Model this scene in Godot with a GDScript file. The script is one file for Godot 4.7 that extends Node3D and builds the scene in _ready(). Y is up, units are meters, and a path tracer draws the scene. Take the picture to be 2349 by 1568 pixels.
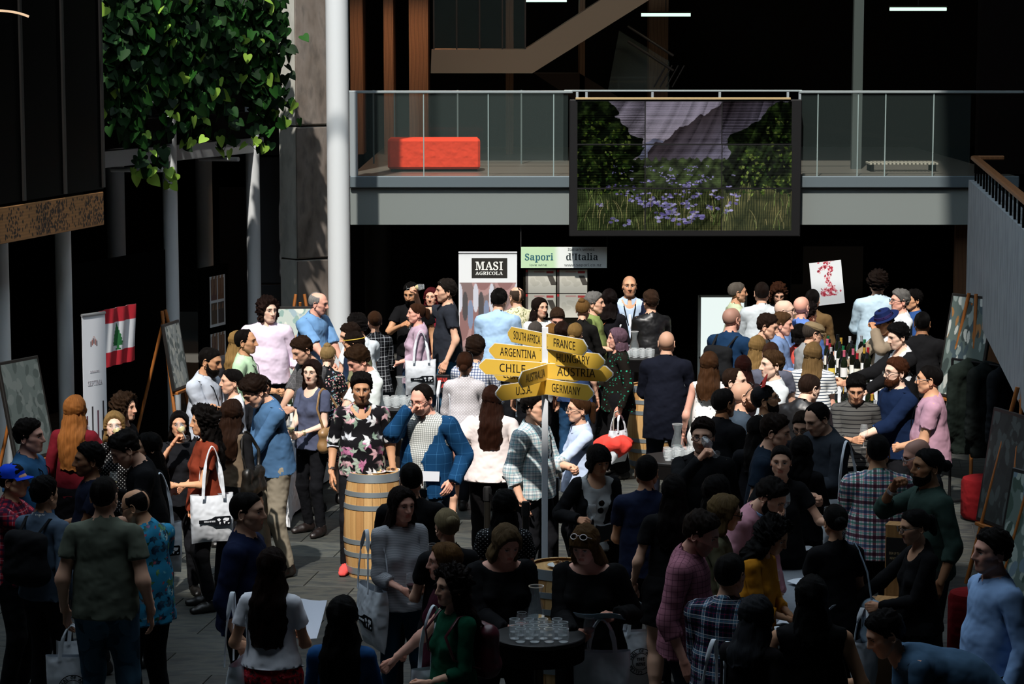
extends Node3D
# A wine fair in an atrium, seen from a gallery: the camera looks down over the crowd to the mezzanine.
const F := 5600.0                 # focal length in pixels of the 2349 x 1568 frame
const EYE := Vector3(0, 4.74, 0)
const HORIZON := 80.0             # row of the horizon
var cam_basis: Basis
func ray(px: float, py: float) -> Vector3:
	return (cam_basis * Vector3((px - 1174.5) / F, -(py - 784.0) / F, -1.0)).normalized()
func on_y(px: float, py: float, y: float) -> Vector3:
	var d := ray(px, py)
	return EYE + d * ((y - EYE.y) / d.y)
func on_z(px: float, py: float, z: float) -> Vector3:      # z: distance ahead
	var d := ray(px, py)
	return EYE + d * (-z / d.z)
const SUN := Vector3(-0.15, 1.0, 0.72)
const SUN_E := 1.75
const SKY_E := 3.9
const EXPOSE := 1.0
const ROOF := 13.0
# near edge of the sunlit patch, as pixels at head height
const SHADE := [[-60, 962], [150, 978], [300, 1000], [430, 1030], [640, 1015], [1250, 1000], [1450, 985], [1620, 960], [1760, 930], [1960, 935], [2110, 945], [2260, 945]]
const SCREEN_E := 1.0
func _ready() -> void:
	cam_basis = Basis(Vector3.RIGHT, -atan((784.0 - HORIZON) / F))
	var cam := Camera3D.new()
	cam.name = "camera"
	cam.position = EYE; cam.basis = cam_basis
	cam.fov = rad_to_deg(2.0 * atan(784.0 / F)); cam.near = 0.1; cam.far = 300.0
	add_child(cam)
	cam.current = true
	var env := Environment.new()
	var we := WorldEnvironment.new(); we.name = "environment"; we.environment = env
	var sky := Sky.new(); var sm := ProceduralSkyMaterial.new()
	sm.sky_top_color = C("#b4c2ce"); sm.sky_horizon_color = C("#d4dade"); sm.ground_bottom_color = C("#3a3a3c"); sm.ground_horizon_color = C("#8a9096")
	sm.sky_energy_multiplier = 1.0
	sky.sky_material = sm
	env.background_mode = Environment.BG_SKY; env.sky = sky; env.background_energy_multiplier = SKY_E
	env.tonemap_mode = Environment.TONE_MAPPER_LINEAR; env.tonemap_exposure = EXPOSE
	env.sdfgi_enabled = true; env.ssao_enabled = true; env.ssil_enabled = true
	add_child(we)
	var sun := DirectionalLight3D.new(); sun.name = "sun"
	sun.light_color = C("#fff7ee"); sun.light_energy = SUN_E; sun.light_angular_distance = 0.9; sun.shadow_enabled = true
	sun.sky_mode = DirectionalLight3D.SKY_MODE_LIGHT_ONLY
	add_child(sun)
	sun.look_at_from_position(SUN * 50.0, Vector3.ZERO)
	skin_mat = StandardMaterial3D.new()
	skin_mat.vertex_color_use_as_albedo = true; skin_mat.roughness = 0.55; skin_mat.metallic_specular = 0.35
	build_shell()
	build_structure()
	build_video_wall()
	build_signpost()
	build_banners()
	build_furniture()
	build_plants()
	build_crowd()
# ---------- mesh collector ----------
class MB:
	var v := PackedVector3Array()
	var n := PackedVector3Array()
	var uv := PackedVector2Array()
	var c := PackedColorArray()
	var ix := PackedInt32Array()
	var col := Color.WHITE
	var colored := false
	func vert(p: Vector3, nn: Vector3, t := Vector2.ZERO) -> int:
		v.append(p); n.append(nn); uv.append(t); c.append(col)
		return v.size() - 1
	func tri(a: int, b: int, d: int) -> void:
		var g := (v[d] - v[a]).cross(v[b] - v[a])
		if g.dot(n[a] + n[b] + n[d]) < 0.0:
			ix.append_array([a, d, b])
		else:
			ix.append_array([a, b, d])
	func quad(p0: Vector3, p1: Vector3, p2: Vector3, p3: Vector3, nn: Vector3, u0 := Vector2(0, 1), u1 := Vector2(1, 1), u2 := Vector2(1, 0), u3 := Vector2(0, 0)) -> void:
		var a := vert(p0, nn, u0); var b := vert(p1, nn, u1); var d := vert(p2, nn, u2); var e := vert(p3, nn, u3)
		tri(a, b, d); tri(a, d, e)
	# chamfered box
	func box(ce: Vector3, s: Vector3, b := Basis.IDENTITY, ch := 0.0) -> void:
		var h := s * 0.5
		ch = minf(ch, minf(h.x, minf(h.y, h.z)) * 0.9)
		var ax := [Vector3.RIGHT, Vector3.UP, Vector3.BACK]
		for i in 3:
			for sg in [-1.0, 1.0]:
				var nn: Vector3 = ax[i] * sg
				var j := (i + 1) % 3; var k := (i + 2) % 3
				var pts := []
				for q in [[-1, -1], [1, -1], [1, 1], [-1, 1]]:
					var p: Vector3 = ax[i] * sg * h[i] + ax[j] * float(q[0]) * (h[j] - ch) + ax[k] * float(q[1]) * (h[k] - ch)
					pts.append(ce + b * p)
				if i == 1:
					quad(pts[0], pts[1], pts[2], pts[3], b * nn, Vector2(0, 0), Vector2(0, 1), Vector2(1, 1), Vector2(1, 0))
				elif i == 0:
					quad(pts[0], pts[1], pts[2], pts[3], b * nn, Vector2(0, 1), Vector2(0, 0), Vector2(1, 0), Vector2(1, 1))
				else:
					quad(pts[0], pts[1], pts[2], pts[3], b * nn)
		if ch <= 0.0:
			return
		for i in 3:
			var j := (i + 1) % 3; var k := (i + 2) % 3
			for sj in [-1.0, 1.0]:
				for sk in [-1.0, 1.0]:
					var nn: Vector3 = (ax[j] * sj + ax[k] * sk).normalized()
					var p0: Vector3 = ax[j] * sj * h[j] + ax[k] * sk * (h[k] - ch)
					var p1: Vector3 = ax[j] * sj * (h[j] - ch) + ax[k] * sk * h[k]
					var e: Vector3 = ax[i] * (h[i] - ch)
					quad(ce + b * (p0 - e), ce + b * (p0 + e), ce + b * (p1 + e), ce + b * (p1 - e), b * nn)
		for sx in [-1.0, 1.0]:
			for sy in [-1.0, 1.0]:
				for sz in [-1.0, 1.0]:
					var nn := b * Vector3(sx, sy, sz).normalized()
					var a := vert(ce + b * Vector3(sx * h.x, sy * (h.y - ch), sz * (h.z - ch)), nn)
					var d := vert(ce + b * Vector3(sx * (h.x - ch), sy * h.y, sz * (h.z - ch)), nn)
					var e := vert(ce + b * Vector3(sx * (h.x - ch), sy * (h.y - ch), sz * h.z), nn)
					tri(a, d, e)
	# profile of Vector2(radius, height) turned round y
	func lathe(pr: Array, seg := 20, at := Vector3.ZERO, b := Basis.IDENTITY, crease := 0.75) -> void:
		var m := pr.size()
		var nr := []
		for i in m - 1:
			var d: Vector2 = pr[i + 1] - pr[i]
			nr.append(Vector2(d.y, -d.x).normalized() if d.length() > 1e-6 else Vector2(1, 0))
		for i in m - 1:
			var na: Vector2 = nr[i]; var nb: Vector2 = nr[i]
			if i > 0 and nr[i].dot(nr[i - 1]) > crease:
				na = (nr[i] + nr[i - 1]).normalized()
			if i < m - 2 and nr[i].dot(nr[i + 1]) > crease:
				nb = (nr[i] + nr[i + 1]).normalized()
			var base := v.size()
			for j in seg + 1:
				var t := TAU * j / seg
				var e := Vector3(sin(t), 0, cos(t))
				vert(at + b * (e * pr[i].x + Vector3.UP * pr[i].y), b * (e * na.x + Vector3.UP * na.y), Vector2(float(j) / seg, float(i) / (m - 1)))
				vert(at + b * (e * pr[i + 1].x + Vector3.UP * pr[i + 1].y), b * (e * nb.x + Vector3.UP * nb.y), Vector2(float(j) / seg, float(i + 1) / (m - 1)))
			for j in seg:
				var o := base + j * 2
				if pr[i].x > 1e-6: tri(o, o + 2, o + 1)
				if pr[i + 1].x > 1e-6: tri(o + 1, o + 2, o + 3)
	func tube(pts: Array, r0: float, r1 := -1.0, sides := 8, flat := Vector2.ONE, capped := true) -> void:
		if r1 < 0.0: r1 = r0
		var m := pts.size()
		var up := Vector3.UP
		var rings := []
		for i in m:
			var d: Vector3 = (pts[mini(i + 1, m - 1)] - pts[maxi(i - 1, 0)]).normalized()
			if absf(d.dot(up)) > 0.95: up = Vector3.BACK if absf(d.z) < 0.9 else Vector3.RIGHT
			var x := up.cross(d).normalized(); var y := d.cross(x)
			up = y
			var r := lerpf(r0, r1, float(i) / maxf(1, m - 1))
			var base := v.size()
			for j in sides + 1:
				var t := TAU * j / sides
				var nn := (x * cos(t) / flat.x + y * sin(t) / flat.y).normalized()
				vert(pts[i] + x * cos(t) * r * flat.x + y * sin(t) * r * flat.y, nn, Vector2(float(j) / sides, float(i) / maxf(1, m - 1)))
			rings.append(base)
			if capped and (i == 0 or i == m - 1):
				var cn := -d if i == 0 else d
				var ce := vert(pts[i], cn)
				for j in sides:
					var a := vert(v[base + j], cn); var bb := vert(v[base + j + 1], cn)
					tri(ce, a, bb)
		for i in m - 1:
			for j in sides:
				var a: int = rings[i] + j; var d: int = rings[i + 1] + j
				tri(a, a + 1, d); tri(a + 1, d + 1, d)
	# polygon (x, y) extruded from z0 to z1, placed by t
	func prism(poly: PackedVector2Array, z0: float, z1: float, t := Transform3D.IDENTITY) -> void:
		var tr := Geometry2D.triangulate_polygon(poly)
		var lo := poly[0]; var hi := poly[0]
		for q in poly:
			lo = lo.min(q); hi = hi.max(q)
		for sg in [0, 1]:
			var z := z1 if sg else z0
			var nn: Vector3 = t.basis * Vector3(0, 0, 1 if z == maxf(z0, z1) else -1)
			var base := v.size()
			for q in poly:
				vert(t * Vector3(q.x, q.y, z), nn, Vector2((q.x - lo.x) / maxf(hi.x - lo.x, 1e-5), 1.0 - (q.y - lo.y) / maxf(hi.y - lo.y, 1e-5)))
			for i in range(0, tr.size(), 3):
				tri(base + tr[i], base + tr[i + 1], base + tr[i + 2])
		var ccw := 1.0 if not Geometry2D.is_polygon_clockwise(poly) else -1.0
		for i in poly.size():
			var p := poly[i]; var q := poly[(i + 1) % poly.size()]
			var d := q - p
			var nn := t.basis * Vector3(d.y, -d.x, 0).normalized() * ccw
			quad(t * Vector3(p.x, p.y, z0), t * Vector3(q.x, q.y, z0), t * Vector3(q.x, q.y, z1), t * Vector3(p.x, p.y, z1), nn)
	# rows of points -> smooth sheet with thickness th (0: closed loops or single skins)
	func sheet(rows: Array, th := 0.0, closed := false) -> void:
		var R := rows.size(); var C: int = rows[0].size()
		var nm := []
		for i in R:
			var l := []
			for j in C:
				var a: Vector3 = rows[i][(j + 1) % C if closed else mini(j + 1, C - 1)] - rows[i][(j - 1 + C) % C if closed else maxi(j - 1, 0)]
				var b: Vector3 = rows[mini(i + 1, R - 1)][j] - rows[maxi(i - 1, 0)][j]
				var cr := a.cross(b)
				l.append(cr.normalized() if cr.length_squared() > 1e-16 else Vector3.UP)
			nm.append(l)
		for side in ([0, 1] if th > 0.0 else [0]):
			var base := v.size()
			var cc := C + 1 if closed else C
			for i in R:
				for j0 in cc:
					var j := j0 % C
					var nn: Vector3 = nm[i][j] * (1.0 if side == 0 else -1.0)
					vert(rows[i][j] + nn * th * 0.5, nn, Vector2(float(j0) / (cc - 1), float(i) / (R - 1)))
			for i in R - 1:
				for j in cc - 1:
					var a := base + i * cc + j
					tri(a, a + 1, a + cc); tri(a + 1, a + cc + 1, a + cc)
		if th > 0.0 and not closed:
			for e in 4:
				var line := []
				if e == 0:
					for j in C: line.append([rows[0][j], nm[0][j]])
				elif e == 1:
					for j in C: line.append([rows[R - 1][j], nm[R - 1][j]])
				elif e == 2:
					for i in R: line.append([rows[i][0], nm[i][0]])
				else:
					for i in R: line.append([rows[i][C - 1], nm[i][C - 1]])
				var mid: Vector3 = rows[R / 2][C / 2]
				for i in line.size() - 1:
					var p: Vector3 = line[i][0]; var q: Vector3 = line[i + 1][0]; var nn: Vector3 = line[i][1]; var n2: Vector3 = line[i + 1][1]
					var o := nn.cross(q - p).normalized()
					if o.dot(p - mid) < 0.0: o = -o
					quad(p - nn * th * 0.5, q - n2 * th * 0.5, q + n2 * th * 0.5, p + nn * th * 0.5, o)
	# turns everything so far outwards from the axis x = ax, z = az
	func outward(ax := 0.0, az := 0.0, kx := 1.0) -> void:
		var s := 0.0
		for i in v.size(): s += Vector3((v[i].x - ax) * kx, 0, v[i].z - az).dot(n[i])
		if s > 0.0: return
		for i in n.size(): n[i] = -n[i]
		for i in range(0, ix.size(), 3):
			var q := ix[i]; ix[i] = ix[i + 1]; ix[i + 1] = q
	func mesh() -> ArrayMesh:
		var a := []
		a.resize(Mesh.ARRAY_MAX)
		a[Mesh.ARRAY_VERTEX] = v; a[Mesh.ARRAY_NORMAL] = n; a[Mesh.ARRAY_TEX_UV] = uv; a[Mesh.ARRAY_INDEX] = ix
		if colored: a[Mesh.ARRAY_COLOR] = c
		var m := ArrayMesh.new()
		m.add_surface_from_arrays(Mesh.PRIMITIVE_TRIANGLES, a)
		return m

# ---------- nodes ----------
var used := {}
func numbered(called: String) -> String:
	if not used.has(called):
		used[called] = 0
		return called
	used[called] += 1
	return "%s_%03d" % [called, used[called]]

func tag(o: Node, label: String, category: String, group := "", kind := "") -> Node:
	if label: o.set_meta("label", label)
	if category: o.set_meta("category", category)
	if group: o.set_meta("group", group)
	if kind: o.set_meta("kind", kind)
	return o

func thing(called: String, label: String, category: String, at := Vector3.ZERO, turn := 0.0, group := "") -> Node3D:
	var o := Node3D.new()
	o.name = numbered(called)
	add_child(o)
	o.position = at
	o.rotation.y = turn
	tag(o, label, category, group)
	return o

func obj(called: String, mb, mat: Material, parent: Node = null, xf := Transform3D.IDENTITY) -> MeshInstance3D:
	var o := MeshInstance3D.new()
	o.mesh = mb.mesh() if mb is MB else mb
	o.material_override = mat
	o.transform = xf
	if parent == null:
		o.name = numbered(called)
		add_child(o)
	else:
		o.name = called
		parent.add_child(o, true)
	return o

func struct(called: String, mb, mat: Material, parent: Node = null, xf := Transform3D.IDENTITY) -> MeshInstance3D:
	var o := obj(called, mb, mat, parent, xf)
	if parent == null: o.set_meta("kind", "structure")
	return o

func copy(o: Node3D, label: String, at: Vector3, turn := 0.0) -> Node3D:
	var r: Node3D = o.duplicate()
	var nm: String = String(o.name)
	if nm.length() > 4 and nm[-4] == "_" and nm.right(3).is_valid_int(): nm = nm.left(-4)
	r.name = numbered(nm)
	add_child(r)
	r.position = at
	r.rotation.y = turn
	if label: r.set_meta("label", label)
	return r

# ---------- materials ----------
var mats := {}
func C(hex: String) -> Color:
	return Color(hex)
func mat(col: Color, rough := 0.8, metal := 0.0, key := "") -> StandardMaterial3D:
	var k := "%s|%s|%s|%s" % [col.to_html(), rough, metal, key]
	if mats.has(k): return mats[k]
	var m := StandardMaterial3D.new()
	m.albedo_color = col; m.roughness = rough; m.metallic = metal
	if rough >= 0.8 and col.get_luminance() < 0.12: m.metallic_specular = 0.06
	mats[k] = m
	return m
func glass_mat(alpha := 0.08, col := Color(0.9, 0.95, 0.95)) -> StandardMaterial3D:
	var k := "glass%s%s" % [alpha, col.to_html()]
	if mats.has(k): return mats[k]
	var m := StandardMaterial3D.new()
	m.transparency = BaseMaterial3D.TRANSPARENCY_ALPHA
	m.albedo_color = Color(col, alpha); m.roughness = 0.03; m.metallic = 0.0
	m.cull_mode = BaseMaterial3D.CULL_DISABLED
	mats[k] = m
	return m
func glow(col: Color, e: float) -> StandardMaterial3D:
	var m := StandardMaterial3D.new()
	m.albedo_color = Color.BLACK
	m.emission_enabled = true; m.emission = col; m.emission_energy_multiplier = e
	return m
func noise_tex(fr: float, sd: int, size := 256, oct := 4, cell := false) -> NoiseTexture2D:
	var k := "nt%s_%s_%s_%s_%s" % [fr, sd, size, oct, cell]
	if mats.has(k): return mats[k]
	var f := FastNoiseLite.new()
	f.seed = sd; f.frequency = fr; f.fractal_octaves = oct
	f.noise_type = FastNoiseLite.TYPE_CELLULAR if cell else FastNoiseLite.TYPE_SIMPLEX_SMOOTH
	var t := NoiseTexture2D.new()
	t.width = size; t.height = size; t.seamless = true; t.noise = f
	mats[k] = t
	return t
func ramp_tex(fr: float, sd: int, cols: Array, size := 256, oct := 5) -> NoiseTexture2D:
	var t := NoiseTexture2D.new()
	var f := FastNoiseLite.new()
	f.seed = sd; f.frequency = fr; f.fractal_octaves = oct; f.noise_type = FastNoiseLite.TYPE_SIMPLEX_SMOOTH
	t.width = size; t.height = size; t.seamless = true; t.noise = f
	var g := Gradient.new()
	var off := PackedFloat32Array(); var cc := PackedColorArray()
	for i in cols.size():
		off.append(float(i) / (cols.size() - 1)); cc.append(cols[i])
	g.offsets = off; g.colors = cc
	t.color_ramp = g
	return t
func imtex(im: Image) -> ImageTexture:
	return ImageTexture.create_from_image(im)
# ---------- implicit bodies ----------
class Field:
	var a := PackedVector3Array()
	var ba := PackedVector3Array()
	var inv := PackedFloat32Array()
	var r0 := PackedFloat32Array()
	var dr := PackedFloat32Array()
	var sc := PackedVector3Array()
	var ms := PackedFloat32Array()
	var fl := PackedFloat32Array()   # > 0: flat end at b
	var k := 0.03
	var holes := []                   # [centre, radii]
	var wedge := Vector3.ZERO         # open front: half width at hem, at chest, height of the V
	var ripple := 0.0
	func cap(p: Vector3, q: Vector3, ra: float, rb: float, s := Vector3.ONE, flat := 0.0) -> void:
		a.append(p); ba.append(q - p); inv.append(1.0 / maxf((q - p).length_squared(), 1e-8)); r0.append(ra); dr.append(rb - ra)
		sc.append(Vector3.ONE / s); ms.append(minf(s.x, minf(s.y, s.z))); fl.append(flat)
	func at(p: Vector3) -> float:
		var r := 1e3
		for i in a.size():
			var pa := p - a[i]
			var h := pa.dot(ba[i]) * inv[i]
			var hc := clampf(h, 0.0, 1.0)
			var d := (((pa - ba[i] * hc) * sc[i]).length() - (r0[i] + dr[i] * hc)) * ms[i]
			if fl[i] > 0.0: d = maxf(d, (h - 1.0) / sqrt(inv[i]))
			var e := k - absf(r - d)
			r = minf(r, d)
			if e > 0.0: r -= e * e * 0.25 / k
		if ripple > 0.0:
			r += ripple * (sin(p.y * 42.0 + 5.0 * sin(p.x * 9.0 + p.y * 7.0) + p.z * 11.0) * 0.6 + sin(p.x * 38.0 + p.y * 17.0 + 3.0 * sin(p.z * 14.0)) * 0.5)
		for q in holes:
			var m: Vector3 = (p - q[0]) / q[1]
			r = maxf(r, (1.0 - m.length()) * minf(q[1].x, q[1].z))
		if wedge.z > 0.0:
			var w := lerpf(wedge.x, wedge.y, clampf((p.y - 0.8) / (wedge.z - 0.8), 0.0, 1.0)) if p.y < wedge.z else wedge.y + (p.y - wedge.z) * 0.35
			r = maxf(r, -maxf(absf(p.x) - w, 0.03 - p.z))
		return r

class Tm:
	var v := PackedVector3Array()
	var n := PackedVector3Array()
	var ix := PackedInt32Array()
	var b0 := PackedInt32Array()
	var b1 := PackedInt32Array()
	var w := PackedFloat32Array()
	var uv := PackedVector2Array()
	var u := PackedFloat32Array()      # spare value per vertex

func nets(f: Field, lo: Vector3, hi: Vector3, cell: float) -> Tm:
	var nx := int(ceil((hi.x - lo.x) / cell)); var ny := int(ceil((hi.y - lo.y) / cell)); var nz := int(ceil((hi.z - lo.z) / cell))
	var B := 4
	nx = (nx + B - 1) / B * B; ny = (ny + B - 1) / B * B; nz = (nz + B - 1) / B * B
	var sx := 1; var sy := nx + 1; var sz := (nx + 1) * (ny + 1)
	var g := PackedFloat32Array(); g.resize(sz * (nz + 1)); g.fill(9e9)
	var id := PackedInt32Array(); id.resize(g.size()); id.fill(-1)
	var t := Tm.new()
	var lim := cell * B * 0.9 + 0.02
	var cells := PackedInt32Array()
	for bz in range(0, nz, B):
		for by in range(0, ny, B):
			for bx in range(0, nx, B):
				if absf(f.at(lo + Vector3(bx + B * 0.5, by + B * 0.5, bz + B * 0.5) * cell)) > lim: continue
				for z in range(bz, bz + B + 1):
					for y in range(by, by + B + 1):
						var o := bx + y * sy + z * sz
						for x in B + 1:
							if g[o + x] > 8e9: g[o + x] = f.at(lo + Vector3(bx + x, y, z) * cell)
				for z in range(bz, bz + B):
					for y in range(by, by + B):
						for x in range(bx, bx + B): cells.append(x + y * sy + z * sz)
	var off := [0, sx, sy, sx + sy, sz, sx + sz, sy + sz, sx + sy + sz]
	var ed := [0, 1, 2, 3, 4, 5, 6, 7, 0, 2, 1, 3, 4, 6, 5, 7, 0, 4, 1, 5, 2, 6, 3, 7]
	for o in cells:
		var msk := 0
		for i in 8:
			if g[o + off[i]] < 0.0: msk |= 1 << i
		if msk == 0 or msk == 255: continue
		var s := Vector3.ZERO; var c := 0
		for e in range(0, 24, 2):
			var i: int = ed[e]; var j: int = ed[e + 1]
			if ((msk >> i) & 1) == ((msk >> j) & 1): continue
			var d0 := g[o + off[i]]; var d1 := g[o + off[j]]
			var q := d0 / (d0 - d1)
			s += Vector3(i & 1, (i >> 1) & 1, i >> 2).lerp(Vector3(j & 1, (j >> 1) & 1, j >> 2), q); c += 1
		id[o] = t.v.size()
		var x := o % sy; var y := (o / sy) % (ny + 1); var z := o / sz
		t.v.append(lo + (Vector3(x, y, z) + s / c) * cell)
	for o in cells:
		if id[o] < 0: continue
		var x := o % sy; var y := (o / sy) % (ny + 1); var z := o / sz
		var s0 := g[o] < 0.0
		for ax in 3:
			var st: int = [sx, sy, sz][ax]
			var p: int = [sy, sz, sx][ax]; var q: int = [sz, sx, sy][ax]
			if (ax == 0 and (y == 0 or z == 0)) or (ax == 1 and (x == 0 or z == 0)) or (ax == 2 and (x == 0 or y == 0)): continue
			if (g[o + st] < 0.0) == s0: continue
			var i0 := id[o]; var i1 := id[o - p]; var i2 := id[o - p - q]; var i3 := id[o - q]
			if i1 < 0 or i2 < 0 or i3 < 0: continue
			if s0: t.ix.append_array([i0, i2, i1, i0, i3, i2])
			else: t.ix.append_array([i0, i1, i2, i0, i2, i3])
	var h := cell * 0.5
	t.n.resize(t.v.size())
	for i in t.v.size():
		var p := t.v[i]
		var d := f.at(p)
		var gr := Vector3(f.at(p + Vector3(h, 0, 0)) - d, f.at(p + Vector3(0, h, 0)) - d, f.at(p + Vector3(0, 0, h)) - d)
		t.n[i] = gr.normalized()
	return t

# ---------- skeleton ----------
enum {PEL, CHE, NEC, HEA, UAL, FAL, HAL, UAR, FAR, HAR, THL, SHL, FTL, THR, SHR, FTR}
const AD := Vector3(0.5736, -0.8192, 0.0)     # rest direction of the left arm
const UL := 0.29
const FL := 0.25
const HEADC := Vector3(0, 1.632, 0.012)
func shoulder(fem: bool) -> Vector3:
	return Vector3(0.150 if fem else 0.172, 1.405, -0.012)

func body_prims(f: Field, fem: bool, infl: float) -> void:
	var sh := shoulder(fem)
	if fem:
		f.cap(Vector3(0, 1.19, 0), Vector3(0, 1.36, -0.01), 0.115 + infl, 0.118 + infl, Vector3(1.08, 1, 0.78))
		f.cap(Vector3(0, 1.04, 0), Vector3(0, 1.16, 0), 0.122 + infl, 0.108 + infl, Vector3(1.06, 1, 0.82))
		for s in [-1, 1]: f.cap(Vector3(0.062 * s, 1.27, 0.062), Vector3(0.068 * s, 1.25, 0.078), 0.048 + infl, 0.046 + infl)
		f.cap(Vector3(-0.075, 0.95, -0.012), Vector3(0.075, 0.95, -0.012), 0.112 + infl, 0.112 + infl, Vector3(1, 1, 0.98))
		for s in [-1, 1]: f.cap(Vector3(0.02 * s, 1.435, -0.018), Vector3((sh.x - 0.02) * s, 1.40, -0.012), 0.05 + infl, 0.046 + infl)
		f.cap(Vector3(0, 1.42, -0.02), Vector3(0, 1.56, 0.0), 0.05 + infl * 0.5, 0.046 + infl * 0.5)
	else:
		f.cap(Vector3(0, 1.18, 0), Vector3(0, 1.35, -0.008), 0.135 + infl, 0.142 + infl, Vector3(1.12, 1, 0.8))
		f.cap(Vector3(0, 1.0, 0), Vector3(0, 1.18, 0), 0.132 + infl, 0.13 + infl, Vector3(1.08, 1, 0.84))
		f.cap(Vector3(-0.06, 0.95, -0.008), Vector3(0.06, 0.95, -0.008), 0.112 + infl, 0.112 + infl, Vector3(1, 1, 0.96))
		for s in [-1, 1]: f.cap(Vector3(0.02 * s, 1.44, -0.02), Vector3((sh.x - 0.02) * s, 1.40, -0.012), 0.06 + infl, 0.052 + infl)
		f.cap(Vector3(0, 1.42, -0.022), Vector3(0, 1.56, 0.0), 0.06 + infl * 0.5, 0.054 + infl * 0.5)

func arm_prims(f: Field, fem: bool, infl: float, upto: float, sides := [-1, 1], flare := 0.0) -> void:
	var k := 0.84 if fem else 1.0
	for s in sides:
		var sh := shoulder(fem) * Vector3(s, 1, 1); var d := AD * Vector3(s, 1, 1)
		var u1 := minf(upto, UL)
		var ra := 0.05 * k + infl; var rb := 0.041 * k + infl
		var full := upto > UL + 0.01
		f.cap(sh, sh + d * u1, ra, lerpf(ra, rb, u1 / UL) + (0.0 if full else flare), Vector3.ONE, 0.0 if full else 1.0)
		if full:
			var u2 := minf(upto, UL + FL)
			f.cap(sh + d * UL, sh + d * u2, rb + 0.001, lerpf(0.041 * k, 0.027 * k, (u2 - UL) / FL) + infl + flare, Vector3.ONE, 1.0 if infl > 0.0 else 0.0)

func leg_prims(f: Field, fem: bool, infl: float, downto: float, flare := 0.0) -> void:
	for s in [-1.0, 1.0]:
		var hp := Vector3(0.092 * s, 0.92, 0); var kn := Vector3(0.1 * s, 0.5, 0.012); var an := Vector3(0.105 * s, 0.07, -0.02)
		if downto > 0.5:
			var t := (0.92 - downto) / 0.42
			f.cap(hp, hp.lerp(kn, t), 0.092 + infl, lerpf(0.092, 0.058, t) + infl + flare, Vector3.ONE, 1.0)
		else:
			var t := (0.5 - downto) / 0.43
			f.cap(hp, kn, 0.092 + infl, 0.058 + infl)
			f.cap(kn, kn.lerp(an, t), 0.058 + infl, lerpf(0.058, 0.036, t) + infl + flare, Vector3.ONE, 1.0 if infl > 0.0 else 0.0)
			if infl == 0.0: f.cap(Vector3(0.102 * s, 0.36, -0.02), Vector3(0.103 * s, 0.28, -0.02), 0.052, 0.045)

func weigh(t: Tm, fem: bool, legs: bool) -> void:
	var c := t.v.size()
	t.b0.resize(c); t.b1.resize(c); t.w.resize(c); t.u.resize(c)
	for i in c:
		var p := t.v[i]
		var L := p.x > 0.0
		var q := Vector3(absf(p.x), p.y, p.z)
		var sh := shoulder(fem)
		var r := q - sh
		var u := r.dot(AD)
		var pa := (r - AD * clampf(u, 0.0, 0.8)).length() - 0.05
		var e := q - Vector3(0, clampf(q.y, 0.9, 1.36), 0)
		var pt := Vector3(e.x / 1.12, e.y, e.z / 0.82).length() - (0.125 if fem else 0.142)
		var wa := smoothstep(-0.035, 0.035, pt - pa) if u > -0.06 and q.y < 1.5 else 0.0
		t.u[i] = -1.0
		if wa > 0.0:
			if wa < 0.99 and u < UL - 0.06:
				t.b0[i] = CHE; t.b1[i] = UAL if L else UAR; t.w[i] = wa
				if wa > 0.5: t.u[i] = u
			elif u < UL + 0.1:
				t.b0[i] = UAL if L else UAR; t.b1[i] = FAL if L else FAR; t.w[i] = smoothstep(UL - 0.045, UL + 0.045, u); t.u[i] = u
			else:
				t.b0[i] = FAL if L else FAR; t.b1[i] = HAL if L else HAR; t.w[i] = smoothstep(UL + FL - 0.03, UL + FL + 0.03, u) * 0.7; t.u[i] = u
		elif q.y > 1.43:
			t.b0[i] = CHE; t.b1[i] = HEA; t.w[i] = smoothstep(1.44, 1.57, q.y) * smoothstep(0.11, 0.07, q.x)
		elif q.y > 0.97 or not legs:
			t.b0[i] = PEL; t.b1[i] = CHE; t.w[i] = smoothstep(1.0, 1.2, q.y)
		elif q.y > 0.6:
			t.b0[i] = PEL; t.b1[i] = THL if L else THR; t.w[i] = smoothstep(0.97, 0.84, q.y)
		elif q.y > 0.3:
			t.b0[i] = THL if L else THR; t.b1[i] = SHL if L else SHR; t.w[i] = smoothstep(0.55, 0.45, q.y)
		else:
			t.b0[i] = SHL if L else SHR; t.b1[i] = FTL if L else FTR; t.w[i] = smoothstep(0.1, 0.06, q.y)

# ---------- templates ----------
var T := {}
func rigid(t: Tm, b: int) -> Tm:
	var c := t.v.size()
	t.b0.resize(c); t.b1.resize(c); t.w.resize(c); t.u.resize(c)
	t.b0.fill(b); t.b1.fill(b); t.w.fill(0.0); t.u.fill(-1.0)
	return t

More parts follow.
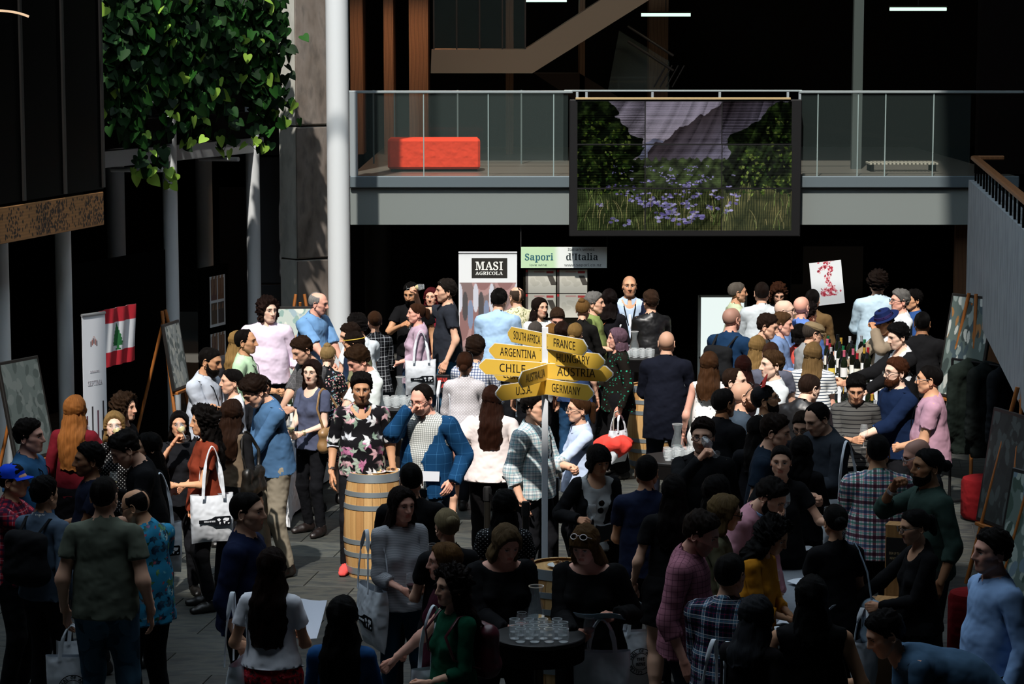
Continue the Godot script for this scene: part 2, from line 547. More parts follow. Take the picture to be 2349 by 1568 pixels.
func garment(key: String, fem: bool) -> Tm:
	var id := key + ("F" if fem else "M")
	if T.has(id): return T[id]
	var f := Field.new()
	f.k = 0.035
	var cell := 0.0258
	var legs := true
	var part := key.get_slice(":", 0)
	var arg := key.get_slice(":", 1)
	match part:
		"skin":
			f.k = 0.04
			body_prims(f, fem, 0.0); arm_prims(f, fem, 0.0, 9.0); leg_prims(f, fem, 0.0, 0.0)
			for s in [-1, 1]: f.cap(Vector3(0.105 * s, 0.06, -0.03), Vector3(0.115 * s, 0.03, 0.13), 0.034, 0.026)
			cell = 0.026
		"top", "coat":
			# arg: sleeve code + length code + looseness
			var sl: float = {"0": -1.0, "s": 0.16, "e": 0.27, "q": 0.40, "l": 0.545}[arg[0]]
			var hem: float = {"c": 0.99, "h": 0.88, "l": 0.8, "t": 0.7}[arg[1]]
			var lo: float = {"t": 0.008, "n": 0.014, "l": 0.022}[arg[2]]
			if part == "coat": lo += 0.009
			f.ripple = 0.003 if arg[2] != "t" else 0.0018
			legs = false
			var wd := 0.118 if fem else 0.138
			f.cap(Vector3(0, 1.34, -0.006), Vector3(0, 1.12, 0), wd + lo, wd - (0.006 if fem else 0.0) + lo * 1.3, Vector3(1.12, 1, 0.82))
			f.cap(Vector3(0, 1.14, 0), Vector3(0, hem, -0.01), wd - (0.006 if fem else 0.0) + lo * 1.2, (0.158 if fem else 0.152) + lo * 1.3, Vector3(1.19, 1, 1.0), 1.0)
			for s in [-1, 1]: f.cap(Vector3(0.02 * s, 1.44 if not fem else 1.432, -0.018), Vector3((shoulder(fem).x - 0.02) * s, 1.398, -0.012), (0.05 if fem else 0.058) + lo, (0.045 if fem else 0.051) + lo)
			f.cap(Vector3(0, 1.43, -0.02), Vector3(0, 1.49, -0.012), 0.068 + lo * 0.6, 0.06 + lo * 0.6)
			if fem:
				for s in [-1, 1]: f.cap(Vector3(0.062 * s, 1.27, 0.062), Vector3(0.068 * s, 1.25, 0.076), 0.048 + lo, 0.046 + lo)
			if sl > 0.0: arm_prims(f, fem, lo + 0.001, sl, [-1, 1], 0.012 if arg[0] in "se" else 0.004)
			var nk: String = arg[3] if arg.length() > 3 else "c"
			if nk == "c": f.holes.append([Vector3(0, 1.535, 0.015), Vector3(0.068, 0.075, 0.075)])
			elif nk == "v": f.holes.append([Vector3(0, 1.51, 0.06), Vector3(0.085, 0.13, 0.1)])
			else: f.holes.append([Vector3(0, 1.5, 0.02), Vector3(0.125, 0.1, 0.12)])
			if sl < 0.0:
				for s in [-1, 1]: f.holes.append([Vector3(0.235 * s if fem else 0.27 * s, 1.40, -0.01), Vector3(0.1, 0.12, 0.15)])
			if part == "coat": f.wedge = Vector3(0.075, 0.03, 1.12) if arg.ends_with("o") else Vector3(0.012, 0.012, 1.1)
		"legs":
			var lo: float = {"s": 0.006, "n": 0.014, "w": 0.026}[arg[1]]
			f.ripple = 0.0025
			cell = 0.032
			f.cap(Vector3(-0.065, 0.95, -0.008), Vector3(0.065, 0.95, -0.008), 0.112 + lo * 0.7, 0.112 + lo * 0.7, Vector3(1, 1, 0.98))
			f.cap(Vector3(0, 0.95, 0), Vector3(0, 1.02, 0), 0.125 + lo * 0.5, 0.128 + lo * 0.4, Vector3(1.1, 1, 0.86), 1.0)
			leg_prims(f, fem, lo, {"f": 0.075, "k": 0.47, "m": 0.25, "h": 0.7}[arg[0]], {"f": 0.008, "k": 0.02, "m": 0.0, "h": 0.02}[arg[0]])
		"skirt":
			f.ripple = 0.004
			var hem: float = {"k": 0.5, "m": 0.28, "s": 0.66}[arg[0]]
			f.cap(Vector3(0, 1.04, 0), Vector3(0, 0.93, -0.005), 0.128, 0.182, Vector3(1.08, 1, 0.88))
			f.cap(Vector3(0, 0.93, -0.005), Vector3(0, hem, 0.0), 0.176, 0.2 if arg[0] != "m" else 0.24, Vector3(1.12, 1, 0.95), 1.0)
	var t := nets(f, Vector3(-0.64, -0.02, -0.3), Vector3(0.64, 1.6, 0.3), cell)
	weigh(t, fem, legs)
	if part == "skirt":
		for i in t.v.size():
			t.b0[i] = PEL; t.b1[i] = PEL; t.w[i] = 0.0
	T[id] = t
	return t

func shoe_tm(left: bool) -> Tm:
	var id := "shoe%s" % left
	if T.has(id): return T[id]
	var f := Field.new()
	f.k = 0.02
	var s := 1.0 if left else -1.0
	f.cap(Vector3(0.106 * s, 0.045, -0.045), Vector3(0.112 * s, 0.04, 0.06), 0.044, 0.046, Vector3(0.92, 1, 1))
	f.cap(Vector3(0.112 * s, 0.036, 0.06), Vector3(0.118 * s, 0.028, 0.15), 0.046, 0.036, Vector3(1.05, 0.85, 1))
	f.cap(Vector3(0.106 * s, 0.05, -0.035), Vector3(0.105 * s, 0.115, -0.022), 0.044, 0.047, Vector3.ONE, 1.0)
	var t := rigid(nets(f, Vector3(0.1 * s - 0.08, -0.02, -0.12), Vector3(0.1 * s + 0.1, 0.16, 0.22), 0.021), FTL if left else FTR)
	for i in t.v.size():
		if t.v[i].y < 0.004: t.v[i].y = 0.0
	T[id] = t
	return t

# hand in its own frame: x along the fingers, y towards the thumb, z out of the palm
func hand_tm(grip: bool, left: bool) -> Tm:
	var id := "hand%s%s" % [grip, left]
	if T.has(id): return T[id]
	var f := Field.new()
	f.k = 0.007
	var ys := [0.028, 0.0095, -0.0095, -0.027]
	var ln := [0.082, 0.09, 0.084, 0.066]
	for i in 4:
		var kn := Vector3(0.086 - absf(ys[i]) * 0.25, ys[i], 0.0)
		f.cap(Vector3(0.006, ys[i] * 0.6, 0.0), kn, 0.0155, 0.0115)
		var ang := (0.95 if grip else 0.28) + (0.08 * i if grip else 0.06 * i)
		var p := kn
		var tot := 0.0
		for j in 3:
			tot += ang * (1.0 if j == 0 else 1.05)
			var q: Vector3 = p + Vector3(cos(tot), ys[i] * 0.6, sin(tot)) * ln[i] * [0.46, 0.31, 0.25][j]
			f.cap(p, q, [0.0098, 0.009, 0.0083][j] * (0.92 if i == 3 else 1.0), [0.009, 0.0083, 0.0074][j] * (0.92 if i == 3 else 1.0))
			p = q
	if grip:
		f.cap(Vector3(0.02, 0.022, 0.008), Vector3(0.056, 0.04, 0.026), 0.0145, 0.0112)
		f.cap(Vector3(0.056, 0.04, 0.026), Vector3(0.082, 0.036, 0.042), 0.0108, 0.0098)
		f.cap(Vector3(0.082, 0.036, 0.042), Vector3(0.1, 0.026, 0.048), 0.0095, 0.0082)
	else:
		f.cap(Vector3(0.02, 0.022, 0.006), Vector3(0.052, 0.044, 0.016), 0.0145, 0.0112)
		f.cap(Vector3(0.052, 0.044, 0.016), Vector3(0.08, 0.05, 0.024), 0.0108, 0.0096)
		f.cap(Vector3(0.08, 0.05, 0.024), Vector3(0.104, 0.05, 0.03), 0.0094, 0.0078)
	f.cap(Vector3(-0.03, 0, 0), Vector3(0.01, 0, 0), 0.024, 0.024, Vector3(1, 1.05, 0.82))
	var t := nets(f, Vector3(-0.06, -0.06, -0.03), Vector3(0.2, 0.08, 0.11), 0.0068)
	# into the rest pose: x -> arm, y -> forward, z -> towards the body
	var bs := Basis(AD, Vector3(0, 0, 1), Vector3(-0.8192, -0.5736, 0))
	var o := shoulder(false) + AD * (UL + FL)
	for i in t.v.size():
		t.v[i] = o + bs * t.v[i]; t.n[i] = bs * t.n[i]
	if bs.determinant() < 0.0:
		for i in range(0, t.ix.size(), 3):
			var z := t.ix[i]; t.ix[i] = t.ix[i + 1]; t.ix[i + 1] = z
	if not left:
		for i in t.v.size():
			t.v[i].x *= -1; t.n[i].x *= -1
		for i in range(0, t.ix.size(), 3):
			var z := t.ix[i]; t.ix[i] = t.ix[i + 1]; t.ix[i + 1] = z
	rigid(t, HAL if left else HAR)
	T[id] = t
	return t

# ---------- head: sampled along rays from its centre ----------
const HL := 50
const HP := 43
var head_dirs := []
func head_grid() -> void:
	# columns crowd towards the face, rows towards the features
	for j in HP + 1:
		var q := float(j) / HP
		var lat := lerpf(-88.0, 88.0, q)
		lat = lerpf(lat, -8.0 + (q - 0.5) * 120.0, 0.55 * (1.0 - absf(q - 0.5) * 2.0))
		if j == 0: lat = -90.0
		if j == HP: lat = 90.0
		for i in HL:
			var s := float(i) / HL * 2.0 - 1.0
			var lon := 180.0 * (0.5 * s + 0.5 * s * s * s)
			var a := deg_to_rad(lon); var b := deg_to_rad(lat)
			head_dirs.append([Vector3(sin(a) * cos(b), sin(b), cos(a) * cos(b)), lon, lat])

func head_tm(kind: int) -> Tm:    # 0 1 male, 2 3 female
	var id := "head%d" % kind
	if T.has(id): return T[id]
	if head_dirs.is_empty(): head_grid()
	var fem := kind >= 2
	var f := Field.new()
	f.k = 0.022
	var jw := 0.9 if fem else 1.0
	var alt := kind % 2 == 1
	f.cap(Vector3(0, 0.026, -0.03), Vector3(0, 0.03, 0.012), 0.083, 0.08, Vector3(0.93, 1.06, 1.0))
	f.cap(Vector3(0, -0.01, 0.035), Vector3(0, -0.07, 0.038), 0.06, 0.046 * jw, Vector3(1.02, 1, 1))
	f.cap(Vector3(0, -0.05, 0.05), Vector3(0, -0.075, 0.056), 0.04, 0.032)
	f.cap(Vector3(-0.016 * jw, -0.096, 0.07), Vector3(0.016 * jw, -0.096, 0.07), 0.02 * jw, 0.02 * jw)
	for s in [-1, 1]:
		f.cap(Vector3(0.052 * s * jw, -0.055, 0.01), Vector3(0.03 * s * jw, -0.092, 0.058), 0.022, 0.018)
		f.cap(Vector3(0.04 * s, -0.02, 0.062), Vector3(0.054 * s, -0.014, 0.035), 0.021, 0.02)
		f.cap(Vector3(0.03 * s, -0.05, 0.06), Vector3(0.042 * s, -0.06, 0.03), 0.024, 0.024)
		f.cap(Vector3(0.012 * s, 0.03, 0.086), Vector3(0.044 * s, 0.028, 0.07), 0.011 if fem else 0.014, 0.012)
	f.k = 0.02
	var t := Tm.new()
	var g := Field.new()            # small features, joined tightly
	g.k = 0.008
	var nl := 0.006 if alt else 0.0
	g.cap(Vector3(0, 0.018, 0.092), Vector3(0, -0.026 - nl * 0.5, 0.113 + nl * (0.6 if not fem else 0.0)), 0.0095, 0.0138 if not fem else 0.0122)
	for s in [-1, 1]: g.cap(Vector3(0.012 * s, -0.033, 0.1), Vector3(0.014 * s, -0.034, 0.094), 0.0085, 0.008)
	g.cap(Vector3(-0.02, -0.058, 0.087), Vector3(0, -0.056, 0.0935), 0.0055, 0.0075)
	g.cap(Vector3(0.02, -0.058, 0.087), Vector3(0, -0.056, 0.0935), 0.0055, 0.0075)
	g.cap(Vector3(-0.015, -0.068, 0.085), Vector3(0.015, -0.068, 0.085), 0.0075, 0.0075)
	var cols := HL
	for e in head_dirs:
		var d: Vector3 = e[0]
		var r := 0.04
		for it in 26:
			var p := d * r
			var a := f.at(p)
			for s in [-1, 1]:
				var q := 0.0175 - (p - Vector3(0.032 * s, 0.004, 0.099)).length()
				var hh := 0.012 - absf(a - q)
				a = maxf(a, q) + (hh * hh * 0.25 / 0.012 if hh > 0.0 else 0.0)
				var ey := (p - Vector3(0.032 * s, 0.003, 0.0725)).length() - 0.0145
				a = minf(a, ey)
			var b := g.at(p)
			var h2 := 0.014 - absf(a - b)
			a = minf(a, b) - (h2 * h2 * 0.25 / 0.014 if h2 > 0.0 else 0.0)
			r -= a * 0.85
			if absf(a) < 0.0002: break
		t.v.append(d * r)
	for j in HP:
		for i in cols:
			var a := j * cols + i; var b := j * cols + (i + 1) % cols
			t.ix.append_array([a, a + cols, b, b, a + cols, b + cols])
	smooth_normals(t)
	for i in t.v.size():
		t.uv.append(Vector2((head_dirs[i][1] + 180.0) / 360.0, (head_dirs[i][2] + 90.0) / 180.0))
	# ears
	for s in [-1.0, 1.0]:
		var m := MB.new()
		var rows := []
		for i in 9:
			var a := lerpf(-2.5, 1.9, i / 8.0)
			var row := []
			for j in 6:
				var b := TAU * j / 6.0
				var rr := 0.024 + 0.005 * cos(b)
				row.append(Vector3(s * (0.074 + 0.006 * sin(b) + 0.006 - 0.002 * cos(a)), -0.008 + sin(a) * rr * 1.25, -0.012 - cos(a) * rr * 0.72 - 0.002))
			rows.append(row)
		m.sheet(rows, 0.0, true)
		var ce := Vector3(s * 0.08, -0.01, -0.012)
		for i in m.n.size():
			pass
		m.lathe([Vector2(0.0, -0.004), Vector2(0.016, -0.003), Vector2(0.018, 0.003), Vector2(0.0, 0.002)], 8, Vector3(s * 0.074, -0.01, -0.014), Basis(Vector3(0, 0, 1), Vector3(s, 0, 0), Vector3(0, 1, 0)))
		var base := t.v.size()
		t.v.append_array(m.v); t.n.append_array(m.n)
		for q in m.v: t.uv.append(Vector2(-1, 0))
		for q in m.ix: t.ix.append(base + q)
	var sc := 0.96 if fem else 1.0
	for i in t.v.size(): t.v[i] = t.v[i] * sc + HEADC
	rigid(t, HEA)
	T[id] = t
	return t

func smooth_normals(t: Tm) -> void:
	t.n.resize(t.v.size()); t.n.fill(Vector3.ZERO)
	for i in range(0, t.ix.size(), 3):
		var a := t.ix[i]; var b := t.ix[i + 1]; var c := t.ix[i + 2]
		var g := (t.v[c] - t.v[a]).cross(t.v[b] - t.v[a])
		t.n[a] += g; t.n[b] += g; t.n[c] += g
	for i in t.n.size():
		t.n[i] = t.n[i].normalized() if t.n[i].length_squared() > 0.0 else Vector3.UP

func face_colors(kind: int, skin: Color, hair: Color, o: Dictionary) -> PackedColorArray:
	var t := head_tm(kind)
	var c := PackedColorArray(); c.resize(t.v.size())
	var sl := skin.srgb_to_linear(); var hl := hair.srgb_to_linear()
	var lip := sl * Color(0.82, 0.5, 0.48) if kind >= 2 else sl * Color(0.84, 0.62, 0.6)
	var stub: float = o.get("stubble", 0.0)
	var buzz: float = o.get("buzz", 0.0)
	for i in t.v.size():
		var p := (t.v[i] - HEADC) / (0.96 if kind >= 2 else 1.0)
		var k := sl
		if t.uv[i].x >= 0.0:
			var ax := absf(p.x)
			if p.z > 0.05:
				k = k.lerp(sl * Color(1.0, 0.78, 0.74), 0.6 * exp(-((ax - 0.042) ** 2 + (p.y + 0.03) ** 2) / 0.0005))
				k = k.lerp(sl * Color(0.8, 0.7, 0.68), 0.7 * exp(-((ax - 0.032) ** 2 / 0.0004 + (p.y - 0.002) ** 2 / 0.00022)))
				var e := Vector2(ax - 0.032, (p.y - 0.002) * 1.9).length()
				if e < 0.0135: k = Color(0.5, 0.46, 0.43)
				if e < 0.0085: k = Color(0.02, 0.014, 0.01)
				if absf(p.y - 0.0095 + (ax - 0.032) ** 2 * 8.0) < 0.0036 and ax > 0.017 and ax < 0.048: k = hl * 0.35
				var br := absf(p.y - 0.0255 + maxf(0.0, ax - 0.035) * 0.35)
				if br < 0.006 and ax > 0.013 and ax < 0.053: k = k.lerp(hl * 0.45, 0.85 if kind < 2 else 0.7)
				if p.y < -0.049 and p.y > -0.0765 and ax < 0.024 - absf(p.y + 0.062) * 0.5: k = lip
				if absf(p.y + 0.0622) < 0.0022 and ax < 0.022: k = lip * 0.4
			if stub > 0.0 and p.y < -0.028 and p.z > -0.01:
				var m := smoothstep(-0.03, -0.05, p.y - maxf(0.0, ax - 0.03) * 0.6)
				if p.y > -0.072 and p.y < -0.049 and ax < 0.022: m = 0.0
				k = k.lerp(hl * 0.8, m * stub)
			if buzz > 0.0:
				k = k.lerp(hl, buzz * hair_mask(head_dirs[i][1], head_dirs[i][2], "short"))
		c[i] = Color(k, 1.0)
	return c

# ---------- hair ----------
func lerp_table(x: float, tab: Array) -> float:
	for i in range(1, tab.size()):
		if x <= tab[i][0]:
			return lerpf(tab[i - 1][1], tab[i][1], (x - tab[i - 1][0]) / (tab[i][0] - tab[i - 1][0]))
	return tab[-1][1]
const HAIRLINE := {
	"short": [[0, 44], [28, 42], [48, 34], [66, 20], [78, -8], [92, 6], [112, -14], [140, -34], [180, -38]],
	"recede": [[0, 62], [30, 66], [52, 52], [66, 20], [78, -8], [92, 6], [112, -14], [140, -34], [180, -38]],
	"fringe": [[0, 88], [60, 80], [72, 24], [78, 2], [92, 8], [112, -14], [140, -34], [180, -38]],
	"long": [[0, 46], [24, 42], [44, 22], [58, -12], [66, -48], [90, -58], [140, -60], [180, -60]],
	"bangs": [[0, 19], [24, 17], [40, 8], [54, -20], [62, -50], [90, -58], [140, -60], [180, -60]],
	"tied": [[0, 46], [28, 42], [48, 30], [66, 16], [80, 10], [92, 8], [112, -8], [140, -30], [180, -38]],
	"beard": [[0, -27], [20, -27], [45, -34], [66, -26], [82, -4], [84, -90], [180, -90]],
}
func hair_mask(lon: float, lat: float, kind: String) -> float:
	var h := lerp_table(absf(lon), HAIRLINE[kind])
	if kind == "beard": return smoothstep(h, h - 7.0, lat)
	if kind == "fringe" or kind == "recede":
		return smoothstep(h - 4.0, h + 6.0, lat) * (smoothstep(56.0 + 12.0 * cos(deg_to_rad(lon)), 44.0, lat) if kind == "fringe" else 1.0)
	return smoothstep(h - 4.0, h + 6.0, lat)

var hnoise: FastNoiseLite
# a shell over the scalp: [kind, thickness on top, at the sides, roughness of the surface]
func hair_shell(kind: int, style: String, top: float, side: float, rough: float, sd: float, hf := 60.0) -> Tm:
	var id := "hs%d%s%.3f%.3f%.3f%.0f" % [kind, style, top, side, rough, sd]
	if T.has(id): return T[id]
	if hnoise == null:
		hnoise = FastNoiseLite.new(); hnoise.noise_type = FastNoiseLite.TYPE_SIMPLEX_SMOOTH; hnoise.frequency = 1.0; hnoise.fractal_octaves = 2; hnoise.seed = 7
	var h := head_tm(kind)
	var t := Tm.new()
	var keep := PackedFloat32Array()
	for i in head_dirs.size():
		var e = head_dirs[i]
		var m := hair_mask(e[1], e[2], style)
		var th := lerpf(side, top, smoothstep(10.0, 60.0, e[2]))
		if style == "beard": th = top * (1.0 + 0.4 * smoothstep(-40.0, -60.0, e[2]))
		var p := h.v[i]
		var d: Vector3 = e[0]
		var z := hnoise.get_noise_3d(p.x * hf + sd, p.y * hf * 0.6, p.z * hf) 
		var z2 := hnoise.get_noise_3d(p.x * 14.0 + sd * 3.0, p.y * 14.0, p.z * 14.0)
		th *= 1.0 + 0.28 * z2
		p += d * (-0.005 + m * (th + 0.005) + m * rough * z)
		t.v.append(p); keep.append(m)
		t.uv.append(Vector2(e[1] / 36.0, e[2] / 90.0))
	for j in HP:
		for i in HL:
			var a := j * HL + i; var b := j * HL + (i + 1) % HL
			if keep[a] + keep[b] + keep[a + HL] + keep[b + HL] < 0.02: continue
			t.ix.append_array([a, a + HL, b, b, a + HL, b + HL])
	smooth_normals(t)
	rigid(t, HEA)
	T[id] = t
	return t

# hair that falls below the ears: a thick curtain round the back of the head and over the shoulders
func hair_fall(fem: bool, length: float, curl: float, width: float, sd: float, front := 0.0) -> Tm:
	var id := "hf%s%.2f%.2f%.2f%.0f%.2f" % [fem, length, curl, width, sd, front]
	if T.has(id): return T[id]
	if hnoise == null: hair_shell(0, "short", 0.02, 0.01, 0.0, 0.0)
	var m := MB.new()
	var rows := []
	var R := int(10 + length * 30)
	var N := 22
	for i in R + 1:
		var q := float(i) / R
		var y := 1.70 - q * (length + 0.06)
		var low := clampf((1.52 - y) / 0.12, 0.0, 1.0)
		low = low * low * (3 - 2 * low)
		var tip := 1.0 - 0.55 * smoothstep(0.72, 1.0, q)
		var hd := sqrt(maxf(0.05, 1.0 - ((y - 1.655) / 0.115) ** 2)) if y > 1.655 else 1.0
		var row := []
		for j in N * 2:
			var outer := j < N
			var s := (float(j) / (N - 1) if outer else 1.0 - float(j - N) / (N - 1)) * 2.0 - 1.0
			var op := lerpf(118.0, 100.0 + front * 35.0, low)
			var a := deg_to_rad(180.0 + s * op)
			var rx := lerpf(0.094 * hd, 0.112 * width, low); var rz := lerpf(0.112 * hd, 0.075, low)
			var cz := lerpf(-0.006, -0.075, low)
			var th := lerpf(0.03, 0.05, low) * tip
			var p := Vector3(sin(a) * rx, y, cz + cos(a) * rz)
			var d := Vector3(sin(a), 0, cos(a))
			var ns := hnoise.get_noise_3d(p.x * 22.0 + sd * 9.0, p.y * (9.0 + 14.0 * curl), p.z * 22.0)
			var st := hnoise.get_noise_2d(s * 11.0 + sd * 5.0, y * 1.5)
			p += d * ((lerpf(-0.024, 0.012, smoothstep(1.66, 1.5, y)) + ns * (0.008 + curl * 0.035) + st * 0.013) if outer else -th)
			p.x *= tip * 0.25 + 0.75
			if q > 0.93: p.y += 0.03 * st
			row.append(p)
		rows.append(row)
	m.sheet(rows, 0.0, true)
	var t := Tm.new()
	t.v = m.v; t.ix = m.ix
	for p in m.uv: t.uv.append(Vector2(p.x * 10.0, p.y * 2.0))
	# close the ends
	for e in [0, R]:
		var o: int = e * (N * 2 + 1)
		for j in N - 1:
			t.ix.append_array([o + j, o + j + 1, o + N * 2 - 1 - j, o + j + 1, o + N * 2 - 2 - j, o + N * 2 - 1 - j])
	var mid := Vector3(0, 0, 0)
	smooth_normals(t)
	# outward check on an outer vertex half way down
	var k := (R / 2) * (N * 2 + 1) + N / 2
	if t.n[k].dot(t.v[k] - Vector3(0, t.v[k].y, 0.0)) < 0.0:
		for i in range(0, t.ix.size(), 3):
			var z := t.ix[i]; t.ix[i] = t.ix[i + 1]; t.ix[i + 1] = z
		smooth_normals(t)
	var c := t.v.size()
	rigid(t, HEA)
	for i in c:
		t.b0[i] = HEA; t.b1[i] = CHE; t.w[i] = smoothstep(1.5, 1.36, t.v[i].y)
	T[id] = t
	return t

func hair_ball(at: Vector3, r: Vector3, sd: float, tail := 0.0) -> Tm:
	var id := "hb%s%s%.0f%.2f" % [at, r, sd, tail]
	if T.has(id): return T[id]
	if hnoise == null: hair_shell(0, "short", 0.02, 0.01, 0.0, 0.0)
	var rows := []
	for i in 11:
		var b := lerpf(-PI / 2, PI / 2, i / 10.0)
		var row := []
		for j in 14:
			var a := TAU * j / 14.0
			var d := Vector3(sin(a) * cos(b), sin(b), cos(a) * cos(b))
			var k := 1.0 + 0.16 * hnoise.get_noise_3d(d.x * 3.0 + sd, d.y * 3.0, d.z * 3.0)
			var p := d * r * k
			if tail > 0.0 and d.y < 0.0: p += Vector3(0, d.y * tail, d.y * d.y * -0.02)
			row.append(at + p)
		rows.append(row)
	var m := MB.new()
	m.sheet(rows, 0.0, true)
	var t := Tm.new()
	t.v = m.v; t.ix = m.ix
	for p in m.uv: t.uv.append(Vector2(p.x * 5.0, p.y * 2.0))
	smooth_normals(t)
	if t.n[70].dot(t.v[70] - at) < 0.0:
		for i in range(0, t.ix.size(), 3):
			var z := t.ix[i]; t.ix[i] = t.ix[i + 1]; t.ix[i + 1] = z
		smooth_normals(t)
	rigid(t, HEA)
	if tail > 0.12:
		for i in t.v.size():
			t.b1[i] = CHE; t.w[i] = smoothstep(1.5, 1.36, t.v[i].y)
	T[id] = t
	return t
# ---------- cloth ----------
func fill_bands(im: Image, n: int, bands: Array, vertical: bool) -> void:
	# bands: [start, width, colour] in 0..1, mixed half and half as woven cloth does
	for b in bands:
		for i in range(int(b[0] * n), int((b[0] + b[1]) * n)):
			for j in n:
				var x := i if vertical else j
				var y := j if vertical else i
				im.set_pixel(x % n, y % n, im.get_pixel(x % n, y % n).lerp(b[2], b[3] if b.size() > 3 else 0.55))
func plaid(base: String, bands: Array) -> Image:
	var n := 96
	var im := Image.create(n, n, false, Image.FORMAT_RGB8)
	im.fill(C(base))
	var bb := []
	for b in bands: bb.append([b[0], b[1], C(b[2]), b[3] if b.size() > 3 else 0.55])
	fill_bands(im, n, bb, true); fill_bands(im, n, bb, false)
	return im
func blob(im: Image, cx: float, cy: float, rx: float, ry: float, ang: float, col: Color, leaf := false) -> void:
	var n := im.get_width(); var r := int(maxf(rx, ry)) + 1
	for y in range(int(cy) - r, int(cy) + r + 1):
		for x in range(int(cx) - r, int(cx) + r + 1):
			var d := Vector2(x - cx, y - cy).rotated(-ang) / Vector2(rx, ry)
			var w := d.length() if not leaf else absf(d.x) ** 2.0 + absf(d.y) / maxf(0.12, 1.0 - absf(d.x))
			if w < 1.0: im.set_pixel(posmod(x, n), posmod(y, n), col if w < 0.6 or not leaf else col.darkened(0.18))
func scatter(base: String, cols: Array, count: int, rmin: float, rmax: float, aspect: float, sd: int, leaf := true, n := 160) -> Image:
	var g := RandomNumberGenerator.new(); g.seed = sd
	var im := Image.create(n, n, false, Image.FORMAT_RGB8)
	im.fill(C(base))
	for i in count:
		var r := g.randf_range(rmin, rmax)
		var c := C(cols[g.randi() % cols.size()])
		var p := Vector2(g.randf() * n, g.randf() * n)
		if leaf:
			var a := g.randf() * TAU
			for k in 3: blob(im, p.x + cos(a + k * 0.9) * r * 0.6, p.y + sin(a + k * 0.9) * r * 0.6, r, r * aspect, a + k * 0.9, c.lightened(0.08 * k), true)
		else:
			blob(im, p.x, p.y, r, r * aspect, g.randf() * PI, c)
	return im
func dots(base: String, dot: String, r: float, n := 32) -> Image:
	var im := Image.create(n, n, false, Image.FORMAT_RGB8)
	im.fill(C(base))
	blob(im, n * 0.25, n * 0.25, r, r, 0, C(dot)); blob(im, n * 0.75, n * 0.75, r, r, 0, C(dot))
	return im
func stripes(base: String, line: String, w: float) -> Image:
	var im := Image.create(8, 64, false, Image.FORMAT_RGB8)
	im.fill(C(base))
	im.fill_rect(Rect2i(0, 0, 8, int(64 * w)), C(line))
	return im
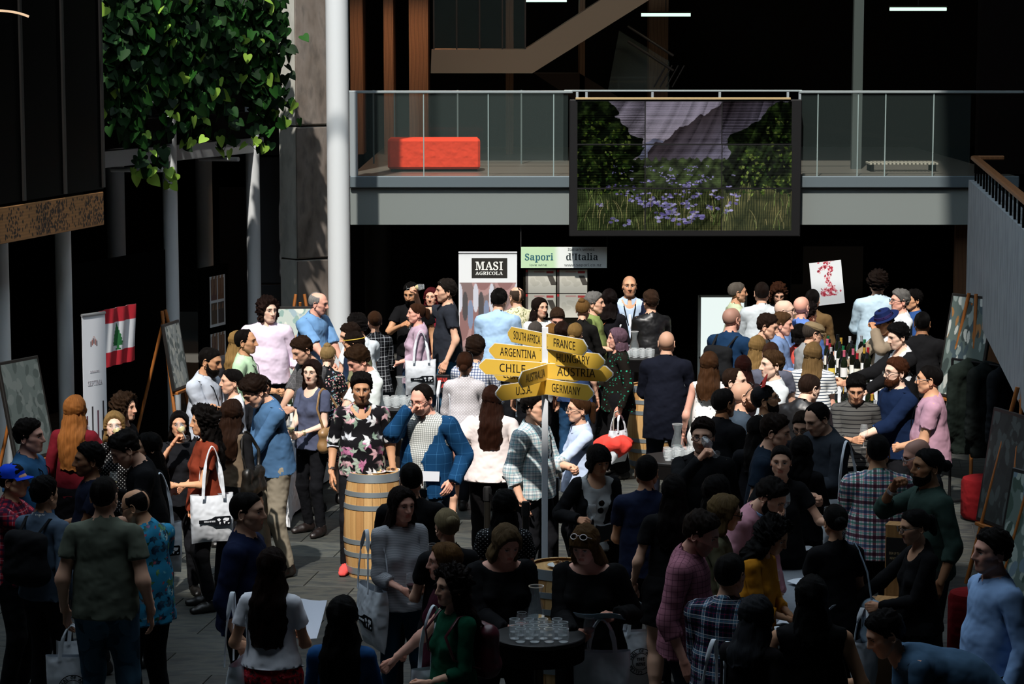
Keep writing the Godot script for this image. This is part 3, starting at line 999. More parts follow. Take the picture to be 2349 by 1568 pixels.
# name -> [image, repeats per metre]
func pattern(nm: String) -> Array:
	match nm:
		"plaid_multi": return [plaid("#e8eaea", [[0.0, 0.2, "#3d1020", 0.7], [0.3, 0.12, "#1f6a58", 0.55], [0.46, 0.03, "#c8404a"], [0.56, 0.16, "#182d52", 0.62], [0.76, 0.04, "#c8404a"], [0.86, 0.06, "#2f8a6a", 0.45]]), 8.5]
		"plaid_navy": return [plaid("#10243a", [[0.04, 0.05, "#f2f2f2", 0.75], [0.12, 0.08, "#8fc0dc", 0.5], [0.22, 0.05, "#f2f2f2", 0.75], [0.42, 0.03, "#b0204a"], [0.56, 0.14, "#05080e"], [0.78, 0.03, "#b0204a"]]), 10.0]
		"plaid_bw": return [plaid("#15161a", [[0.05, 0.08, "#e8ecf0", 0.62], [0.45, 0.05, "#e8ecf0", 0.5], [0.75, 0.03, "#a8b4ba", 0.5]]), 9.0]
		"plaid_pale": return [plaid("#c2cfd0", [[0.05, 0.1, "#4a6a80", 0.4], [0.25, 0.04, "#b86868", 0.4], [0.45, 0.12, "#3a7a8c", 0.4], [0.7, 0.05, "#5a4a60", 0.4], [0.85, 0.08, "#ffffff", 0.5]]), 13.0]
		"plaid_red": return [plaid("#a02030", [[0.0, 0.2, "#101830", 0.6], [0.35, 0.05, "#d8d0d0", 0.5], [0.6, 0.14, "#101830", 0.6]]), 9.0]
		"check_pink": return [plaid("#a26a7a", [[0.0, 0.14, "#4a2a38", 0.5]]), 30.0]
		"check_grey": return [plaid("#4a4a4c", [[0.0, 0.09, "#8a8a8c", 0.45]]), 26.0]
		"gingham": return [plaid("#e8ecf2", [[0.0, 0.42, "#24345c", 0.5]]), 36.0]
		"gingham_grey": return [plaid("#dadcda", [[0.0, 0.45, "#4c5450", 0.45]]), 60.0]
		"window_blue": return [plaid("#10395e", [[0.0, 0.035, "#4d86b4", 0.5]]), 12.0]
		"stripe_white": return [stripes("#e9ecec", "#39485a", 0.3), 32.0]
		"stripe_grey": return [stripes("#4e4e4c", "#1e1e20", 0.24), 25.0]
		"stripe_blue": return [plaid("#4a6aa8", []), 20.0]
		"leaves": return [scatter("#131216", ["#e6e8ea", "#9fb0a0", "#b86c94", "#d8a8b0", "#c8ccd4", "#7d9684"], 22, 11, 19, 0.34, 5), 2.2]
		"garden": return [scatter("#14161a", ["#e8a0a4", "#f0dcc0", "#8fb0a0", "#c8606a", "#d8d0b8", "#7098b0"], 60, 5, 9, 0.6, 9), 5.0]
		"olive_bloom": return [scatter("#d8d4b4", ["#6f7a3c", "#8f9450", "#f4f0dc", "#56602c", "#b8b884"], 60, 6, 10, 0.6, 12), 5.5]
		"sprig": return [scatter("#eef0ee", ["#1c1e26", "#30323a", "#40424c"], 10, 4, 8, 0.4, 21), 5.0]
		"speckle": return [scatter("#5a5a6a", ["#b05060", "#c8c4c8", "#303850", "#d09060", "#2a2a34"], 260, 1.5, 3.2, 0.7, 31, false), 6.0]
		"seascape": return [scatter("#2c86ac", ["#1c4a6a", "#60b8d0", "#a84858", "#5a8c50", "#143850", "#b8d8d8", "#c89060", "#224a34"], 60, 5, 15, 0.4, 41), 2.6]
		"green_bloom": return [scatter("#17130f", ["#1e8a6a", "#36b08a", "#16644e"], 20, 4, 8, 0.8, 51, false), 4.5]
		"dots_pale": return [dots("#b8b4b8", "#eceaea", 4.5), 34.0]
		"dots_black": return [dots("#121214", "#c8c8c8", 4.0), 30.0]
		"lava": return [scatter("#a01824", ["#180608", "#d82838", "#400a10", "#701018"], 70, 6, 14, 0.5, 61), 4.0]
		"jean_fade": return [scatter("#2c4658", ["#38586c", "#243c4e", "#43647a"], 40, 10, 26, 0.9, 71, false), 1.6]
		"knit": return [stripes("#a8aaae", "#84868c", 0.45), 90.0]
	return [plaid("#888888", []), 4.0]
func cloth(spec: String) -> StandardMaterial3D:
	if mats.has("cl" + spec): return mats["cl" + spec]
	var m := StandardMaterial3D.new()
	var leather := spec.begins_with("L#")
	m.roughness = 0.42 if leather else 0.9
	m.metallic_specular = 0.5 if leather else 0.25
	m.uv1_triplanar = true
	m.uv1_triplanar_sharpness = 6.0
	if spec.begins_with("#") or leather:
		m.albedo_color = C(spec.trim_prefix("L"))
		m.uv1_scale = Vector3.ONE * 2.4
		m.heightmap_enabled = true
		m.heightmap_texture = noise_tex(0.008, 3, 256, 3)
		m.heightmap_scale = 1.1
	else:
		var p := pattern(spec)
		m.albedo_texture = imtex(p[0])
		m.uv1_scale = Vector3.ONE * float(p[1])
	mats["cl" + spec] = m
	return m
func hair_mat(hex: String) -> StandardMaterial3D:
	if mats.has("hr" + hex): return mats["hr" + hex]
	if not mats.has("strand"):
		var g := RandomNumberGenerator.new(); g.seed = 3
		var im := Image.create(256, 64, false, Image.FORMAT_L8)
		for x in 256:
			var b := g.randf_range(0.62, 1.0)
			for y in 64:
				var k := b * (0.93 + 0.07 * sin(y * 0.2 + x * 1.7))
				im.set_pixel(x, y, Color(k, k, k))
		mats["strand"] = imtex(im)
	var m := StandardMaterial3D.new()
	m.albedo_color = C(hex)
	m.albedo_texture = mats["strand"]
	m.heightmap_enabled = true; m.heightmap_texture = mats["strand"]; m.heightmap_scale = 0.5
	m.roughness = 0.55; m.metallic_specular = 0.22
	mats["hr" + hex] = m
	return m
var skin_mat: StandardMaterial3D
const SKIN := {"pale": "#e9c3ac", "fair": "#dfae92", "tan": "#d09c7a", "olive": "#c4926e", "brown": "#94684a", "dark": "#5a3826", "rosy": "#e2a893"}

# ---------- posing ----------
func arc(a: Vector3, b: Vector3) -> Basis:
	var d := a.dot(b)
	if d > 0.99999: return Basis.IDENTITY
	if d < -0.9999: return Basis(Vector3.BACK, PI)
	return Basis(Quaternion(a.normalized(), b.normalized()))
func ik(o: Vector3, tg: Vector3, l1: float, l2: float, pole: Vector3) -> Array:
	var d := tg - o
	var L := clampf(d.length(), absf(l1 - l2) + 0.02, (l1 + l2) * 0.998)
	var n := d.normalized()
	var x := (l1 * l1 - l2 * l2 + L * L) / (2.0 * L)
	var y := sqrt(maxf(0.0, l1 * l1 - x * x))
	var pv := (pole - n * pole.dot(n)).normalized()
	return [o + n * x + pv * y, o + n * L]
# arm targets: offset from the chest (x outwards), and where the elbow points
const ARM := {
	"d": [0.25, 0.90, 0.05], "D": [0.29, 0.92, -0.03], "h": [0.12, 1.12, 0.3], "H": [0.10, 1.27, 0.27], "m": [0.045, 1.5, 0.235], "f": [0.12, 1.2, 0.47], "F": [0.2, 1.05, 0.42],
	"p": [0.235, 0.955, 0.07], "x": [-0.1, 1.2, 0.17], "b": [0.06, 0.99, -0.19], "e": [0.05, 1.52, 0.19], "w": [0.24, 1.0, 0.03], "u": [0.13, 1.66, 0.15], "t": [0.2, 0.93, 0.33],
	"k": [0.13, 1.38, 0.14], "s": [0.19, 1.06, 0.2], "o": [0.02, 1.08, 0.3], "g": [0.06, 1.05, 0.24], "q": [0.32, 1.16, 0.34], "P": [0.07, 1.55, 0.25], "c": [0.04, 1.0, 0.33],
}
func pose(fem: bool, g: float, o: Dictionary) -> Array:
	var M := []
	M.resize(16)
	var lean := deg_to_rad(o.get("lean", 0.0)); var side := deg_to_rad(o.get("side", 0.0)); var twist := deg_to_rad(o.get("twist", 0.0))
	var piv := Vector3(0, 0.93, -0.01)
	var shift := Vector3(o.get("sway", 0.0), -0.012, -0.22 * sin(lean) * minf(1.0, lean))
	var pb := Basis(Vector3.RIGHT, lean * 0.55) * Basis(Vector3.BACK, -side * 0.4)
	var pel := Transform3D(pb, piv + shift - pb * piv)
	var sp := Vector3(0, 1.1, 0)
	var cb := Basis(Vector3.RIGHT, lean * 0.45) * Basis(Vector3.BACK, -side * 0.6) * Basis(Vector3.UP, twist)
	var che := pel * Transform3D(cb, sp - cb * sp)
	M[PEL] = pel; M[CHE] = che
	var hd: Array = o.get("head", [0, 0])
	var nb := Vector3(0, 1.47, -0.012)
	var hb := Basis(Vector3.UP, deg_to_rad(hd[1])) * Basis(Vector3.RIGHT, deg_to_rad(hd[0]) - lean * 0.55) * Basis(Vector3.BACK, deg_to_rad(hd[2] if hd.size() > 2 else 0.0))
	var hs: float = o.get("hs", 1.0)
	hb = hb.scaled(Vector3.ONE * hs)
	M[HEA] = che * Transform3D(hb, nb - hb * nb)
	M[NEC] = M[HEA]
	var G := Vector3(g, 1, g)
	var arms: String = o.get("arms", "dd")
	var tw: Array = o.get("wrist", [0, 0])
	for i in 2:
		var s := 1.0 if i == 0 else -1.0
		var S := Vector3(s, 1, 1)
		var sh0 := shoulder(fem) * S
		var d0 := AD * S
		var sh: Vector3 = che * (sh0 * G)
		var code := arms[i]
		var a: Array = ARM[code]
		var off := Vector3(a[0] * s, a[1], a[2])
		if o.has("aL") and i == 0: off = o.aL
		if o.has("aR") and i == 1: off = o.aR
		var tg: Vector3
		if code in "dDpw": tg = sh + (off - Vector3(sh0.x, sh0.y, 0)) * Vector3(g, 1, 1)
		elif code in "mePu": tg = che * (nb + (off - nb)) if lean < 0.2 else M[HEA] * off
		else: tg = che * off
		var pole := Vector3(0.45 * s, -1.0, -0.45)
		if code in "wx": pole = Vector3(1.0 * s, -0.3, -0.5)
		elif code in "meuPH": pole = Vector3(0.7 * s, -1.0, 0.15)
		elif code == "d" or code == "D": pole = Vector3(0.2 * s, 0, -1)
		pole = M[PEL].basis * pole if lean < 0.4 else pole
		var k := ik(sh, tg, UL, FL, pole)
		var u1: Vector3 = (k[0] - sh).normalized(); var u2: Vector3 = (k[1] - k[0]).normalized()
		# the upper arm turns with the elbow: aim the bend plane
		var R1 := arc(d0, u1)
		var bend := (u2 - u1 * u2.dot(u1))
		if bend.length() > 0.08:
			var fw := R1 * Vector3(0, 0, 1)
			fw = (fw - u1 * fw.dot(u1)).normalized()
			R1 = Basis(u1, clampf(fw.signed_angle_to(bend.normalized(), u1), -1.9, 1.9)) * R1
		var R2 := arc(R1 * d0, u2) * R1
		var R3 := Basis(u2, deg_to_rad(tw[i]) * s) * R2
		var el0 := (sh0 + d0 * UL); var wr0 := sh0 + d0 * (UL + FL)
		var e0 := sh0 * G + d0 * UL; var w0 := sh0 * G + d0 * (UL + FL)
		var b := 3 * i
		M[UAL + b] = Transform3D(R1, sh - R1 * (sh0 * G))
		M[FAL + b] = Transform3D(R2, k[0] - R2 * e0)
		M[HAL + b] = Transform3D(R3, k[1] - R3 * w0)
		# rest points of hands are not widened: keep a second transform for them
		M.append(Transform3D(R3, k[1] - R3 * (shoulder(false) * S + d0 * (UL + FL))))
		M.append(e0 - el0)
	var st: float = o.get("step", 0.03)
	for i in 2:
		var s := 1.0 if i == 0 else -1.0
		var hp0 := Vector3(0.092 * s, 0.92, 0) * G
		var kn0 := Vector3(0.1 * s, 0.5, 0.012) * G
		var an0 := Vector3(0.105 * s, 0.085, -0.02) * G
		var hp: Vector3 = pel * hp0
		var an := an0 + Vector3(0.015 * s, 0, st * s)
		var k := ik(hp, an, (kn0 - hp0).length(), (an0 - kn0).length(), Vector3(0.1 * s, 0, 1))
		var R1 := arc((kn0 - hp0).normalized(), (k[0] - hp).normalized())
		var R2 := arc((an0 - kn0).normalized(), (k[1] - k[0]).normalized())
		var b := 3 * i
		M[THL + b] = Transform3D(R1, hp - R1 * hp0)
		M[SHL + b] = Transform3D(R2, k[0] - R2 * kn0)
		var R3 := Basis(Vector3.UP, 0.16 * s)
		M[FTL + b] = Transform3D(R3, k[1] - R3 * an0)
	return M

func skinned(t: Tm, M: Array, G: Vector3) -> Array:
	var c := t.v.size()
	var v := PackedVector3Array(); v.resize(c)
	var n := PackedVector3Array(); n.resize(c)
	for i in c:
		var p := t.v[i] * G
		var w := t.w[i]
		var A: Transform3D = M[t.b0[i]]
		if w < 0.002:
			v[i] = A * p; n[i] = A.basis * t.n[i]
		else:
			var Bt: Transform3D = M[t.b1[i]]
			if w > 0.998:
				v[i] = Bt * p; n[i] = Bt.basis * t.n[i]
			else:
				v[i] = (A * p).lerp(Bt * p, w); n[i] = (A.basis * t.n[i]).lerp(Bt.basis * t.n[i], w).normalized()
	return [v, n]
func rigidly(t: Tm, X: Transform3D) -> Array:
	return [X * t.v, _turn(X.basis.orthonormalized(), t.n)]
func _turn(b: Basis, n: PackedVector3Array) -> PackedVector3Array:
	return Transform3D(b, Vector3.ZERO) * n
func arr_mesh(v: PackedVector3Array, n: PackedVector3Array, ix: PackedInt32Array, uv = null, c = null) -> ArrayMesh:
	var a := []
	a.resize(Mesh.ARRAY_MAX)
	a[Mesh.ARRAY_VERTEX] = v; a[Mesh.ARRAY_NORMAL] = n; a[Mesh.ARRAY_INDEX] = ix
	if uv != null: a[Mesh.ARRAY_TEX_UV] = uv
	if c != null: a[Mesh.ARRAY_COLOR] = c
	var m := ArrayMesh.new()
	m.add_surface_from_arrays(Mesh.PRIMITIVE_TRIANGLES, a)
	return m
func dress_part(called: String, t: Tm, M: Array, G: Vector3, m: Material, to: Node) -> void:
	var s := skinned(t, M, G)
	obj(called, arr_mesh(s[0], s[1], t.ix, t.uv if t.uv.size() == t.v.size() else null), m, to)

# body triangles that no garment hides
func visible_skin(t: Tm, o: Dictionary) -> PackedInt32Array:
	var ix := PackedInt32Array()
	var sl: float = o._sleeve; var neck: float = o._neck; var hem: float = o._hem; var foot: float = o._foot
	var open := PackedByteArray(); open.resize(t.v.size())
	for i in t.v.size():
		var p := t.v[i]; var u := t.u[i]
		var k := false
		if u >= 0.0: k = u < UL + FL + 0.01
		elif p.y > 1.2: k = p.y > neck
		else: k = p.y < hem and p.y > foot
		if hem > 0.2 and p.y > foot and u < 0.0: k = true
		open[i] = 1 if k else 0
	for i in range(0, t.ix.size(), 3):
		if open[t.ix[i]] + open[t.ix[i + 1]] + open[t.ix[i + 2]] > 0:
			ix.append(t.ix[i]); ix.append(t.ix[i + 1]); ix.append(t.ix[i + 2])
	return ix

var people := {}
var prg := RandomNumberGenerator.new()
func person(id: String, x: float, y: float, h: float, yaw: float, label: String, o: Dictionary) -> Dictionary:
	prg.seed = hash(id)
	var fem: bool = o.get("f", false)
	var g: float = o.get("g", 1.0)
	var kind: int = o.get("face", (2 if fem else 0) + prg.randi() % 2)
	var skin := C(SKIN[o.get("skin", "fair")])
	skin = skin.lightened(prg.randf_range(0, 0.04)).darkened(prg.randf_range(0, 0.04))
	var hairc: String = o.get("hc", "#2a1c14")
	if not o.has("step"): o["step"] = prg.randf_range(-0.05, 0.05)
	if not o.has("sway"): o["sway"] = prg.randf_range(-0.015, 0.015)
	var M := pose(fem, g, o)
	var G := Vector3(g, 1, g)
	var hp: float = h / 1.75
	var top: Vector3 = M[HEA] * (HEADC + Vector3(0, 0.108, -0.015))
	var rot := Basis(Vector3.UP, deg_to_rad(yaw))
	var at := on_y(x, y, top.y * hp) - rot * Vector3(top.x, top.y, top.z) * hp
	at.y = o.get("up", 0.0)
	var n := thing("person", label, "person", at, deg_to_rad(yaw))
	n.scale = Vector3.ONE * hp
	# clothes
	var tops: Array = o.get("top", ["top:shnc", "#888888"])
	var legs: Array = o.get("legs", ["legs:fn", "#15161a"])
	var topk: String = tops[0]
	var ta := topk.get_slice(":", 1)
	o._sleeve = {"0": 0.0, "s": 0.1, "e": 0.21, "q": 0.34, "l": 0.5}[ta[0]]
	o._neck = 1.33 if ta.length() < 4 or ta[3] == "c" else 1.27
	if ta[0] == "0": o._neck = 1.3
	var lk: String = legs[0].get_slice(":", 1)
	o._hem = {"f": 0.02, "k": 0.5, "m": 0.3, "h": 0.73, "s": 0.7}[lk[0]]
	o._foot = 0.06
	if o.has("coat"): o._sleeve = maxf(o._sleeve, {"0": 0.0, "s": 0.1, "e": 0.21, "q": 0.34, "l": 0.5}[o.coat[0].get_slice(":", 1)[0]])
	# body: skin, head and hands in one mesh
	var V := PackedVector3Array(); var N := PackedVector3Array(); var IX := PackedInt32Array(); var CC := PackedColorArray()
	var sk := garment("skin", fem)
	var ss := skinned(sk, M, G)
	V.append_array(ss[0]); N.append_array(ss[1]); IX.append_array(visible_skin(sk, o))
	CC.resize(V.size()); CC.fill(skin.srgb_to_linear())
	var hd := head_tm(kind)
	var hr := rigidly(hd, M[HEA])
	var base := V.size()
	V.append_array(hr[0]); N.append_array(hr[1]); CC.append_array(face_colors(kind, skin, C(hairc), o))
	for q in hd.ix: IX.append(base + q)
	var arms: String = o.get("arms", "dd")
	for i in 2:
		var ht := hand_tm(not arms[i] in "dDtbwpck" or o.get("grip", "").contains("LR"[i]), i == 0)
		var X: Transform3D = M[16 + i * 2]
		if fem: X = X * Transform3D(Basis.IDENTITY.scaled(Vector3.ONE * 0.92), Vector3.ZERO).translated((shoulder(false) * Vector3(1.0 if i == 0 else -1.0, 1, 1) + AD * Vector3(1.0 if i == 0 else -1.0, 1, 1) * (UL + FL)) * 0.08)
		hr = rigidly(ht, X)
		base = V.size()
		V.append_array(hr[0]); N.append_array(hr[1])
		var cc := PackedColorArray(); cc.resize(ht.v.size()); cc.fill((skin * Color(1, 0.96, 0.94)).srgb_to_linear())
		CC.append_array(cc)
		for q in ht.ix: IX.append(base + q)
	# drop vertices that no triangle uses
	var map := PackedInt32Array(); map.resize(V.size()); map.fill(-1)
	var v2 := PackedVector3Array(); var n2 := PackedVector3Array(); var c2 := PackedColorArray()
	for i in IX.size():
		var q := IX[i]
		if map[q] < 0:
			map[q] = v2.size(); v2.append(V[q]); n2.append(N[q]); c2.append(CC[q])
		IX[i] = map[q]
	obj("body", arr_mesh(v2, n2, IX, null, c2), skin_mat, n)
	if topk != "none":
		var tt: String = o.get("topname", {"0": "sleeveless_top", "s": "short_sleeved_top", "e": "short_sleeved_top", "q": "shirt", "l": "shirt"}[ta[0]])
		dress_part(tt, garment(topk, fem), M, G, cloth(tops[1]), n)
	dress_part(o.get("legname", "skirt" if legs[0].begins_with("skirt") else ("shorts" if lk[0] in "kh" else "trousers")), garment(legs[0], fem), M, G, cloth(legs[1]), n)
	if o.has("coat"): dress_part(o.get("coatname", "jacket"), garment(o.coat[0], fem), M, G * Vector3(1.01, 1, 1.01), cloth(o.coat[1]), n)
	for L in [true, false]: dress_part("shoe", shoe_tm(L), M, G, cloth(o.get("shoe", "L#141210")), n)
	if o.get("collar", "") != "": collar(n, M, G, cloth(o.collar))
	if o.get("lanyard", false): lanyard(n, M, G)
	# hair
	var hs: Array = o.get("hair", ["short"])
	var hm := hair_mat(hairc)
	var sd := float(prg.randi() % 3)
	match hs[0]:
		"short": shell(n, M, hair_shell(kind, "short", 0.024, 0.01, 0.012, sd, 42.0), hm)
		"thick": shell(n, M, hair_shell(kind, "short", 0.036, 0.016, 0.014, sd), hm)
		"crop": shell(n, M, hair_shell(kind, "short", 0.009, 0.005, 0.002, 0.0), hm)
		"recede": shell(n, M, hair_shell(kind, "recede", 0.012, 0.008, 0.004, 0.0), hm)
		"fringe": shell(n, M, hair_shell(kind, "fringe", 0.008, 0.007, 0.003, 0.0), hm)
		"curly": shell(n, M, hair_shell(kind, "short", 0.045, 0.03, 0.05, sd, 75.0), hm)
		"curlylong":
			shell(n, M, hair_shell(kind, "long", 0.036, 0.034, 0.04, sd, 60.0), hm)
			shell(n, M, hair_fall(fem, hs[1] if hs.size() > 1 else 0.22, 0.7, 1.15, sd, 0.4), hm)
		"bob":
			shell(n, M, hair_shell(kind, hs[2] if hs.size() > 2 else "long", 0.02, 0.024, 0.006, sd), hm)
			shell(n, M, hair_fall(fem, hs[1] if hs.size() > 1 else 0.2, 0.1, 0.98, sd, 0.5), hm)
		"long":
			shell(n, M, hair_shell(kind, hs[2] if hs.size() > 2 else "long", 0.018, 0.018, 0.005, sd), hm)
			shell(n, M, hair_fall(fem, hs[1] if hs.size() > 1 else 0.42, 0.2, 1.0, sd), hm)
		"bun":
			shell(n, M, hair_shell(kind, "tied", 0.012, 0.009, 0.003, 0.0), hm)
			shell(n, M, hair_ball(HEADC + (Vector3(0, 0.075, -0.1) if hs.size() < 2 else hs[1]), Vector3(0.042, 0.04, 0.042), sd), hm, "hair_bun")
		"pony":
			shell(n, M, hair_shell(kind, "tied", 0.012, 0.009, 0.003, 0.0), hm)
			shell(n, M, hair_ball(HEADC + Vector3(0, 0.02, -0.125), Vector3(0.035, 0.04, 0.04), sd, hs[1] if hs.size() > 1 else 0.14), hm, "ponytail")
	if o.has("beard"): shell(n, M, hair_shell(kind, "beard", o.beard, o.beard, 0.004, 0.0), hm, "beard")
	match o.get("eye", ""):
		"glasses": spectacles(n, M, false, C("#17130f"))
		"rimless": spectacles(n, M, false, C("#8a8a8c"))
		"shades": spectacles(n, M, true, C("#120f0e"))
		"shades_up": spectacles(n, M, true, C("#120f0e"), true)
		"white_shades_up": spectacles(n, M, true, C("#e8dcd8"), true)
	var r := {"node": n, "M": M, "X": Transform3D(rot * Basis.IDENTITY.scaled(Vector3.ONE * hp), at), "g": g, "fem": fem, "h": hp, "yaw": deg_to_rad(yaw)}
	people[id] = r
	return r
func shell(n: Node, M: Array, t: Tm, m: Material, called := "hair") -> void:
	dress_part(called, t, M, Vector3.ONE, m, n)

func local_mesh(mb: MB, X: Transform3D) -> MB:
	mb.v = X * mb.v
	mb.n = _turn(X.basis.orthonormalized(), mb.n)
	return mb
func collar(n: Node, M: Array, G: Vector3, m: Material) -> void:
	var rows := []
	for q in [[0.066, 1.462], [0.064, 1.49], [0.066, 1.508], [0.074, 1.502], [0.088, 1.462]]:
		var row := []
		for j in 17:
			var a := lerpf(0.28, TAU - 0.28, j / 16.0)
			var fr := cos(a)
			row.append(Vector3(sin(a) * q[0] * 1.06, q[1] - 0.022 * maxf(0.0, fr) - (0.02 * maxf(0.0, fr) if q[0] > 0.08 else 0.0), fr * q[0] * 1.0 - 0.008 + 0.012 * maxf(0.0, fr)))
		rows.append(row)
	var mb := MB.new()
	mb.sheet(rows, 0.004)
	obj("collar", local_mesh(mb, M[CHE]), m, n)
func lanyard(n: Node, M: Array, G: Vector3) -> void:
	var mb := MB.new()
	for s in [-1.0, 1.0]:
		var pts := [Vector3(0.0, 1.485, -0.085), Vector3(0.055 * s, 1.485, -0.05), Vector3(0.075 * s, 1.468, 0.02), Vector3(0.062 * s, 1.39, 0.118), Vector3(0.035 * s, 1.27, 0.145), Vector3(0.004 * s, 1.15, 0.145)]
		for i in pts.size(): pts[i] = pts[i] * Vector3(G.x, 1, G.z)
		mb.tube(pts, 0.0065, -1, 6, Vector2(1, 0.5))
	obj("lanyard", local_mesh(mb, M[CHE]), mat(C("#101214"), 0.8), n)
	var cd := MB.new()
	cd.box(Vector3(0, 1.1, 0.15 * G.z), Vector3(0.065, 0.095, 0.004))
	obj("name_card", local_mesh(cd, M[CHE]), mat(C("#dfe3e6"), 0.6), n)
func spectacles(n: Node, M: Array, dark: bool, c: Color, up := false) -> void:
	var fr := MB.new(); var ln := MB.new()
	for s in [-1.0, 1.0]:
		var pts := []
		for i in 15:
			var a := TAU * i / 14.0
			pts.append(Vector3(s * 0.0335 + cos(a) * 0.0235, 0.001 + sin(a) * 0.0185, 0.104 - absf(s * 0.0335 + cos(a) * 0.0235) * 0.16))
		fr.tube(pts, 0.0026 if not dark else 0.0034, -1, 5, Vector2.ONE, false)
		fr.tube([Vector3(0.056 * s, 0.006, 0.096), Vector3(0.074 * s, 0.008, 0.06), Vector3(0.083 * s, 0.006, -0.01)], 0.0024, -1, 5)
		var ce := ln.vert(Vector3(s * 0.0335, 0.001, 0.1), Vector3(0, 0, 1))
		var prev := -1
		for p in pts:
			var q := ln.vert(p, Vector3(0, 0, 1))
			if prev >= 0: ln.tri(ce, prev, q)
			prev = q
	fr.tube([Vector3(-0.011, 0.005, 0.103), Vector3(0, 0.008, 0.107), Vector3(0.011, 0.005, 0.103)], 0.0024, -1, 5)
	var X := Transform3D(Basis.IDENTITY, HEADC + Vector3(0, 0.002, 0.012))
	if up: X = Transform3D(Basis(Vector3.RIGHT, -0.85), HEADC + Vector3(0, 0.028, 0.008))
	X = M[HEA] * X
	obj("spectacle_frame", local_mesh(fr, X), mat(c, 0.35), n)
	obj("lens", local_mesh(ln, X), mat(C("#0a0908"), 0.08) if dark else glass_mat(0.1), n)
func bone_point(r: Dictionary, b: int, p: Vector3) -> Vector3:
	return r.X * (r.M[b] * (p * Vector3(r.g, 1, r.g)))
# where a hand holds things, in the world: [place, along the fingers, out of the palm, towards the thumb]
func grip(r: Dictionary, left: bool) -> Array:
	var s := 1.0 if left else -1.0
	var T0: Transform3D = r.M[16 if left else 18]
	var S := Vector3(s, 1, 1)
	var pl := Vector3(-0.8192, -0.5736, 0) * S
	var p := shoulder(false) * S + AD * S * (UL + FL + 0.1) + pl * 0.036
	return [r.X * (T0 * p), (r.X.basis * (T0.basis * (AD * S))).normalized(), (r.X.basis * (T0.basis * pl)).normalized(), (r.X.basis * (T0.basis * Vector3(0, 0, 1))).normalized()]
# ---------- the hall ----------
func rect_prism(x0: float, x1: float, y0: float, y1: float, z0: float, z1: float) -> MB:
	var m := MB.new()
	m.box(Vector3((x0 + x1) / 2, (y0 + y1) / 2, (z0 + z1) / 2), Vector3(absf(x1 - x0), absf(y1 - y0), absf(z1 - z0)))
	return m
func facade(z: float) -> float:           # line of the column row on the left
	return -3.92 + 0.37 * (z - 28.0)
func dir_basis(d: Vector3) -> Basis:      # local x along d, y up
	var x := Vector3(d.x, 0, d.z).normalized()
	return Basis(x, Vector3.UP, x.cross(Vector3.UP))
func text_mesh(s: String, h: float, depth: float, font := "Droid Sans", bold := false, italic := false) -> TextMesh:
	var t := TextMesh.new()
	var f := SystemFont.new()
	f.font_names = PackedStringArray([font]); f.font_weight = 700 if bold else 400; f.font_italic = italic
	t.font = f; t.text = s; t.font_size = 64; t.pixel_size = h / 47.0; t.depth = depth; t.curve_step = 1.0
	return t
# lettering laid on a surface: at its centre, w wide and h high (capital height)
func letters(s: String, w: float, h: float, m: Material, parent: Node, xf: Transform3D, font := "Droid Sans", bold := false, italic := false, called := "lettering") -> void:
	var t := text_mesh(s, h, 0.002, font, bold, italic)
	var bb := t.get_aabb()
	var sx := 1.0
	if w > 0.0 and bb.size.x > 0.0: sx = w / bb.size.x
	var o := obj(called, t, m, parent)
	o.transform = xf * Transform3D(Basis.IDENTITY.scaled(Vector3(sx, 1, 1)), Vector3.ZERO)

func shadow_line() -> Array:              # near edge of the sunlit patch at head height, in pixels, carried up to the roof along the sun
	var l := []
	for p in SHADE:
		var g := on_y(p[0], p[1], 1.6)
		l.append(g + SUN * ((ROOF - 1.6) / SUN.y))
	return l

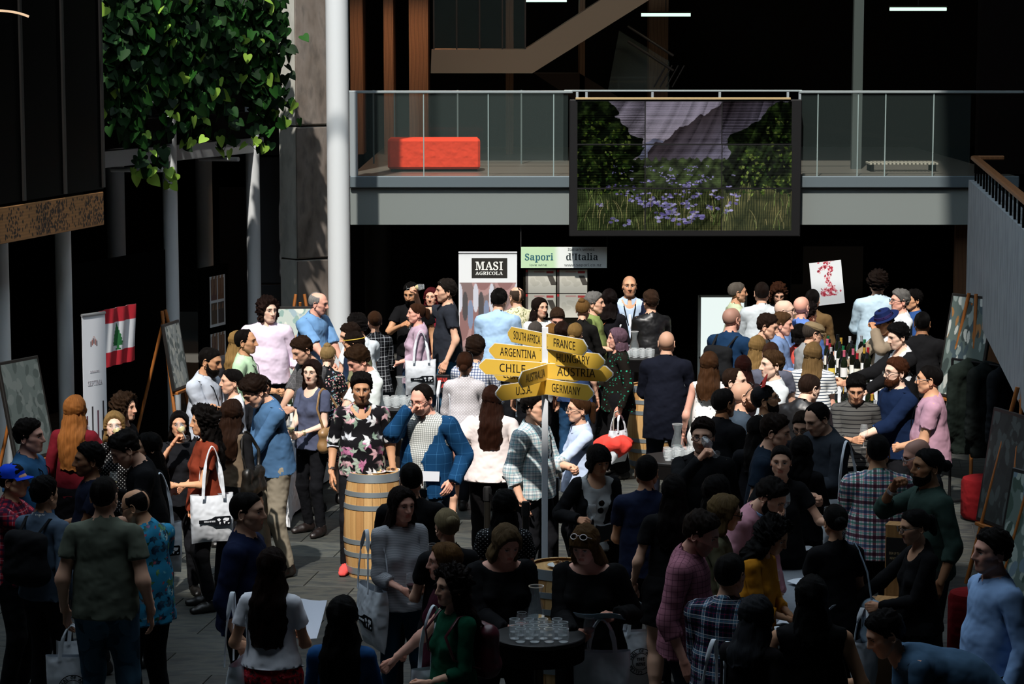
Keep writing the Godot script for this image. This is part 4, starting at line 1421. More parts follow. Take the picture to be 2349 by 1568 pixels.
func build_shell() -> void:
	var black := mat(C("#100f0f"), 0.9)
	var black2 := mat(C("#0a0a0a"), 0.9)
	var wallm := mat(C("#2a2826"), 0.9)
	# floor: slate tiles on a grout bed
	var fl := struct("floor", rect_prism(-14, 14, -0.3, -0.012, 6, -46), mat(C("#4a4a46"), 0.95))
	var tm := []
	for i in 6:
		var m := StandardMaterial3D.new()
		var k: float = [0.86, 0.95, 1.0, 1.08, 0.9, 1.15][i]
		m.albedo_texture = mats["slate"] if mats.has("slate") else null
		if m.albedo_texture == null:
			mats["slate"] = ramp_tex(0.012, 11, [C("#24282a"), C("#343838"), C("#424440"), C("#2c3032")], 512, 5)
			m.albedo_texture = mats["slate"]
		m.albedo_color = Color(k, k * 0.99, k * 0.97)
		m.uv1_triplanar = true; m.uv1_world_triplanar = true; m.uv1_scale = Vector3(0.55, 0.55, 1.3) ; m.uv1_offset = Vector3(0.31 * i, 0.17 * i, 0.45 * i)
		m.roughness = 0.62; m.metallic_specular = 0.4
		m.heightmap_enabled = true; m.heightmap_texture = noise_tex(0.02, 5, 256, 5); m.heightmap_scale = 0.7
		tm.append(m)
	var tile := MB.new(); tile.box(Vector3(0, -0.006, 0), Vector3(0.892, 0.012, 0.592), Basis.IDENTITY, 0.003)
	var tmesh := tile.mesh()
	var rb := Basis(Vector3.UP, -0.145)
	var rest := MB.new()
	var g := RandomNumberGenerator.new(); g.seed = 4
	var count := 0
	for j in range(-46, 10):
		for i in range(-18, 19):
			var p: Vector3 = rb * Vector3(i * 0.9 + (0.45 if posmod(j, 2) == 1 else 0.0), 0, j * 0.6) + Vector3(0, 0, -2.0)
			if absf(p.x) > 9.0 or p.z > 3.0 or p.z < -40.0: continue
			var sees := p.z < -15.4 and p.z > -25.6 and p.x > -4.0 and p.x < 4.6
			if sees and count < 300:
				var o := obj("tile", tmesh, tm[g.randi() % 6], fl, Transform3D(rb, p))
				o.set_meta("kind", "structure")
				count += 1
			else:
				rest.box(p + Vector3(0, -0.006, 0), Vector3(0.892, 0.012, 0.592), rb)
	obj("tile_field", rest, tm[2], fl).set_meta("kind", "stuff")
	# enclosing walls and roof
	struct("wall_left", rect_prism(-9.6, -9.3, -0.3, ROOF + 0.4, 6, -46), black)
	struct("wall_right", rect_prism(9.3, 9.6, -0.3, ROOF + 0.4, 6, -46), black)
	struct("wall_back", rect_prism(-9.6, 9.6, -0.3, ROOF + 0.4, -42, -42.3), black)
	struct("wall_front", rect_prism(-9.6, 9.6, -0.3, ROOF + 0.4, 6, 6.3), wallm)
	var sl := shadow_line()
	var poly := PackedVector2Array([Vector2(-9.6 - 6, 6.3), Vector2(9.6, 6.3)])
	poly.append(Vector2(9.6, sl[-1].z))
	for i in range(sl.size() - 1, -1, -1): poly.append(Vector2(sl[i].x, sl[i].z))
	poly.append(Vector2(-15.6, sl[0].z))
	var rf := MB.new()
	var lay := Transform3D(Basis(Vector3(1, 0, 0), Vector3(0, 0, 1), Vector3(0, 1, 0)), Vector3(0, ROOF, 0))
	rf.prism(poly, 0.0, 0.35, lay)
	rf.box(Vector3(0, ROOF + 0.175, -35.0), Vector3(31.2, 0.35, 16.0))
	rf.prism(PackedVector2Array([Vector2(sl[-1].x, sl[-1].z), Vector2(9.6, sl[-1].z), Vector2(9.6, -28), Vector2(sl[-1].x + 2.3, -28)]), 0.0, 0.349, lay)
	rf.box(Vector3(-12.5, ROOF + 0.175, -20), Vector3(2.4, 0.348, 20))
	struct("ceiling", rf, black)
	for i in 4:
		var z := -15.2 - i * 3.4
		struct("trim_%d" % (i + 1), rect_prism(-11.4, 3.0, ROOF + 0.22, ROOF + 0.3, z, z + 0.05), mat(C("#5a5c5e"), 0.6))
	# the block on the left: floor slab above the columns, dark upper storey, room behind
	for m in [black, black2]: m.metallic_specular = 0.08
	var dx := Vector3(0.37, 0, -1).normalized()
	var fb := dir_basis(dx)
	var mid := Vector3(facade(25.0) - 2.6, 3.66, -25.0)
	var sb := MB.new(); sb.box(mid, Vector3(16.0, 0.3, 5.0), fb)
	struct("ceiling_gallery", sb, black2)
	var uw := MB.new(); uw.box(Vector3(facade(30.0) - 0.75, 8.4, -30.0), Vector3(4.6, 9.2, 0.3), fb)
	struct("wall_upper", uw, black2)
	var inner := MB.new(); inner.box(Vector3(facade(25.0) - 2.9, 1.7, -25.0), Vector3(17.0, 3.6, 0.2), fb)
	struct("wall_inner", inner, black2)

func round_column(called: String, px: float, wpx: float, z: float, y0: float, y1: float, m: Material) -> void:
	var p := on_z(px, 500, z)
	var r := wpx * 0.5 * z / F
	var mb := MB.new()
	mb.lathe([Vector2(0, y0), Vector2(r, y0), Vector2(r, y1), Vector2(0, y1)], 28)
	var o := struct(called, mb, m)
	o.position = Vector3(p.x, 0, p.z)

func concrete(base: String, dark: String, sd: int, rough := 0.85) -> StandardMaterial3D:
	var m := StandardMaterial3D.new()
	m.albedo_texture = ramp_tex(0.01, sd, [C(dark), C(base), C(base).lightened(0.12), C(dark).lightened(0.1)], 512, 5)
	m.uv1_triplanar = true; m.uv1_world_triplanar = true; m.uv1_scale = Vector3(0.9, 0.28, 0.9)
	m.roughness = rough
	m.heightmap_enabled = true; m.heightmap_texture = noise_tex(0.03, sd + 2, 256, 4); m.heightmap_scale = 0.6
	return m

func build_structure() -> void:
	var colm := mat(C("#cdd2d4"), 0.55)
	var grey := mat(C("#8e979b"), 0.5)
	var steel := mat(C("#68757b"), 0.4, 0.3)
	var fasc := mat(C("#747c7a"), 0.7)
	var black := mat(C("#0e0d0d"), 0.8)
	# columns
	round_column("column", 777, 52, 29.0, 0, 10.5, colm)
	round_column("column", -6, 46, 23.6, 0, 2.9, colm)
	round_column("column", 143, 37, 25.3, 0, 2.9, colm)
	round_column("column", 391, 34, 28.0, 0, 6.2, colm)
	round_column("column", 581, 32, 30.0, 0, 6.2, colm)
	round_column("column", 266, 42, 29.6, 0, 3.5, colm)
	round_column("column", 469, 38, 31.4, 0, 3.5, colm)
	round_column("column", 866, 60, 34.0, 0, 2.4, mat(C("#2c2a28"), 0.6))
	# concrete pier in three lifts
	var pier := thing("concrete_pier", "", "", on_z(682, 500, 30.0))
	pier.position.y = 0
	pier.set_meta("kind", "structure")
	var cm := concrete("#b0b1a8", "#7c7e78", 21)
	var cm2 := concrete("#6f655c", "#37342f", 23)
	for i in 4:
		var y0: float = [0.0, 2.0, 3.64, 6.5][i]; var y1: float = [1.98, 3.62, 6.48, 11.0][i]
		var a := MB.new()
		a.prism(PackedVector2Array([Vector2(0, 0), Vector2(0.42, 0.3), Vector2(0.1, 0.75), Vector2(-0.235, 0.24)]), y0, y1, Transform3D(Basis(Vector3(1, 0, 0), Vector3(0, 0, -1), Vector3(0, 1, 0)), Vector3.ZERO))
		obj("pier_block", a, cm, pier)
		var b := MB.new()
		b.box(Vector3(0.20, (y0 + y1) / 2, -0.128), Vector3(0.5, y1 - y0 - 0.02, 0.03), dir_basis(Vector3(0.42, 0, -0.3)), 0.006)
		obj("facing_slab", b, cm2, pier)
	# dark cladding between the columns and the pier
	var cl := MB.new()
	for k in 7:
		cl.box(on_z(622, 500, 30.8) * Vector3(1, 0, 1) + Vector3(-0.02, 0.8 + k * 1.62, 0), Vector3(0.3, 1.6, 0.06), Basis.IDENTITY, 0.008)
	struct("wall_cladding", cl, mat(C("#33363a"), 0.5))
	# mezzanine
	var ZM := 30.3
	var xl := on_z(803, 400, ZM).x; var xa := on_z(1304, 400, ZM).x; var xb := on_z(1835, 400, ZM).x; var xr := on_z(2226, 400, ZM).x + 0.6
	var yt := on_z(1000, 405, ZM).y; var ys := on_z(1000, 432, ZM).y; var yb := on_z(1000, 515, ZM).y
	struct("mezzanine_slab", rect_prism(xl, xr, yb + 0.02, yt, -ZM - 0.06, -41.9), mat(C("#57564f"), 0.35))
	struct("mezzanine_fascia", rect_prism(xl, xr, yb, ys, -ZM, -ZM - 0.06), fasc)
	var ch := MB.new()
	ch.box(Vector3((xl + xr) / 2, (yt + ys) / 2 + 0.01, -ZM + 0.015), Vector3(xr - xl, yt - ys, 0.09), Basis.IDENTITY, 0.012)
	struct("mezzanine_edge_channel", ch, steel)
	var rail := thing("glass_balustrade", "glass balustrade with thin steel handrail along the mezzanine edge", "balustrade", Vector3(0, yt, -ZM + 0.02))
	var rh := on_z(1000, 208, ZM).y - yt
	var hr := MB.new()
	hr.box(Vector3((xl + xa) / 2, rh - 0.015, 0), Vector3(xa - xl + 0.1, 0.035, 0.05), Basis.IDENTITY, 0.008)
	hr.box(Vector3((xb + xr) / 2, rh - 0.015, 0), Vector3(xr - xb + 0.06, 0.035, 0.05), Basis.IDENTITY, 0.008)
	hr.box(Vector3((xa + xb) / 2, rh - 0.01, -0.35), Vector3(xb - xa + 0.1, 0.025, 0.04), Basis.IDENTITY, 0.006)
	obj("handrail", hr, mat(C("#aab6b8"), 0.35, 0.5), rail)
	var po := MB.new(); po.box(Vector3(xl + 0.05, rh / 2, 0), Vector3(0.1, rh, 0.06), Basis.IDENTITY, 0.01)
	obj("end_post", po, grey, rail)
	for p in [1322, 1345, 1496, 1650, 1806, 1826]:
		var q := MB.new(); q.box(Vector3(on_z(p, 300, ZM + 0.33).x, rh / 2, -0.35 if p > 1330 and p < 1820 else 0.0), Vector3(0.03, rh - 0.03, 0.03))
		obj("post", q, grey, rail)
	var gm := glass_mat(0.02, C("#9fb8b4")); gm.metallic_specular = 0.2
	var cuts := [803, 972, 1120, 1270, 1304]
	for set_ in [cuts, [1835, 1875, 1967, 2030, 2140, 2226]]:
		for i in set_.size() - 1:
			var x0 := on_z(set_[i], 300, ZM).x; var x1 := on_z(set_[i + 1], 300, ZM).x
			var gp := MB.new(); gp.box(Vector3((x0 + x1) / 2, rh / 2 - 0.01, 0), Vector3(x1 - x0 - 0.012, rh - 0.05, 0.012))
			obj("glass_panel", gp, gm, rail)
			if i > 0:
				var jn := MB.new(); jn.box(Vector3(x0, rh / 2 - 0.01, 0.0), Vector3(0.013, rh - 0.03, 0.02))
				obj("glazing_bar", jn, mat(C("#9db0ae"), 0.3, 0.3), rail)
	# rear balustrade of the mezzanine
	var rr := thing("rear_balustrade", "far glass balustrade with slim posts behind the red bench", "balustrade", Vector3(0, yt, -33.4))
	for p in [857, 905, 1050, 1196]:
		var q := MB.new(); q.box(Vector3(on_z(p, 300, 33.4).x, 0.5, 0), Vector3(0.02, 1.0, 0.03))
		obj("post", q, mat(C("#5c6a68"), 0.4, 0.3), rr)
	var rg := MB.new(); rg.box(Vector3((xl + xa) / 2, 0.5, 0), Vector3(xa - xl, 0.95, 0.012)); obj("glass_panel", rg, gm, rr)
	# red upholstered bench
	var zs := 31.4
	var b0 := on_z(888, 395, zs); var b1 := on_z(1100, 320, zs)
	var bench := thing("red_bench", "long orange-red upholstered block bench behind the mezzanine glass", "bench", Vector3((b0.x + b1.x) / 2, yt, -zs - 0.3), 0.03)
	var bw := b1.x - b0.x; var bh := 0.41
	var cu := MB.new(); cu.box(Vector3(0, bh / 2 + 0.02, 0), Vector3(bw, bh - 0.02, 0.6), Basis.IDENTITY, 0.03)
	obj("upholstery", cu, cloth("#c43c24"), bench)
	var pl := MB.new(); pl.box(Vector3(0, 0.012, 0), Vector3(bw - 0.08, 0.024, 0.52)); obj("plinth", pl, black, bench)
	# bench-like table on the right of the mezzanine
	var tb := thing("slatted_bench", "low slatted bench behind the right mezzanine glass", "bench", Vector3(on_z(2070, 400, 31.5).x, yt, -31.6))
	for k in 18:
		var q := MB.new(); q.box(Vector3(-0.42 + k * 0.05, 0.1, 0), Vector3(0.03, 0.03, 0.4), Basis.IDENTITY, 0.005); obj("slat", q, mat(C("#8d8c7e"), 0.5), tb)
	for sx in [-0.4, 0.4]:
		var q := MB.new(); q.box(Vector3(sx, 0.045, 0), Vector3(0.04, 0.09, 0.36)); obj("leg", q, black, tb)
	struct("column_mezzanine", rect_prism(on_z(1955, 300, 32.0).x, on_z(1977, 300, 32.0).x, yt, 8.0, -32.0, -32.12), mat(C("#39423f"), 0.5))
	# wall under the mezzanine, and the stretches of timber in it
	struct("wall_under_mezzanine", rect_prism(-4.5, 8.5, 0, yb + 0.01, -37.5, -37.7), mat(C("#141110"), 0.85))
	struct("wall_mezzanine", rect_prism(-9.3, 9.3, yt, ROOF, -38.4, -38.6), mat(C("#120e0b"), 0.85))
	var wood := wood_mat("#8c6846", "#5c4028", 0.6)
	for f in [[803, 832], [880, 902], [938, 982], [1330, 1342], [1160, 1178]]:
		var x0 := on_z(f[0], 100, 36.0).x; var x1 := on_z(f[1], 100, 36.0).x
		struct("timber_fin", rect_prism(x0, x1, yt, 7.5, -36.0, -36.8), wood)
	struct("timber_pier", rect_prism(on_z(1489, 70, 37.0).x, on_z(1533, 70, 37.0).x, yt, 7.5, -37.0, -37.5), wood)
	# stair: a landing and a flight seen from its side
	var st := thing("staircase", "", "", Vector3.ZERO)
	st.set_meta("kind", "structure")
	var zst := 34.2
	var P := []
	for q in [[990, 113], [1205, 113], [1378, 0], [1500, -80], [1610, -80], [1489, 0], [1221, 168], [988, 168]]:
		var w := on_z(q[0], q[1], zst); P.append(Vector2(w.x, w.y))
	var sp := MB.new(); sp.prism(PackedVector2Array(P), -zst, -zst - 2.0)
	obj("stair_stringer", sp, mat(C("#a5896c"), 0.75), st)
	var sg := MB.new()
	var g0 := on_z(995, 113, zst); var g1 := on_z(1205, 113, zst)
	sg.box(Vector3((g0.x + g1.x) / 2, g0.y + 0.55, -zst - 0.05), Vector3(g1.x - g0.x, 1.1, 0.012)); obj("glass_panel", sg, glass_mat(0.1, C("#7a8a80")), st)
	for k in 5:
		var q := MB.new(); q.box(Vector3(lerpf(g0.x, g1.x, k / 4.0), g0.y + 0.55, -zst - 0.05), Vector3(0.02, 1.1, 0.03)); obj("post", q, mat(C("#4a3a2c"), 0.5), st)
	# second flight going down behind it
	var P2 := []
	for q in [[1225, 168], [1330, 168], [1545, 300], [1545, 380]]:
		var w := on_z(q[0], q[1], 36.0); P2.append(Vector2(w.x, w.y))
	var s2 := MB.new(); s2.prism(PackedVector2Array(P2), -36.0, -36.6); obj("lower_stringer", s2, mat(C("#3a2b20"), 0.8), st)
	var s3 := MB.new()
	for k in 2:
		s3.tube([on_z(1440, 60 + k * 34, 35.4), on_z(1545, 128 + k * 34, 35.4)], 0.022, -1, 6)
	for k in 4:
		s3.tube([on_z(1500 + k * 14, 200, 35.4), on_z(1528 + k * 14, 150, 35.4)], 0.012, -1, 5)
	obj("handrail", s3, mat(C("#1c1612"), 0.5), st)
	var s4 := MB.new()
	s4.quad(on_z(1420, 70, 35.5), on_z(1535, 140, 35.5), on_z(1535, 205, 35.5), on_z(1395, 205, 35.5), Vector3(0, 0, 1))
	obj("glass_panel", s4, glass_mat(0.14, C("#a0b0a8")), st)
	# tube lamps under the upper ceiling
	var lab := ["slim white tube lamp above the staircase", "slim white tube lamp at upper right under the dark ceiling", "row of bright tube lamps at the very top over the landing"]
	for i in 3:
		var q: Array = [[1471, 1584, 34, 35.0], [2041, 2171, 21, 34.0], [1205, 1300, 1, 37.0]][i]
		var a := on_z(q[0], q[2], q[3]); var b := on_z(q[1], q[2], q[3])
		var lm := thing("tube_lamp", lab[i], "lamp", (a + b) / 2, 0.0, "tube lamps")
		var hs := MB.new(); hs.box(Vector3(0, 0.035, 0), Vector3(b.x - a.x + 0.02, 0.02, 0.07), Basis.IDENTITY, 0.004); obj("housing", hs, mat(C("#3a2f26"), 0.5), lm)
		var rd := MB.new(); rd.box(Vector3(0, 1.2, 0), Vector3(0.012, 2.3, 0.012)); obj("suspension_rod", rd, mat(C("#1a1716"), 0.5), lm)
		var tu := MB.new(); tu.tube([Vector3(-(b.x - a.x) / 2, 0, 0), Vector3((b.x - a.x) / 2, 0, 0)], 0.024, -1, 10); obj("glowing_tube", tu, glow(C("#d8ffe8"), 1.3), lm)
		var al := AreaLight3D.new(); al.name = "tube_light"; al.area_size = Vector2(b.x - a.x, 0.05); al.light_energy = 0.12; al.light_color = C("#ffe8c8"); al.shadow_enabled = true
		lm.add_child(al); al.position = Vector3(0, -0.03, 0); al.rotation.x = -PI / 2
	# warm downlights over the landing and the fins
	for i in 4:
		var q: Array = [[1060, -40, 33.2, 1.6], [1300, -60, 32.6, 1.6], [950, -90, 35.2, 2.2], [830, -90, 35.2, 1.6]][i]
		var p := on_z(q[0], q[1], q[2])
		var dl := thing("downlight", ["recessed warm downlight over the stair landing", "recessed warm downlight over the upper flight", "recessed warm downlight before the third timber fin", "recessed warm downlight before the first timber fin"][i], "lamp", p, 0.0, "warm downlights")
		var can := MB.new(); can.lathe([Vector2(0.0, 0.12), Vector2(0.07, 0.12), Vector2(0.07, 0.0), Vector2(0.05, 0.0), Vector2(0.05, 0.05)], 14); obj("can", can, black, dl)
		var bu := MB.new(); bu.lathe([Vector2(0.0, 0.035), Vector2(0.045, 0.04), Vector2(0.045, 0.05), Vector2(0.0, 0.05)], 14); obj("glowing_lens", bu, glow(C("#ffb878"), 3.0), dl)
		var sl := SpotLight3D.new(); sl.name = "downlight_beam"; sl.light_color = C("#ffc498"); sl.light_energy = q[3]; sl.spot_range = 30; sl.spot_angle = 62; sl.spot_attenuation = 2.0; sl.light_size = 0.04; sl.shadow_enabled = true
		dl.add_child(sl); sl.position.y = -0.02
		sl.rotation = Vector3(-PI / 2 + [0.5, 0.35, 0.0, 0.0][i] * -1.0, 0, 0) if i >= 2 else Vector3(-PI / 2 - 0.45, 0, 0)
	# left block: beam, bar, perforated timber fascia, dark glass
	var bm := MB.new()
	var e0 := Vector3(facade(25.4), 3.4, -25.4); var e1 := Vector3(facade(30.2), 3.4, -30.2)
	bm.box((e0 + e1) / 2, Vector3((e1 - e0).length(), 0.185, 0.1), dir_basis(e1 - e0), 0.008)
	struct("beam", bm, mat(C("#9ea3a6"), 0.5))
	var rbm := MB.new(); rbm.tube([on_z(310, 236, 28.6), on_z(512, 226, 29.8)], 0.035, -1, 10)
	struct("beam_upper", rbm, mat(C("#85878a"), 0.5))
	for i in 2:
		var q: Array = [[256, 372, 389, 383, 27.0], [458, 547, 364, 359, 29.2]][i]
		var t := MB.new(); t.tube([on_z(q[0], q[2], q[4] + 0.3), on_z(q[1], q[3] + 6, q[4])], 0.028, -1, 10)
		var o := tag(obj("spotlight_tube", t, mat(C("#c4c8ca"), 0.4)), ["white tube fitting under the beam, left of the vine tips", "white tube fitting under the beam, right of the middle column"][i], "light fitting")
	# perforated timber fascia
	var pa := on_z(0, 518, 22.7); var pb := on_z(232, 474, 25.0)
	pa = pa + (pa - pb) * 0.6
	var pf := MB.new(); pf.box((pa + pb) / 2, Vector3((pb - pa).length(), 0.34, 0.06), dir_basis(pb - pa), 0.006)
	struct("perforated_fascia", pf, perforated())
	var gl := MB.new(); gl.box((pa + pb) / 2 + Vector3(0, 1.9, 0), Vector3((pb - pa).length() + 0.04, 3.4, 0.05), dir_basis(pb - pa))
	var gmat := mat(C("#030303"), 0.3, 0.0, "darkglass"); gmat.metallic_specular = 0.1
	struct("window_1", gl, gmat)
	for k in 5:
		var q := MB.new(); var c := pb.lerp(pa, k / 4.0 + 0.001)
		q.box(c + Vector3(0, 1.9, 0) + dir_basis(pb - pa).z * 0.03, Vector3(0.05, 3.4, 0.03), dir_basis(pb - pa))
		obj("mullion", q, mat(C("#171615"), 0.4), get_node("window_1"))
	# back of that volume
	var vb := MB.new(); vb.box((pa + pb) / 2 + Vector3(-1.2, 1.75, -0.5), Vector3((pb - pa).length(), 3.9, 2.0), dir_basis(pb - pa)); struct("wall_glass_room", vb, black)
	var arc_pts := []
	for k in 9: arc_pts.append(on_z(lerpf(-30, 66, k / 8.0), 24 + 14 * pow(k / 8.0, 3.0), 22.2))
	var ar := MB.new(); ar.tube(arc_pts, 0.012, -1, 6); tag(obj("curved_strip_lamp", ar, glow(C("#ffd8b0"), 0.9)), "curved warm strip lamp in the dark glass room, upper left", "lamp")
	# parapet and rail on the right
	var p0 := on_z(2222, 412, 28.0); var p1 := on_z(2349, 530, 20.7)
	p1.y = p0.y
	var ext := p1 + (p1 - p0) * 0.8
	var pp := MB.new()
	var yb0 := on_z(2222, 680, 28.0).y
	var b := dir_basis(ext - p0)
	var L := (ext - p0).length()
	pp.prism(PackedVector2Array([Vector2(0, yb0), Vector2(L, yb0 - 0.26), Vector2(L, p0.y), Vector2(0.0, p0.y)]), -0.22, 0.0, Transform3D(Basis(b.x, Vector3.UP, b.z), Vector3(p0.x, 0, p0.z)))
	struct("parapet", pp, concrete("#848c90", "#727a7e", 33))
	var hr0 := on_z(2236, 362, 28.0); var hr1 := on_z(2349, 438, 21.0)
	hr1.y = hr0.y
	var hx := hr1 + (hr1 - hr0) * 0.8
	var hand := thing("stair_handrail", "brown timber handrail on dark balusters above the grey parapet", "handrail", Vector3.ZERO)
	var hb := MB.new(); hb.box((hr0 + hx) / 2, Vector3((hx - hr0).length(), 0.05, 0.09), dir_basis(hx - hr0), 0.012)
	hb.box(hr0 + Vector3(0.16, 0, -0.02), Vector3(0.36, 0.05, 0.09), Basis.IDENTITY, 0.012)
	obj("rail", hb, wood_mat("#9a6a44", "#6a4428", 0.45), hand)
	for k in 26:
		var c := hr0.lerp(hx, (k + 0.5) / 26.0)
		var q := MB.new(); q.box(Vector3(c.x, (p0.y + hr0.y) / 2 - 0.02, c.z), Vector3(0.05, hr0.y - p0.y + 0.02, 0.02), dir_basis(hx - hr0)); obj("baluster", q, black, hand)
	# plywood wall under the parapet, far right
	struct("wall_plywood", rect_prism(on_z(2192, 700, 30.5).x, 7.5, 0, 2.38, -30.6, -30.7), wood_mat("#6e4a2c", "#4a2f1a", 0.6))
	struct("wall_right_bay", rect_prism(on_z(2195, 300, 31.0).x + 0.25, 7.6, yt, 8.0, -30.9, -31.1), mat(C("#151110"), 0.8))

func wood_mat(a: String, b: String, rough: float) -> StandardMaterial3D:
	var k := "wood" + a + b
	if mats.has(k): return mats[k]
	var g := RandomNumberGenerator.new(); g.seed = hash(k)
	var im := Image.create(64, 256, false, Image.FORMAT_RGB8)
	var ph := []
	for i in 6: ph.append(g.randf() * 9)
	for x in 64:
		for y in 256:
			var t := 0.5 + 0.28 * sin(x * 0.9 + ph[0] + 1.4 * sin(y * 0.024 + ph[1])) * sin(x * 0.31 + ph[2]) + 0.22 * g.randf() - 0.11
			im.set_pixel(x, y, C(a).lerp(C(b), clampf(t, 0, 1)))
	var m := StandardMaterial3D.new()
	m.albedo_texture = imtex(im); m.roughness = rough
	m.uv1_triplanar = true; m.uv1_scale = Vector3(3, 1.0, 3)
	mats[k] = m
	return m
func perforated() -> StandardMaterial3D:
	var im := Image.create(1024, 96, false, Image.FORMAT_RGB8)
	var g := RandomNumberGenerator.new(); g.seed = 8
	for x in 1024:
		for y in 96: im.set_pixel(x, y, C("#a0703e").darkened(0.12 * g.randf() + 0.06 * sin(y * 0.7)))
	for k in 46:
		var cx := g.randf() * 1024; var w := g.randf_range(10, 34)
		for j in 16:
			var px := cx + g.randfn(0, w); var py := g.randf_range(5, 90)
			var len_ := g.randf_range(3, 6)
			for dx in range(-2, 3):
				for dy in range(-int(len_), int(len_) + 1):
					if (dx / 2.6) ** 2 + (dy / len_) ** 2 < 1.0: im.set_pixel(posmod(int(px) + dx, 1024), clampi(int(py) + dy, 0, 95), C("#120a05"))
	var m := StandardMaterial3D.new()
	m.albedo_texture = imtex(im); m.roughness = 0.6
	return m
# ---------- things that stand about ----------
var BOT := {}
func facing_cam(at: Vector3) -> float:
	return atan2(-at.x, -at.z)

func vineyard() -> Image:
	var W := 498; var H := 300
	var im := Image.create(W, H, false, Image.FORMAT_RGB8)
	var n := FastNoiseLite.new(); n.seed = 5; n.frequency = 0.02; n.fractal_octaves = 4
	var sm := FastNoiseLite.new(); sm.seed = 3; sm.frequency = 0.02; sm.fractal_octaves = 2
	var n2 := FastNoiseLite.new(); n2.seed = 9; n2.frequency = 0.09; n2.noise_type = FastNoiseLite.TYPE_CELLULAR
	for y in H:
		for x in W:
			var u := float(x) / W; var v := float(y) / H
			var c := C("#8b8494").lerp(C("#a29aa4"), clampf(v * 2.2, 0, 1)).lerp(C("#6e6878"), u * 0.5)
			# far ridge and the big slope
			var r1 := 0.28 - 0.05 * sin(u * 9.0 + 1.0) + 0.05 * sm.get_noise_2d(x * 1.5, 10)
			if v > r1 + (0.0 if u > 0.3 else 0.3): c = C("#6e7088").lerp(C("#858aa0"), clampf((v - r1) * 5.0, 0, 1)) * (0.95 + 0.15 * n.get_noise_2d(x * 0.6, y * 0.6))
			var r2 := 0.36 - (u - 0.36) * 1.15 + 0.03 * sm.get_noise_2d(x * 2.0, 40)
			if u > 0.34 and v > r2:
				var q := clampf((v - r2) * 2.6, 0, 1)
				c = C("#2a2226").lerp(C("#7d7a8e"), q * (0.85 + 0.35 * n.get_noise_2d(x * 0.5, y * 0.6 + x * 0.5)))
			# vines left and right, meadow below
			var lf := 0.34 - v * 0.1 + 0.05 * sm.get_noise_2d(y * 1.2, x * 0.8) + (0.0 if v > 0.05 else -0.05)
			if v < 0.35: lf = 0.17 + v * 0.42 + 0.05 * sm.get_noise_2d(y * 1.4, x * 0.8)
			var rt := 0.7 - (v - 0.3) * 0.1 + 0.05 * sm.get_noise_2d(y * 1.2, x * 0.8 + 90.0) + maxf(0.0, 0.3 - v) * 0.75
			if u < lf or u > rt:
				var k := n2.get_noise_2d(x, y) * 0.5 + 0.5
				var sh := n.get_noise_2d(x * 1.3, y * 1.3 + 200)
				c = C("#0c120a").lerp(C("#48602a"), clampf(k * 1.1 + sh * 0.9 - 0.1, 0, 1))
				if k > 0.72 and sh > -0.05: c = c.lerp(C("#8f9c3c"), 0.6)
			elif v > 0.44 + 0.03 * sm.get_noise_2d(x * 3.0, 0):
				c = C("#20261a").lerp(C("#4c5c34"), clampf(0.5 + n.get_noise_2d(x * 2.0, y * 2.0), 0, 1))
			if v > 0.68 + 0.06 * n.get_noise_2d(x, 70):
				var st := absf(sin(x * 0.55 + 3.0 * n.get_noise_2d(x, y * 0.4)))
				c = C("#1c2414").lerp(C("#72804a").lerp(C("#8a7c50"), u), st * (0.45 + 0.55 * n.get_noise_2d(x * 0.7, y)))
			im.set_pixel(x, y, c)
	var g := RandomNumberGenerator.new(); g.seed = 2
	for i in 420:      # leaves
		var left := g.randf() < 0.5
		var x := g.randf_range(0, 130) if left else g.randf_range(370, 497)
		var y := g.randf_range(40, 215)
		if left and y < 60 and x > 80: continue
		if not left and y < 110 and x < 440: continue
		blob(im, x, y, g.randf_range(3, 8), g.randf_range(2, 5), g.randf() * PI, [C("#66802e"), C("#3c5a22"), C("#86984a"), C("#22351a")][g.randi() % 4].darkened(g.randf() * 0.4), true)
	for i in 110:      # purple flowers in clumps
		var x := clampf(g.randfn(240, 75), 60, 360); var y := clampf(g.randfn(205, 36), 150, 280)
		var s := lerpf(1.5, 5.5, (y - 150) / 130.0)
		for k in 4: blob(im, x + g.randfn(0, s * 1.6), y + g.randfn(0, s * 0.7), s, s * 0.6, 0, [C("#7f78ae"), C("#a29cc8"), C("#5c5488")][g.randi() % 3])
	for i in 90:       # grass blades
		var x := g.randf_range(0, 497); var y0 := g.randf_range(225, 299); var l := g.randf_range(15, 45); var b := g.randf_range(-0.5, 0.5)
		var c: Color = [C("#8a9a5a"), C("#5f7a3a"), C("#a89a6a")][g.randi() % 3]
		for k in int(l): im.set_pixel(posmod(int(x + b * k * k / l), W), clampi(int(y0 - k), 0, H - 1), c)
	return im

